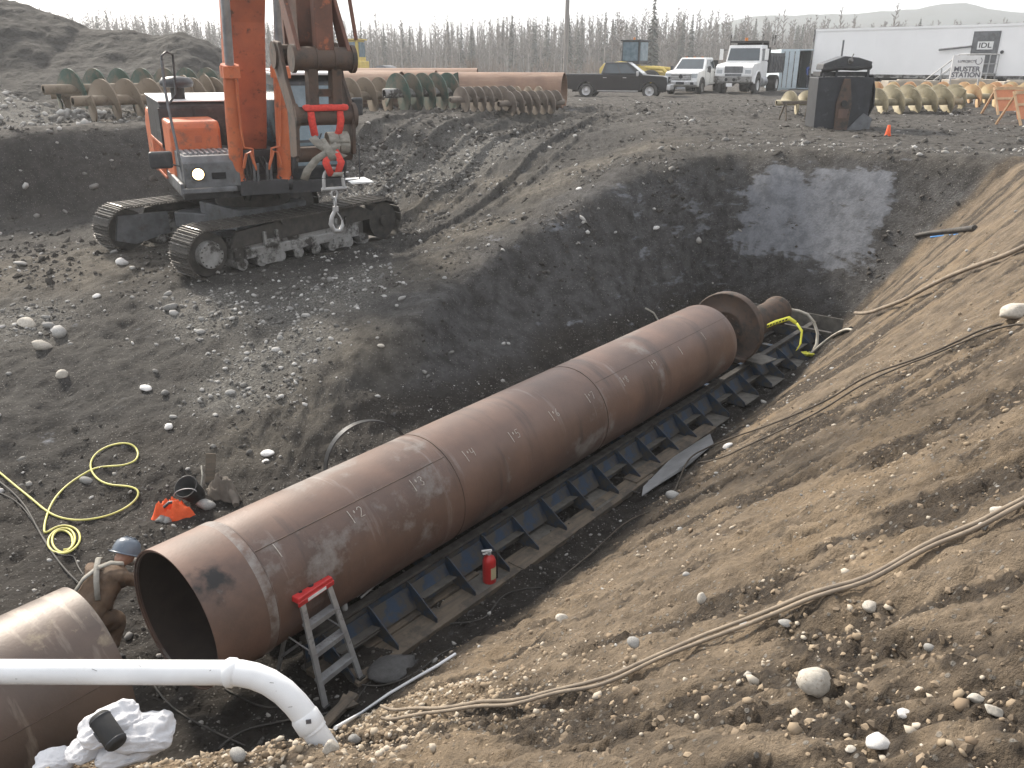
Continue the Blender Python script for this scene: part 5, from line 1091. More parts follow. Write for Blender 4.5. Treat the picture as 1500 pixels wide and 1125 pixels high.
auger('green stained auger just behind the front one of the left row', gp(88, 176, 30.2), R(46), 6.0, .68, .85, m_auggreen, m_augbrown, GA)
auger('brown auger at the back of the left row below the spoil heap', gp(96, 170, 31.9), R(30), 7.0, .70, .75, m_augbrown, None, GA)
auger('long brown auger partly hidden behind the excavator hood and boom', gp(246, 168, 31.4), R(32), 6.5, .68, .75, m_augbrown, None, GA)
auger('brown auger with wide flights right of the excavator stick', gp(478, 160, 33.0), R(38), 3.4, .68, .66, m_augbrown, None, GA)
auger('dark green auger with five flights between brown auger and small augers', gp(576, 161, 33.2), R(36), 3.0, .72, .56, m_auggreen, m_palegrey, GA)
auger('small grey brown auger left of its twin before the big pipe', gp(672, 161, 32.6), R(32), 2.4, .46, .36, m_auggrey, None, GA)
auger('small grey brown auger at the right end before the big pipe', gp(742, 158, 33.2), R(32), 2.3, .45, .36, m_auggrey, None, GA)
auger('small dusty auger lying behind its grey brown twins', gp(690, 156, 34.6), R(16), 3.2, .45, .45, m_augbrown, None, GA)
def bigpipe(label, p, yaw, L, r0):
    r = thing('steel_pipe', label, 'pipe', p, yaw)
    o = MB().lathe([(r0, 0), (r0 - .03, 0), (r0 - .03, L), (r0, L), (r0, 0)], 56, axis='X').build('shell', m_rustyard, r, loc=(0, 0, r0))
    for q in o.data.polygons: q.use_smooth = True
    o.modifiers.new('es', 'EDGE_SPLIT').split_angle = R(40); return r
def pipe_to(label, px, py, Y, yaw, L, r0):       # right-hand end at a point, running away to the left
    p = gp(px, py, Y, -.05); d = np.array([cos(yaw), sin(yaw), 0]); return bigpipe(label, p - d * L, yaw, L, r0)
pipe_to('large rusty pipe with its open right end beside the black pickup', 826, 155, 37.6, R(-14), 12.2, .78)
pipe_to('large rusty pipe lying behind the green auger with open end showing', 640, 150, 38.6, R(-6), 9.5, .72)
pipe_to('large rusty pipe whose open end shows above the green flights', 590, 150, 37.0, R(-10), 7, .76)
pipe_to('far rusty pipe whose top line shows above the others', 700, 140, 42, R(-3), 14, .78)
GY_ = 'yellow augers before the trailer'
auger('pale yellow auger at the front before the white trailer', gp(1279, 166, 32.8), R(14), 3.7, .50, .72, m_augyel, None, None, .14, .1)
auger('pale yellow auger lying right behind the front yellow one', gp(1284, 160, 34.6), R(14), 3.9, .50, .74, m_augyel, None, None, .14, .1)
auger('rust orange and cream auger under the muster sign at right', gp(1405, 150, 37.5), R(2), 5.0, .50, .75, m_augorange, m_augyel)
auger('rust orange auger farther back toward the trailer wheels', gp(1395, 142, 41), R(2), 6.5, .48, .75, m_augorange)
auger('rust orange auger behind the yellow ones by the black steel box', gp(1262, 142, 39), R(2), 4.2, .45, .75, m_augorange, m_augyel)
auger('short yellow auger standing out left of the black steel box', gp(1150, 160, 31.0), R(8), 1.0, .40, .6, m_augyel)
MB().tube([gp(1272, 139, 36.5, .5), gp(1290, 139, 36.3, .5)], .18, 16).build('drum', mat('turquoise_plastic', (.05, .42, .50), .5), None, 'turquoise drum lying between the black box and yellow augers', 'drum')
# black steel box machine
bk_ = thing('power_pack', 'black steel box machine with peaked lid and brown mud chute on its front', 'machine', gp(1222, 187, 25.9), R(-6)); bk_.scale = (.86, .9, .94)
MB().box((0, 0, .78), (1.72, 1.3, 1.5), top=(1.04, 1.0)).build('tub', mat('black_scuffed_steel', (.02, .022, .026), .55, .1, (.032, .034, .04), 4, dirt=(.10, .105, .11), dlo=.6, dhi=.75, dscale=3), bk_, bevel=.02)
MB().prism([(-.78, 1.75), (.78, 1.75), (.8, 1.98), (.35, 2.1), (-.1, 2.14), (-.76, 1.92)], -.55, .4).build('lid', m_dkgrey, bk_, bevel=.02)
MB().box((0, .1, 1.63), (1.6, 1.0, .12)).box((-.7, -.5, 1.68), (.07, .07, .35)).box((-.3, -.5, 1.68), (.07, .07, .35)).box((.72, -.5, 1.68), (.07, .07, .35)).build('lid_frame', m_dkgrey, bk_)
MB().tube([(-.8, -.5, 1.72), (-.2, -.6, 1.80), (.3, -.58, 1.78), (.8, -.5, 1.84)], .06, 8).build('hose_bundle', m_black, bk_)
MB().prism([(-.20, .0), (.22, .0), (.26, .75), (.12, 1.5), (-.08, 1.5), (-.24, .75)], -.77, -.65).build('chute', m_rustdk, bk_, bevel=.02)
MB().prism([(-.13, .35), (.14, .35), (.17, .62), (-.14, .62)], -.80, -.76).build('chute_plate', m_rust, bk_); MB().cyl((0, -.84, .78), (0, -.7, .78), .1, n=14).build('chute_flange', m_black, bk_)
MB().cyl((.08, -.6, 2.0), (.08, -.56, 2.0), .085, n=18).build('gauge', m_palegrey, bk_); MB().box((.12, -.57, 2.12), (.03, .03, .18), ry=.4).build('gauge_pipe', m_palegrey, bk_); MB().box((-.05, .1, 2.35), (.05, .05, .5)).build('stub_post', m_greybox, bk_)
mb = MB(); rr = random.Random(3)
for k in range(9): mb.tube([(.86, -.55 + k * .1, 1.6), (.98 + rr.random() * .1, -.5 + k * .1, 1.2), (.95 + rr.random() * .15, -.55 + k * .12, .7), (.9, -.4 + k * .1, .3)], .035, 6)
mb.build('side_hoses', m_black, bk_); MB().box((.98, .1, .9), (.16, .9, .5)).build('valve_block', m_dkgrey, bk_)
MB().prism([(.2, 0), (.95, 0), (1.0, .35), (.7, .5)], -.72, -.68).build('skid_plate', m_greybox, bk_)
q = gp(1300, 200, 22.9); cn = thing('marker_cone', 'small orange marker cone on the lip of the end wall', 'cone', q)
MB().lathe([(0, .28), (.035, .275), (.06, .1), (.075, .03), (.075, 0), (0, 0)], 14).build('body', m_hivis, cn); MB().lathe([(.0775, .012), (.09, .006), (.09, 0), (.05, 0)], 14).build('base', m_hivis, cn)
# semi trailer
A = aty(1187, 100, 59.0); Bp = aty(1500, 110, 48.7); A[2] = Bp[2] = 0; dv = (Bp - A) / np.linalg.norm(Bp - A); TLN = 16.6
tr = thing('office_trailer', 'long white semi trailer used as a site office with a grey door', 'trailer', A, atan2(dv[1], dv[0])); bz0, bz1 = .92, 3.78
MB().box((TLN / 2, 1.3, (bz0 + bz1) / 2), (TLN, 2.6, bz1 - bz0)).build('box_body', m_trailer, tr, bevel=.03)
for k in range(int(TLN / 1.25)): MB().box((k * 1.25 + .6, -.003, (bz0 + bz1) / 2), (.035, .008, bz1 - bz0 - .3)).build('panel_seam', m_trailer, tr)
MB().box((TLN / 2, -.02, bz0 + .06), (TLN, .05, .20)).build('bottom_rail', m_palegrey, tr); MB().box((TLN / 2, -.02, bz1 - .06), (TLN, .04, .12)).build('top_rail', m_trailer, tr)
for k in range(13): MB().box((.8 + k * 1.25, -.05, bz0 + .06), (.35, .012, .06)).build('reflector', m_dkgrey, tr)
MB().box((-.04, 1.3, (bz0 + bz1) / 2), (.08, 2.55, bz1 - bz0 - .1)).build('front_panel', m_trailer, tr); MB().box((.03, -.03, (bz0 + bz1) / 2), (.1, .06, bz1 - bz0)).build('corner_post', m_palegrey, tr)
MB().box((TLN / 2, 1.3, bz0 - .15), (TLN - 1, 1.4, .2)).build('underframe', m_darkin, tr)
for x in (4.2, 4.6): MB().box((x, .45, .45), (.14, .14, .95)).build('landing_leg', m_darkin, tr)
for x in (14.0, 15.3):
    for y in (.3, 2.3): wheel(tr, x, y, .5, .5, m_palegrey, spokes=0, rim=.55)
def on_tr(px, py):          # local x,z on the near side of the trailer
    d = ray(px, py); nrm = np.array([-dv[1], dv[0], 0]); k = ((A - CAMP) @ nrm) / (d @ nrm); p = CAMP + d * k; return (p - A) @ dv, p[2]
x0, zt = on_tr(1428, 46); x1, zb = on_tr(1455, 108)
dr = MB().box(((x0 + x1) / 2, -.03, (zt + zb) / 2), (x1 - x0, .06, zt - zb)).build('door', m_greybox, tr)
cxs = (x0 + x1) / 2; sgn = MB().box((cxs + .02, -.07, zt - .75), (.85, .02, .42)).build('door_sign', m_white, dr); MB().cyl((x0 + .12, -.07, zt - 1.5), (x0 + .12, -.12, zt - 1.5), .05, n=10).build('handle', m_chrome, dr)
def text(body, name, parent, loc, size, material, off=.0, rot=(R(90), 0, 0), extrude=.004, sx=1.0):
    c = bpy.data.curves.new(name, 'FONT'); c.body = body; c.size = size; c.extrude = extrude; c.offset = off; c.align_x = 'CENTER'; c.align_y = 'CENTER'
    tmp = bpy.data.objects.new('tmp', c); COL.objects.link(tmp); dg = bpy.context.evaluated_depsgraph_get(); me = bpy.data.meshes.new_from_object(tmp.evaluated_get(dg)); bpy.data.objects.remove(tmp); me.materials.clear(); me.materials.append(material); o = bpy.data.objects.new(name, me); COL.objects.link(o); o.parent = parent; o.location = loc; o.rotation_euler = rot; o.scale = (sx, 1, 1); return o
text('IDL', 'lettering', dr, (cxs + .02, -.085, zt - .75), .38, m_ink, .004, sx=1.25)
MB().cyl((x1 + .25, -.02, zt - 1.1), (x1 + .25, -.08, zt - 1.1), .09, n=12).build('porch_lamp', m_dkgrey, tr)
xa, za = on_tr(1378, 73); xb, zb2 = on_tr(1425, 68); MB().tube([(xa, -.2, za), (xb, -.2, zb2)], .06, 8).build('awning_bar', m_greybox, tr)
st = thing('entry_stairs', 'grey steel stairs with handrails leading up to the trailer door', 'stairs', tr.matrix_basis @ Vector((0, 0, 0)) if False else A, atan2(dv[1], dv[0]))
zd = zb + .02; MB().box((cxs + .1, -.75, zd), (1.7, 1.2, .06)).build('landing', m_galv, st)
for x in (cxs - .7, cxs + .9):
    for y in (-.2, -1.3): MB().box((x, y, zd / 2), (.06, .06, zd)).build('support_leg', m_galv, st)
nst = 5
for k in range(nst): MB().box((cxs - .9 - k * .3, -.75, zd - (k + 1) * zd / (nst + 1)), (.3, 1.1, .04)).build('tread', m_galv, st)
for y in (-.2, -1.3):
    MB().plate([(cxs - .75, y, zd), (cxs - .75, y, zd - .18), (cxs - 2.5, y, 0), (cxs - 2.3, y, .12)], .04).build('stringer', m_galv, st)
    MB().tube([(cxs - 2.6, y, .7), (cxs - .75, y, zd + 1.0), (cxs + .95, y, zd + 1.0)], .03, 8).tube([(cxs - 2.5, y, .3), (cxs - .75, y, zd + .5), (cxs + .95, y, zd + .5)], .022, 6).build('handrail', m_galv, st)
    for x, z0, z1 in ((cxs - 2.5, 0, .75), (cxs - 1.6, .5, .95 + zd * .5 - .1), (cxs - .75, zd, zd + 1), (cxs + .1, zd, zd + 1), (cxs + .93, zd, zd + 1)): MB().box((x, y, (z0 + z1) / 2), (.05, .05, z1 - z0)).build('rail_post', m_galv, st)
# muster station sign
D_ = 40.0; p = aty(1413, 120, D_); sx0 = aty(1393, 98, D_); sx1 = aty(1437, 98, D_); w = sx1[0] - sx0[0] + .1; ztop = aty(1415, 81, D_)[2]; zbot = aty(1415, 115, D_)[2]
ms = thing('muster_sign', 'white sign board reading muster station on posts before the trailer door', 'sign', (sx0[0] + w / 2, D_, 0), R(2))
MB().box((0, 0, (ztop + zbot) / 2), (w, .03, ztop - zbot)).build('board', m_white, ms); h = ztop - zbot
text('MUSTER', 'lettering', ms, (0, -.022, zbot + h * .40), h * .30, m_greyink, .008, sx=1.12); text('STATION', 'lettering', ms, (0, -.022, zbot + h * .15), h * .30, m_greyink, .008, sx=1.08)
text('LLPROJECTS', 'lettering', ms, (-.05, -.022, zbot + h * .74), h * .14, m_greyink, .002, sx=1.15); MB().lathe([(.13, 0), (.16, 0)], 24, axis='Y', a0=.5, a1=5.2).build('emblem', m_greyink, ms, loc=(w * .33, -.02, zbot + h * .76))
for x in (-w * .45, w * .45): MB().box((x, .03, zbot / 2 + .2), (.07, .05, zbot + .4)).build('post', m_galv, ms)
for k, (px, py, Y, dx, hh, lb) in enumerate([(1332, 128, 44, 2.6, 1.0, 'pale concrete block under the trailer left of the stairs'), (1418, 128, 43, 2.4, 1.0, 'pale concrete block below the muster sign'), (1487, 126, 42, 1.6, .9, 'pale concrete block at the right edge under the trailer')]):
    p = gp(px, py, Y); MB().box((0, 0, hh / 2), (dx, .8, hh)).box((0, 0, hh + .03), (dx * .5, .3, .06)).build('concrete_block', m_concrete, None, lb, 'block', loc=p, rot=(0, 0, R(3)), bevel=.03)
# container with two people
cnp = aty(1160, 135, 60.5); cnp[2] = 0; ct = thing('shipping_container', 'pale blue shipping container with an open dark doorway beside the dump truck', 'container', cnp, R(-8))
MB().box((0, 1.5, 2.55), (2.44, 6, .08)).box((-1.2, 1.5, 1.3), (.05, 6, 2.5)).box((1.2, 1.5, 1.3), (.05, 6, 2.5)).box((0, 4.4, 1.3), (2.4, .05, 2.5)).box((0, 1.5, .08), (2.44, 6, .14)).build('shell', m_cont, ct)
MB().box((0, 4.3, 1.3), (2.2, .04, 2.4)).build('interior', m_darkin, ct)
dd = MB().box((-.62, -1.52, 1.32), (1.16, .06, 2.36)).build('door', m_cont, ct)
for x in (-1.0, -.7, -.35): MB().tube([(x, -1.58, .2), (x, -1.58, 2.45)], .025, 6).build('lock_rod', m_palegrey, dd)
for z in (1.2, 1.8): MB().box((-.62, -1.555, z), (1.0, .02, .05)).build('door_rib', m_cont, dd)
# orange barricades
def barricade(label, p, yaw, w_, h_):
    r = thing('barricade', label, 'barricade', p, yaw)
    MB().box((0, 0, h_ * .55), (w_, .02, h_ * .8), rx=-.35).build('panel', m_plyor, r)
    for x in (-w_ * .5, w_ * .45):
        MB().box((x, -.06, h_ * .5), (.09, .04, h_ * 1.15), rx=-.42).build('leg', m_pine, r); MB().box((x, .3, h_ * .48), (.09, .04, h_ * 1.1), rx=.45).build('leg', m_pine, r)
    MB().box((0, .12, h_ * .99), (w_, .04, .1)).build('top_rail', m_pine, r); MB().box((0, .0, h_ * .62), (w_ * .96, .03, .08), rx=-.35).build('cross_rail', m_pine, r); return r
barricade('orange plywood barricade with raw timber frame at the right edge', gp(1512, 178, 27.4), R(28), 2.0, .95)
barricade('orange barricade standing farther back behind the nearer one', gp(1485, 160, 32.0), R(18), 1.9, .95)
sh = thing('saw_horse', 'small timber saw horse left of the black steel box', 'saw horse', gp(1166, 166, 29.2), R(10))
MB().box((0, 0, .55), (1.1, .09, .09)).build('beam', m_wood, sh)
for x in (-.42, .42):
    for y in (-1, 1): MB().tube([(x, y * .03, .52), (x * 1.1, y * .25, 0)], .03, 6).build('leg', m_wood, sh)
# utility pole
pp = aty(827.5, 120, 64); pp[2] = -.2; po = thing('utility_pole', 'tall grey wooden pole standing behind the right end of the rusty pipe', 'pole', pp)
po.rotation_euler = (0, R(.6), 0)
MB().cyl((0, 0, 0), (0, 0, 11.5), .17, .12, n=14).build('shaft', m_pole, po); MB().box((0, -.15, 10.6), (2.2, .1, .12)).build('cross_arm', m_pole, po)
# ------------------------------------------------------------------ pipes, hoses and clutter
pe = on(484, 1092); De = (pe - CAMP) @ FW; rP = 17.8 / FPX * De
pv = thing('drain_pipe', 'white plastic drain pipe with a bell elbow turning down into the near bank', 'pipe', pe)
L_ = lambda px, py, dd=0.0: Vector(atd(px, py, De + dd) - pe)
run = [L_(x, 983 + (x + 250) * .004, .0) for x in np.linspace(-250, 336, 8)]
MB().tube(run, rP, 28).build('straight_pipe', m_pvc, pv)
elb = [L_(*q) for q in [(336, 985), (352, 986), (372, 990), (394, 999), (415, 1013), (433, 1031), (448, 1050), (461, 1070)]]
MB().tube(elb, [rP * 1.06] * 8, 28).build('elbow', m_pvc, pv)
MB().tube([L_(330, 985), L_(334, 985), L_(343, 985.5), L_(346, 986)], [rP * 1.04, rP * 1.2, rP * 1.2, rP * 1.06], 28).build('bell_ring', m_pvc, pv)
MB().tube([L_(444, 1046), L_(446, 1049), L_(456, 1064), L_(459, 1069)], [rP * 1.06, rP * 1.18, rP * 1.18, rP * 1.02], 28).build('bell_ring', m_pvc, pv)
MB().tube([L_(455, 1062), L_(472, 1088), L_(496, 1124, .16)], rP, 28).build('down_pipe', m_pvc, pv)
for k in range(14):
    a = random.uniform(-150, 320) if k < 10 else 0; c = L_(a, 983 + random.uniform(-13, 13), -rP * random.uniform(.93, 1.0)) if k < 10 else L_(395 + 9 * k - 90, 1000 + (k - 10) * 12, -rP * 1.04)
    w_ = random.uniform(.008, .03); MB().tube([c, c + Vector((w_, 0, random.uniform(-.02, .01)))], .0016, 4).build('scuff_mark', m_hoseB, pv)
tp = L_(452, 1057, -rP * 1.2); MB().box(tp, (.03, .005, .03), rz=.2).build('sticker', m_greyink, pv)
def cable(pts, r, material, name, label, cat, lift=None, n=7, dens=3, sag=0, jitter=0.0):
    P = [np.array(on(px, py)) for px, py in pts]; Q = []
    for i in range(len(P) - 1):
        a = P[max(i - 1, 0)]; b, c = P[i], P[i + 1]; d = P[min(i + 2, len(P) - 1)]
        for k in range(dens):
            t = k / dens; q = .5 * ((2 * b) + (c - a) * t + (2 * a - 5 * b + 4 * c - d) * t * t + (3 * b - a - 3 * c + d) * t ** 3); Q.append(q)
    Q.append(P[-1])
    for q in Q: q[2] = float(height(q[0], q[1])) + (lift if lift is not None else r * .8)
    n_ = len(Q)
    if n_ > 12:
        A_ = np.array(Q); K = np.ones(7) / 7
        for c in (0, 1): A_[:, c] = np.convolve(np.pad(A_[:, c], 3, 'reflect', reflect_type='odd'), K, 'valid')
        A_[:, 2] = height(A_[:, 0], A_[:, 1]) + (lift if lift is not None else r * .8)
        mxz = np.max([np.pad(A_[:, 2], 2, 'edge')[k:k + n_] for k in range(5)], 0); A_[:, 2] = np.convolve(np.pad(mxz * .55 + A_[:, 2] * .45, 3, 'edge'), K, 'valid'); Q = list(A_)
    Z_ = np.array([q[2] for q in Q])
    for q, z in zip(Q, Z_): q[2] = z
    return MB().tube(Q, r, n).build(name, material, None, label, cat)
zc = lambda pts, s, ox, oy: [(ox + x / s, oy + y / s) for x, y in pts]
yl = [(-30, 100), (0, 125), (60, 175), (130, 230), (165, 265), (230, 288), (320, 288), (400, 265), (460, 225), (475, 195), (455, 172), (400, 172), (345, 162), (315, 130), (305, 95), (330, 55), (380, 28), (430, 22), (465, 40), (472, 70), (450, 95), (400, 105), (350, 102), (300, 120), (240, 160), (190, 210), (160, 265), (150, 320)]
for k in range(30): a = 2.7 - k * 2 * pi * 2.7 / 29; q = 1 - .016 * k; yl.append((214 + 66 * q * cos(a) + 7 * sin(k * .7), 358 - 55 * q * sin(a) - (k % 9) * .8))
cable(zc(yl, 2.319, 0, 640), .0135, m_hoseY, 'air_hose', 'bright yellow air hose looped and coiled on the dark pit slope', 'hose', dens=4)
cable(zc([(-20, 140), (80, 230), (130, 320), (200, 430), (275, 512)], 2.319, 0, 640), .012, m_hoseB, 'dark_hose', 'dark hose running down the slope under the yellow coil', 'hose', dens=6)
cable(zc([(-20, 185), (60, 225), (120, 300), (190, 410), (250, 400), (262, 440), (300, 500)], 2.319, 0, 640), .009, m_hoseB, 'thin_cable', 'thin dark cable beside the dark hose left of the worker', 'cable', dens=6)
cable([(205, 965), (222, 1000), (255, 1040), (300, 1068), (360, 1096)], .010, m_hoseB, 'dark_hose', 'dark hose on the pit floor between the white elbow and the sacks', 'hose', dens=6)
cable([(330, 1010), (360, 1028), (395, 1040), (425, 1036), (440, 1020)], .009, m_hoseB, 'dark_hose', 'dark hose curving across the floor under the white elbow', 'hose', dens=6)
cable([(320, 1100), (345, 1078), (380, 1066), (420, 1058), (470, 1050), (500, 1040)], .011, m_hoseB, 'dark_hose', 'black hose running from the ladder foot toward the sacks', 'hose', dens=6)
Z7 = lambda pts: zc(pts, 3.0, 400, 780)
cable(Z7([(360, 665), (430, 680), (500, 675), (600, 640), (680, 590), (720, 545), (790, 512)]), .008, m_hoseB, 'power_cable', 'black cable curling past the flat rock toward the slope', 'cable', dens=5)
cable(Z7([(345, 770), (390, 705), (435, 645)]), .007, m_hoseB, 'power_cable', 'short black cable end at the ladder foot', 'cable', dens=5)
cable(Z7([(470, 255), (510, 330), (560, 420), (620, 460), (700, 415), (800, 402), (900, 395), (960, 350), (1000, 290), (1080, 258), (1180, 245)]), .008, m_hoseB, 'power_cable', 'dark cable snaking from the track past the fire extinguisher', 'cable', dens=5)
rope = [(560, 1066), (600, 1058), (640, 1050), (690, 1047), (740, 1043), (800, 1029), (870, 1015), (930, 990), (1000, 962), (1060, 942), (1130, 914), (1190, 890), (1260, 866), (1330, 830), (1400, 797), (1450, 775), (1500, 748), (1560, 715)]
cable(rope, .011, m_rope, 'dusty_cable', 'long dusty tan cable crossing the sandy slope, the lower of a pair', 'cable', lift=.018, dens=5)
cable([(x, y - 5 - 2 * sin(x * .013) - (x - 560) * .003) for x, y in rope], .011, m_rope, 'dusty_cable', 'long dusty tan cable crossing the sandy slope, the upper of a pair', 'cable', lift=.024, dens=5)
Z8 = lambda pts: zc(pts, 2.812, 1000, 300)
m_dkcable = mat('brown_black_cable', (.05, .04, .03), .8, 0, (.10, .08, .06), 5)
cable([(812, 856), (870, 812), (925, 768), (985, 732)] + Z8([(0, 1090), (100, 1040), (280, 970), (480, 880), (640, 800), (760, 735), (990, 655), (1180, 555), (1330, 485)]), .011, m_dkcable, 'dark_cable', 'dark cable running up the sandy slope to the pale boulder', 'cable', dens=5)
cable(Z8([(60, 1135), (300, 1010), (500, 900), (620, 840), (760, 765), (990, 668), (1200, 572), (1420, 480)]), .010, m_dkcable, 'dark_cable', 'second dark cable just below the other up the sandy slope', 'cable', dens=5)
cable(Z8([(700, 515), (850, 440), (960, 395), (1110, 330), (1300, 245), (1410, 193), (1520, 140)]), .03, m_rope, 'suction_hose', 'thick tan hose lying up the far end of the sandy slope', 'hose', lift=.03, dens=5, n=10)
cable(Z8([(520, 632), (575, 590), (640, 550), (700, 515)]), .024, m_hoseW, 'white_hose', 'pale hose joining the thick tan hose at a black coupling', 'hose', lift=.03, dens=5, n=9)
cable(Z8([(622, 552), (655, 535), (692, 518)]), .045, m_black, 'hose_coupling', 'black wrapped coupling where the two pale hoses meet', 'coupling', lift=.035, dens=4, n=10)
a = pit(PL + 3.3, .0, PZ - .1); b = on(1187, 523, .03); pts = []
for k, (x, y) in enumerate(Z8([(445, 432), (480, 438), (515, 452), (542, 485), (556, 530), (552, 575), (525, 625)])):
    q = k / 6; dep = ((a - CAMP) @ FW) * (1 - q) + ((b - CAMP) @ FW) * q; pts.append(atd(x, y, dep))
MB().tube(pts, .03, 10).build('white_hose', m_hoseW, None, 'pale curved hose arching from the drive drum down to the slope', 'hose')
# caution tape
Z9 = lambda pts: zc(pts, 3.75, 900, 400)
dd = (pit(PL + 1.0, .7, PZ) - CAMP) @ FW; tp_ = [atd(x, y, dd - .25 * k / 6) for k, (x, y) in enumerate(Z9([(838, 292), (880, 272), (960, 248), (1000, 275), (1030, 318), (1022, 390), (1000, 425)]))]
ct_ = thing('caution_tape', 'strip of yellow caution tape strung from the push plate by the drum', 'tape', tp_[0]); T_ = [Vector(p - tp_[0]) for p in tp_]
ribbon(T_[:4], .075, .004, side=(0, .2, 1)).build('tape', m_tape, ct_); ribbon(T_[3:], .05, .004, side=(.8, .4, .3)).build('tape_tail', m_tape, ct_)
mb = MB()
for k in range(7): p = T_[0].lerp(T_[2], (k + .5) / 7.3) + Vector((0, -.006, 0)); mb.box(p, (.06, .006, .028), rz=.45, ry=-.18)
mb.build('tape_print', m_ink, ct_)
o = MB()
q = on(1177, 526, .04)
for k in range(5): o.tube([(random.uniform(-.2, .2), random.uniform(-.15, .15), random.uniform(.0, .12)) for _ in range(6)], .018, 5)
o.build('tape_heap', m_tape, None, 'crumpled heap of yellow tape at the toe of the slope', 'tape', loc=q)
# black pipe with blue fitting low on the end wall
pp = [on(px, py, .05) for px, py in [(1341, 349), (1362, 345), (1385, 342), (1408, 340), (1427, 338)]]
wp_ = thing('wall_pipe', 'black pipe with a blue fitting sticking out of the slope by the end wall', 'pipe', pp[0])
MB().tube([p - pp[0] for p in pp], .045, 12).build('tube', m_hoseB, wp_); MB().tube([p - pp[0] + np.array([0, -.05, -.08]) for p in pp[1:4]], .02, 8).build('fitting', mat('bright_blue_plastic', (.03, .25, .65), .4), wp_)
MB().tube([on(945, 458, .1), on(957, 466, .12), on(966, 474, .02)], .02, 8).build('white_tube', m_hoseW, None, 'short pale tube sticking out of the far bank behind the casing', 'tube')
MB().plate([(-.25, 0, 0), (.25, 0, 0), (.28, .02, .45), (-.22, .02, .5)], .02).build('board', m_white, None, 'white board lying on the bank beyond the excavator', 'board', loc=on(506, 254, .02), rot=(R(-60), 0, .3))
# cloth heaps, bucket, sacks
def crumple(rx, ry, h, seed, n=26, fold=.5):
    vs = []; fs = []; r = random.Random(seed); a1, a2 = r.uniform(0, 6), r.uniform(0, 6)
    for i in range(n + 1):
        q = i / n
        for k in range(40):
            w = 2 * pi * k / 40; e = 1 + .18 * sin(3 * w + a1) + .10 * sin(7 * w + a2) + .05 * sin(13 * w)
            x, y = rx * q * e * cos(w), ry * q * e * sin(w)
            f = float(fbm(np.array([x / rx * 1.7 + seed]), np.array([y / ry * 1.7]), seed, 4)[0])
            vs.append((x, y, max(0, h * (1 - q * q) * (.75 + fold * 1.6 * f) + .012 * (1 - q))))
    for i in range(n):
        for k in range(40): fs.append((i * 40 + k, i * 40 + (k + 1) % 40, (i + 1) * 40 + (k + 1) % 40, (i + 1) * 40 + k))
    b = len(vs); vs += [(v[0], v[1], -.02) for v in vs[n * 40:(n + 1) * 40]]
    for k in range(40): fs.append((n * 40 + k, n * 40 + (k + 1) % 40, b + (k + 1) % 40, b + k))
    fs.append(tuple(b + k for k in range(40))); return MB().add(vs, fs, None, True)
q = on(255, 757); vst = thing('safety_vest', 'bright orange safety vest lying crumpled on the dark slope', 'vest', q - np.array([0, 0, .02]), .4)
crumple(.25, .2, .26, 5, fold=1.1).build('cloth', m_hivis, vst); MB().tube([(-.10, -.04, .2), (-.03, -.03, .25), (.05, -.02, .24)], .02, 6).build('reflective_band', m_dkgrey, vst)
q = on(288, 728); bu = thing('bucket', 'black plastic bucket tipped toward the camera beside the draped jacket', 'bucket', q + np.array([0, 0, .03])); bu.rotation_euler = (R(38), R(-12), 0)
MB().lathe([(0, 0), (.12, 0), (.15, .27), (.16, .27), (.16, .29), (.142, .29), (.113, .015), (0, .015)], 26).build('body', m_black, bu); MB().tube([(.155 * cos(a), .155 * sin(a) * .3 - .1, .28 + .05 * sin(a)) for a in np.linspace(0, pi, 12)], .006, 5).build('handle', m_galv, bu)
q = on(325, 722); jk = thing('work_jacket', 'grey brown work jacket draped over a board on the slope', 'jacket', q - np.array([0, 0, .02]), -.6)
m_jk = mat('grey_brown_canvas', (.16, .135, .11), .9, 0, (.10, .085, .07), 5, bump=.4, bscale=40)
crumple(.30, .17, .22, 8, fold=.9).build('cloth', m_jk, jk); MB().tube([(-.05, .1, .16), (.16, .02, .12), (.34, -.04, .03), (.42, -.1, .01)], [.06, .065, .055, .04], 10).build('sleeve', m_jk, jk)
tag(MB().box((0, 0, .18), (.13, .025, .42)).build('board', m_wood, None, loc=on(308, 706), rot=(R(-18), R(6), .2), bevel=.004), 'short upright board leaning behind the draped jacket', 'board')
MB().tube([on(298, 702, .2), on(299, 712, .16), on(296, 722, .1), on(303, 730, .05)], .012, 6).build('rope_end', m_strap, None, 'pale cord hanging between the bucket and the jacket', 'cord')
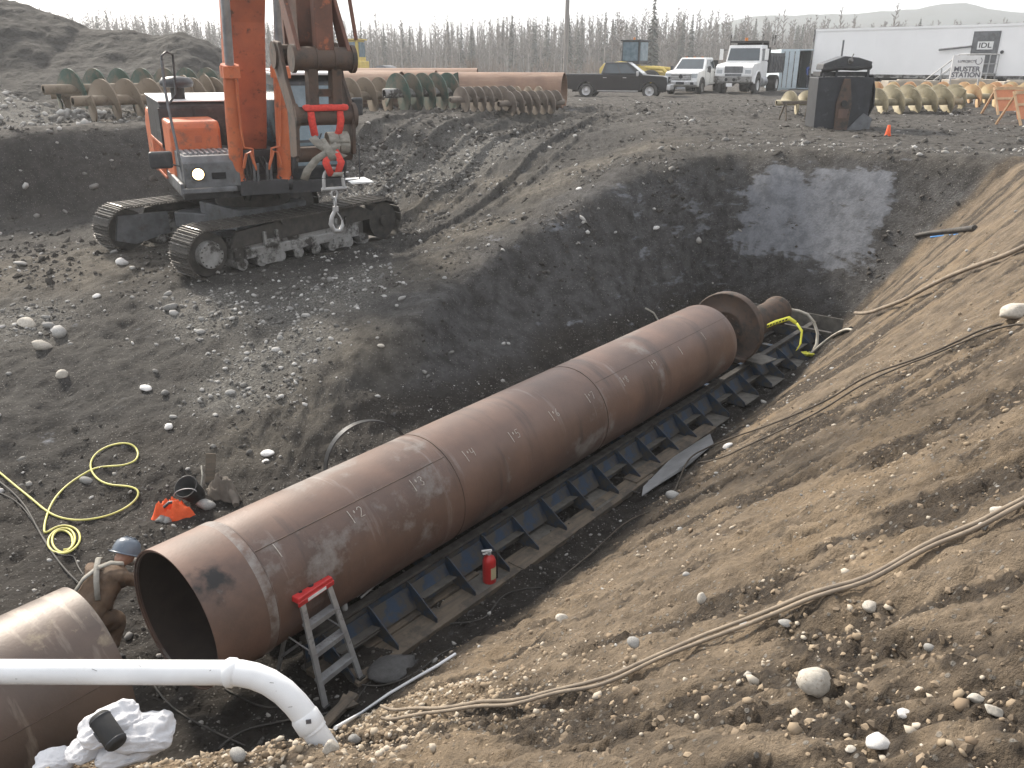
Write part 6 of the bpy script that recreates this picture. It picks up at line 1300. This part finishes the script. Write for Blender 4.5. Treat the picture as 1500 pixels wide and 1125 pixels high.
def sack(label, px, py, dep_lift, sx, sy, sz, rz_, tilt=(0, 0), seed=1):
    p = atd(px, py, 4.72); bm = bmesh.new(); bmesh.ops.create_icosphere(bm, subdivisions=5, radius=1)
    cc = np.array([list(v.co) for v in bm.verts]); e = .62
    x = np.abs(cc[:, 0]) ** e * np.sign(cc[:, 0]); y = np.abs(cc[:, 1]) ** e * np.sign(cc[:, 1]); z = cc[:, 2] * (1 - .45 * np.abs(x) ** 3 - .2 * np.abs(y) ** 4)
    f = fbm(x * 1.6 + seed * 3, y * 1.6 + cc[:, 2], seed, 4); f2 = fbm(x * 5 + seed, y * 5, seed + 9, 2)
    f4 = 1 - np.abs(fbm(x * 2.6 + seed * 5, y * 2.6 + cc[:, 2], seed + 5, 3)) * 2.4; f3 = fbm(x * 9 + seed, y * 3 + cc[:, 2] * 3, seed + 3, 2)
    z = z + .06 * f3 + .15 * (f4 - .6); Vn = np.stack([x * sx * (1 + .14 * f), y * sy * (1 + .1 * f), (z * (1 + .45 * f) + .08 * f2) * sz], -1)
    for v, q in zip(bm.verts, Vn): v.co = q
    me = bpy.data.meshes.new('sack'); bm.to_mesh(me); bm.free(); me.polygons.foreach_set('use_smooth', [True] * len(me.polygons)); me.materials.append(m_sand)
    r = thing('sack', label, 'sack', p + np.array([0, 0, dep_lift]), rz_); r.rotation_euler = (tilt[0], tilt[1], rz_)
    mkobj('bag', me, None, r); mb = MB(); n = 15
    top = [(sx * .98 + .05 + .02 * sin(k * 2.3), sy * (.75 - 1.5 * k / (n - 1)), .02 * sin(k * 1.9)) for k in range(n)]; bot = [(sx * .88, sy * (.6 - 1.2 * k / (n - 1)), 0) for k in range(n)]
    mb.add(top + bot, [(k, k + 1, n + k + 1, n + k) for k in range(n - 1)], None, True); return r
s1 = sack('white sack at the bottom front of the heap by the pebble ridge', 195, 1100, .04, .19, .12, .06, .35, (.1, -.1), 2)
s2 = sack('white sack on top of the heap under the black speaker', 165, 1082, .10, .17, .12, .065, .5, (.25, -.1), 5)
s3 = sack('white sack on the right of the heap under the white elbow pipe', 212, 1082, .05, .17, .13, .07, .25, (.2, .1), 7)
s4 = sack('white sack lying flat apart at the left of the heap', 85, 1118, .03, .12, .08, .045, .15, (.1, 0), 9)
s5 = sack('white sack leaning at the left end of the heap', 135, 1104, .06, .13, .09, .055, .9, (.2, 0), 11)
dS = 4.72
sp = thing('portable_speaker', 'black rounded portable speaker resting on the white sacks', 'speaker', atd(158, 1070, dS - .19)); sp.rotation_euler = (R(25), R(28), R(-38))
MB().lathe([(0, -.105), (.045, -.105), (.055, -.095), (.058, -.08), (.058, .08), (.055, .095), (.045, .105), (0, .105)], 26, axis='X').build('body', m_black, sp); MB().box((0, -.057, .012), (.06, .008, .03)).build('badge', m_dkgrey, sp)
MB().lathe([(.0585, -.082), (.061, -.078), (.0585, -.074)], 26, axis='X').lathe([(.0585, .074), (.061, .078), (.0585, .082)], 26, axis='X').build('trim_ring', m_dkgrey, sp)
# ------------------------------------------------------------------ people
def skin(name, verts, edges, rad, material, parent, root=0, sub=2):
    me = bpy.data.meshes.new(name); me.from_pydata([tuple(v) for v in verts], edges, []); o = bpy.data.objects.new(name, me); COL.objects.link(o); o.parent = parent
    md = o.modifiers.new('skin', 'SKIN'); sv_ = me.skin_vertices[0].data
    for i, r in enumerate(rad): sv_[i].radius = (r, r) if not hasattr(r, '__len__') else r
    sv_[root].use_root = True; md.use_smooth_shade = True
    s = o.modifiers.new('sub', 'SUBSURF'); s.levels = sub; s.render_levels = sub
    if material: me.materials.append(material)
    return o
W0 = atd(122, 872, 7.8); Wh = atd(138, 814, 8.12)
fv = Vector((Wh[0] - W0[0], Wh[1] - W0[1], 0)); fv.normalize(); fv = (fv + Vector((.55, .1, 0))).normalized(); lv = Vector((-fv.y, fv.x, 0))
zf = FLOOR + .02; hipz = .56
pr = thing('person', 'worker in brown coveralls and blue grey hard hat bending between the two pipes', 'person', (W0[0], W0[1], zf), atan2(fv.y, fv.x))
V = lambda x, y, z: Vector((x, y, z))       # local: x forward, y left
bv = [V(0, 0, hipz), V(.12, 0, .70), V(.27, 0, .80), V(.36, 0, .84), V(.43, 0, .86),            # pelvis, waist, chest, upper chest, neck
      V(.32, .20, .82), V(.46, .27, .68), V(.60, .17, .70), V(.66, .14, .70),                  # left arm
      V(.32, -.20, .82), V(.47, -.27, .72), V(.62, -.17, .75), V(.68, -.15, .75),             # right arm
      V(-.02, .11, .53), V(.20, .15, .40), V(-.06, .14, .09), V(.06, .15, .04), V(-.02, -.11, .53), V(.22, -.14, .41), V(-.03, -.13, .09), V(.10, -.14, .04)]
be = [(0, 1), (1, 2), (2, 3), (3, 4), (3, 5), (5, 6), (6, 7), (7, 8), (3, 9), (9, 10), (10, 11), (11, 12), (0, 13), (13, 14), (14, 15), (15, 16), (0, 17), (17, 18), (18, 19), (19, 20)]
br = [(.19, .16), (.19, .15), (.225, .17), (.19, .14), .07, .085, .06, .05, .04, .085, .06, .05, .04, .125, .10, .075, .06, .125, .10, .075, .06]
bo = skin('body', bv, be, br, m_cover, pr, 0, 3)
tx = bpy.data.textures.new('cloth_folds', 'CLOUDS'); tx.noise_scale = .11; tx.noise_depth = 2
dm = bo.modifiers.new('folds', 'DISPLACE'); dm.texture = tx; dm.strength = .055; dm.mid_level = .5
hd = V(.535, 0, .90)
skin('head', [V(.44, 0, .86), V(.49, 0, .88), hd + V(.02, 0, 0), hd + V(.09, 0, -.03)], [(0, 1), (1, 2), (2, 3)], [.055, .08, .10, .07], m_skin, pr)
mb = MB(); mb.add([tuple(hd + V(.085, 0, -.115)), tuple(hd + V(.06, .02, -.11)), tuple(hd + V(.06, -.02, -.11)), tuple(hd + V(.10, 0, -.06))], [(0, 1, 3), (0, 3, 2), (1, 2, 3), (0, 2, 1)]); mb.build('nose', m_skin, pr)
hat = MB().lathe([(.135, 0), (.135, .02), (.132, .06), (.115, .115), (.075, .15), (0, .162)], 28).lathe([(.13, 0), (.155, -.004), (.157, .004), (.13, .012)], 28).add([(.12, -.09, -.002), (.20, -.05, -.012), (.21, 0, -.014), (.20, .05, -.012), (.12, .09, -.002), (.12, .09, .008), (.20, .05, .0), (.21, 0, -.002), (.20, -.05, .0), (.12, -.09, .008)], [(0, 1, 2, 3, 4), (5, 6, 7, 8, 9), (0, 9, 8, 1), (1, 8, 7, 2), (2, 7, 6, 3), (3, 6, 5, 4)])
for y in (-.045, 0, .045): hat.tube([(-.12, y, .06), (-.07, y, .137), (0, y, .166), (.07, y, .137), (.12, y, .06)], .008, 6)
hat.build('hard_hat', m_hat, pr, loc=hd + V(.015, 0, .015), rot=(0, R(38), 0))
MB().lathe([(.136, .028), (.1365, .05), (.134, .05)], 10, a0=1.6, a1=2.4).build('hat_sticker', m_white, pr, loc=hd + V(.015, 0, .015), rot=(0, R(38), 0))
ribbon([(.02, .15, .76), (.10, .08, .89), (.2, .0, .965), (.3, -.08, .985), (.38, -.15, .94)], .05, .012, side=(.6, .7, .2)).build('harness_strap', m_strap, pr)
ribbon([(.02, -.15, .76), (.10, -.08, .895), (.2, .0, .972), (.3, .08, .985), (.38, .15, .94)], .05, .012, side=(-.6, .7, .2)).build('harness_strap', m_strap, pr)
m_glove = mat('grey_work_glove', (.24, .22, .19), .9)
for sy, w in ((1, V(.66, .14, .70)), (-1, V(.68, -.15, .75))):
    vs = [w, w + V(.05, -.01 * sy, -.005), w + V(.085, -.015 * sy, -.01)]; es = [(0, 1), (1, 2)]; rd = [.038, .042, .036]
    for k, (dy, ln) in enumerate(((-.03, .07), (-.01, .085), (.012, .08), (.032, .062))):
        b = len(vs); vs += [vs[2] + V(.02, dy, 0), vs[2] + V(.02 + ln * .5, dy, -.015), vs[2] + V(.02 + ln * .75, dy, -.05)]; es += [(2, b), (b, b + 1), (b + 1, b + 2)]; rd += [.0105, .010, .009]
    b = len(vs); vs += [vs[1] + V(.02, -.05 * sy, .0), vs[1] + V(.055, -.07 * sy, -.02)]; es += [(1, b), (b, b + 1)]; rd += [.013, .011]
    skin('hand', vs, es, rd, m_glove, pr, 0, 1)
for sy in (1, -1): MB().prism([(-.12, 0), (.16, 0), (.17, .05), (.05, .10), (-.10, .11)], -.05, .05).build('boot', m_black, pr, bevel=.025, loc=(-.04 if sy > 0 else 0, .15 * sy, -.01))
def stander(label, p, yaw, top, bottom, sc=1.0):
    r = thing('person', label, 'person', p, yaw); r.scale = (sc, sc, sc)
    skin('body', [V(0, 0, .95), V(0, 0, 1.2), V(0, 0, 1.42), V(0, 0, 1.52), V(0, .19, 1.4), V(.03, .26, 1.12), V(.16, .24, .95), V(0, -.19, 1.4), V(.03, -.26, 1.12), V(.16, -.24, .95)], [(0, 1), (1, 2), (2, 3), (2, 4), (4, 5), (5, 6), (2, 7), (7, 8), (8, 9)], [(.15, .12), (.15, .12), (.17, .12), .06, .08, .06, .045, .08, .06, .045], top, r)
    skin('legs', [V(0, 0, .95), V(0, .1, .88), V(.02, .11, .5), V(0, .11, .08), V(.13, .12, .04), V(0, -.1, .88), V(.02, -.11, .5), V(0, -.11, .08), V(.13, -.12, .04)], [(0, 1), (1, 2), (2, 3), (3, 4), (0, 5), (5, 6), (6, 7), (7, 8)], [.13, .1, .075, .05, .045, .1, .075, .05, .045], bottom, r)
    skin('head', [V(0, 0, 1.52), V(.01, 0, 1.62), V(.03, 0, 1.72)], [(0, 1), (1, 2)], [.055, .09, .085], m_skin, r)
    MB().lathe([(.13, 1.72), (.125, 1.78), (.07, 1.85), (0, 1.86)], 18).build('hard_hat', m_hat, r); return r
stander('person in a blue jacket standing in the dark container doorway', cnp + np.array([.62, -1.3, .02]), R(-70), m_bluecl, m_denim)
# ------------------------------------------------------------------ trees
m_trunk = mat('pale_grey_bark', (.30, .275, .25), .95, 0, (.20, .18, .165), 1.5)
m_twig = mat('grey_brown_twigs', (.17, .15, .135), .95, 0, (.115, .10, .09), .5)
m_conif = mat('dark_conifer_needles', (.060, .070, .058), .95, 0, (.075, .078, .066), .6)
m_brush = mat('rusty_brown_brush', (.22, .165, .125), .95, 0, (.15, .12, .10), .3)
def birch(seed, H=10.0):
    r = random.Random(seed); T = MB(); Bm = MB(); lx, ly = r.uniform(-.4, .4), r.uniform(-.3, .3)
    ax = lambda q: Vector((lx * q * q + .12 * sin(q * 5 + seed), ly * q * q, H * q))
    T.tube([ax(q) for q in (0, .25, .5, .75, 1)], [.15, .12, .09, .06, .02], 5, caps=False)
    for k in range(28):
        q = .2 + .78 * (k + r.random()) / 28; p = ax(q); w = r.uniform(0, 2 * pi); ln = (1.15 - q) * H * .22 * r.uniform(.5, 1.1); up = r.uniform(.5, 1.3)
        d = Vector((cos(w), sin(w), up)).normalized(); e = p + d * ln; Bm.tube([p, p + d * ln * .55 + Vector((0, 0, -.05)), e], [.085, .055, .02], 3, caps=False)
        for j in range(2):
            w2 = w + r.uniform(-1.2, 1.2); d2 = Vector((cos(w2), sin(w2), r.uniform(.3, 1.5))).normalized(); b = p + d * ln * r.uniform(.3, .9); Bm.tube([b, b + d2 * ln * r.uniform(.3, .6)], [.055, .018], 3, caps=False)
    return T, Bm
def conifer(seed, H=10.0):
    r = random.Random(seed); T = MB(); Bm = MB(); T.tube([(0, 0, 0), (0, 0, H * .5), (0, 0, H)], [.13, .08, .015], 5, caps=False); n = 24
    for k in range(n):
        q = .12 + .87 * k / n; rad = (1 - q) * H * .17 + .12
        for j in range(8):
            w = 2 * pi * (j + r.random() * .8) / 8; ln = rad * r.uniform(.55, 1.15); z = H * q + r.uniform(-.15, .15); c, s_ = cos(w), sin(w); wd = .11 + ln * .18
            Bm.add([(0, 0, z + .1), (c * ln * .6 - s_ * wd, s_ * ln * .6 + c * wd, z - ln * .18), (c * ln, s_ * ln, z - ln * .42), (c * ln * .6 + s_ * wd, s_ * ln * .6 - c * wd, z - ln * .2)], [(0, 1, 2, 3)])
    return T, Bm
VAR = []
for i in range(5): VAR.append(('bare_birch', birch(i)))
for i in range(3): VAR.append(('conifer', conifer(50 + i)))
LBL = {'bare_birch': 'slender bare grey birch standing in the tree line beyond the yard', 'conifer': 'narrow dark conifer standing in the tree line beyond the yard'}
GRP = {'bare_birch': 'bare birches in the tree line', 'conifer': 'conifers in the tree line'}
PROTO = []; NPV = []
for nm, (T, Bm) in VAR:
    r = thing(nm, LBL[nm], 'tree', (0, 400, -30), 0, GRP[nm]); T.build('trunk', m_trunk, r); Bm.build('crown', m_twig if nm == 'bare_birch' else m_conif, r); PROTO.append(r)
    tri = lambda M_: np.array([t for f in M_.f for t in ((f[0], f[1], f[2]), (f[0], f[2], f[3]))[:len(f) - 2]])
    NPV.append((np.array(T.v), tri(T), np.array(Bm.v), tri(Bm)))
used = set()
def ground_far(x, y): return float(height(x, y))
def put(i, x, y, h, label=None):
    o = PROTO[i] if i not in used else copy_tree(PROTO[i]); used.add(i)
    o.location = (x, y, ground_far(x, y) - .1); o.scale = (h / 10 * random.uniform(.85, 1.15), h / 10 * random.uniform(.85, 1.15), h / 10); o.rotation_euler = (random.uniform(-.03, .03), random.uniform(-.03, .03), random.uniform(0, 6))
    if label:
        o['label'] = label
        if 'group' in o: del o['group']
    return o
for k in range(130):
    px = 120 + (1560 - 120) * (k + random.random()) / 130; Y = random.uniform(150, 176); x = (px - 750) / FPX * Y * .95
    i = random.choice([0, 1, 2, 3, 4]) if random.random() < .9 else random.choice([5, 6, 7]); put(i, x, Y, random.uniform(7.0, 10.0) if i < 5 else random.uniform(6.5, 9.5))
def at_px(px, Y): return (px - 750) / FPX * Y * .95
put(6, at_px(951, 120), 120, 10.8, 'tallest thin conifer rising above the tree line behind the loader')
put(1, at_px(905, 118), 118, 8.2, 'tall bare birch rising behind the black pickup')
put(3, at_px(893, 116), 116, 7.0, 'slim bare birch just left of the tall one behind the pickup')
put(2, at_px(1290, 130), 130, 9.8, 'bare birch crown showing above the white trailer roof')
put(5, at_px(527, 140), 140, 7.5, 'dark conifer standing right of the yellow roller')
put(4, at_px(655, 140), 140, 8.8, 'bare birch standing out above the rusty pipe middle')
put(0, at_px(1215, 135), 135, 9.6, 'bare birch showing above the left end of the trailer')
def wood(name, n, y0, y1, x0, x1, hr, pcon, part, material, seed):
    rg = np.random.default_rng(seed); Vs = []; Fs = []; off = 0; is_con = rg.random(n) < pcon
    var = np.where(is_con, rg.integers(5, 8, n), rg.integers(0, 5, n)); Y = rg.uniform(y0, y1, n); X = rg.uniform(x0, x1, n) * Y; Hh = rg.uniform(*hr, n) * (1 + .12 * np.sin(X * .05)); A_ = rg.uniform(0, 6.28, n)
    for v in range(8):
        m = np.nonzero(var == v)[0]
        if not len(m): continue
        for (vv, ff) in ([NPV[v][:2]] if part == 't' else [NPV[v][2:]]):
            if part == 'b' and v >= 5 or part == 'c' and v < 5: continue
            sc = (Hh[m] / 10)[:, None]; c, s_ = np.cos(A_[m])[:, None], np.sin(A_[m])[:, None]
            P_ = np.stack([(vv[:, 0] * c - vv[:, 1] * s_) * sc + X[m][:, None], (vv[:, 0] * s_ + vv[:, 1] * c) * sc + Y[m][:, None], vv[:, 2][None] * sc + height(X[m], Y[m])[:, None]], -1)
            Vs.append(P_.reshape(-1, 3)); Fs.append((ff[None] + (np.arange(len(m)) * len(vv))[:, None, None]).reshape(-1, 3) + off); off += len(m) * len(vv)
    return mkobj(name, npmesh(name, np.concatenate(Vs), np.concatenate(Fs), material, False), None)
wd = thing('far_wood', 'dense grey wood of bare birches and conifers beyond the yard', 'wood', (0, 0, 0)); wd['kind'] = 'stuff'
for part, mt, nm in (('t', m_trunk, 'trunks'), ('b', m_twig, 'bare_crowns'), ('c', m_conif, 'needles')):
    o = wood(nm, 1150, 166, 235, -.60, .64, (8.8, 10.6), .12, part, mt, 5); o.parent = wd; o['kind'] = 'stuff'
rg = np.random.default_rng(21); n = 7000; Y = rg.uniform(178, 262, n); X = rg.uniform(-.62, .66, n) * Y; Hh = rg.uniform(5.0, 9.6, n); zz = height(X, Y); lx = rg.normal(0, .35, n); rr_ = rg.uniform(.07, .16, n)
tri3 = np.array([[cos(a), sin(a)] for a in (.3, 2.4, 4.5)]); Vt = np.concatenate([np.stack([X[:, None] + rr_[:, None] * tri3[None, :, 0], Y[:, None] + rr_[:, None] * tri3[None, :, 1], np.repeat(zz[:, None], 3, 1)], -1), np.stack([X + lx, Y, zz + Hh], -1)[:, None]], 1)
Ft = np.array([[0, 1, 3], [1, 2, 3], [2, 0, 3]])[None] + (np.arange(n) * 4)[:, None, None]
o = mkobj('bare_stems', npmesh('bare_stems', Vt.reshape(-1, 3), Ft.reshape(-1, 3), m_twig, False), None, wd); o['kind'] = 'stuff'
mb = MB(); rr = random.Random(2)
for k in range(900):
    Y = rr.uniform(140, 185); X = rr.uniform(-.52, .62) * Y; h = rr.uniform(.8, 3.2); z = ground_far(X, Y)
    for j in range(7): mb.tube([(X, Y, z), (X + rr.uniform(-.8, .8) * h * .5, Y + rr.uniform(-.5, .5), z + h * rr.uniform(.6, 1.0))], [.05, .015], 3, caps=False)
tag(mb.build('brush', m_brush, None), kind='stuff')
sh = thing('bare_shrub', 'rusty orange bare shrub standing before the tree line above the big pipe', 'shrub', (at_px(692, 100), 100, -.1)); mb = MB()
for k in range(60):
    w = rr.uniform(0, 6.28); q = rr.uniform(.2, 1.4); mb.tube([(0, 0, 0), (q * .5 * cos(w), q * .5 * sin(w), 1.2), (q * 1.2 * cos(w), q * 1.2 * sin(w), rr.uniform(1.8, 2.8))], [.03, .02, .005], 3, caps=False)
mb.build('stems', m_brush, sh)
# ------------------------------------------------------------------ haze
hz = bpy.data.materials.new('haze'); hz.use_nodes = True; t = hz.node_tree; t.nodes.clear(); out = t.nodes.new('ShaderNodeOutputMaterial'); pvn = t.nodes.new('ShaderNodeVolumePrincipled')
pvn.inputs['Color'].default_value = (.93, .95, .97, 1); pvn.inputs['Density'].default_value = HAZE = .0010; pvn.inputs['Anisotropy'].default_value = .3; t.links.new(pvn.outputs[0], out.inputs['Volume'])
o = MB().box((0, 268, 11.5), (880, 690, 49)).build('haze', hz, None); o['kind'] = 'stuff'
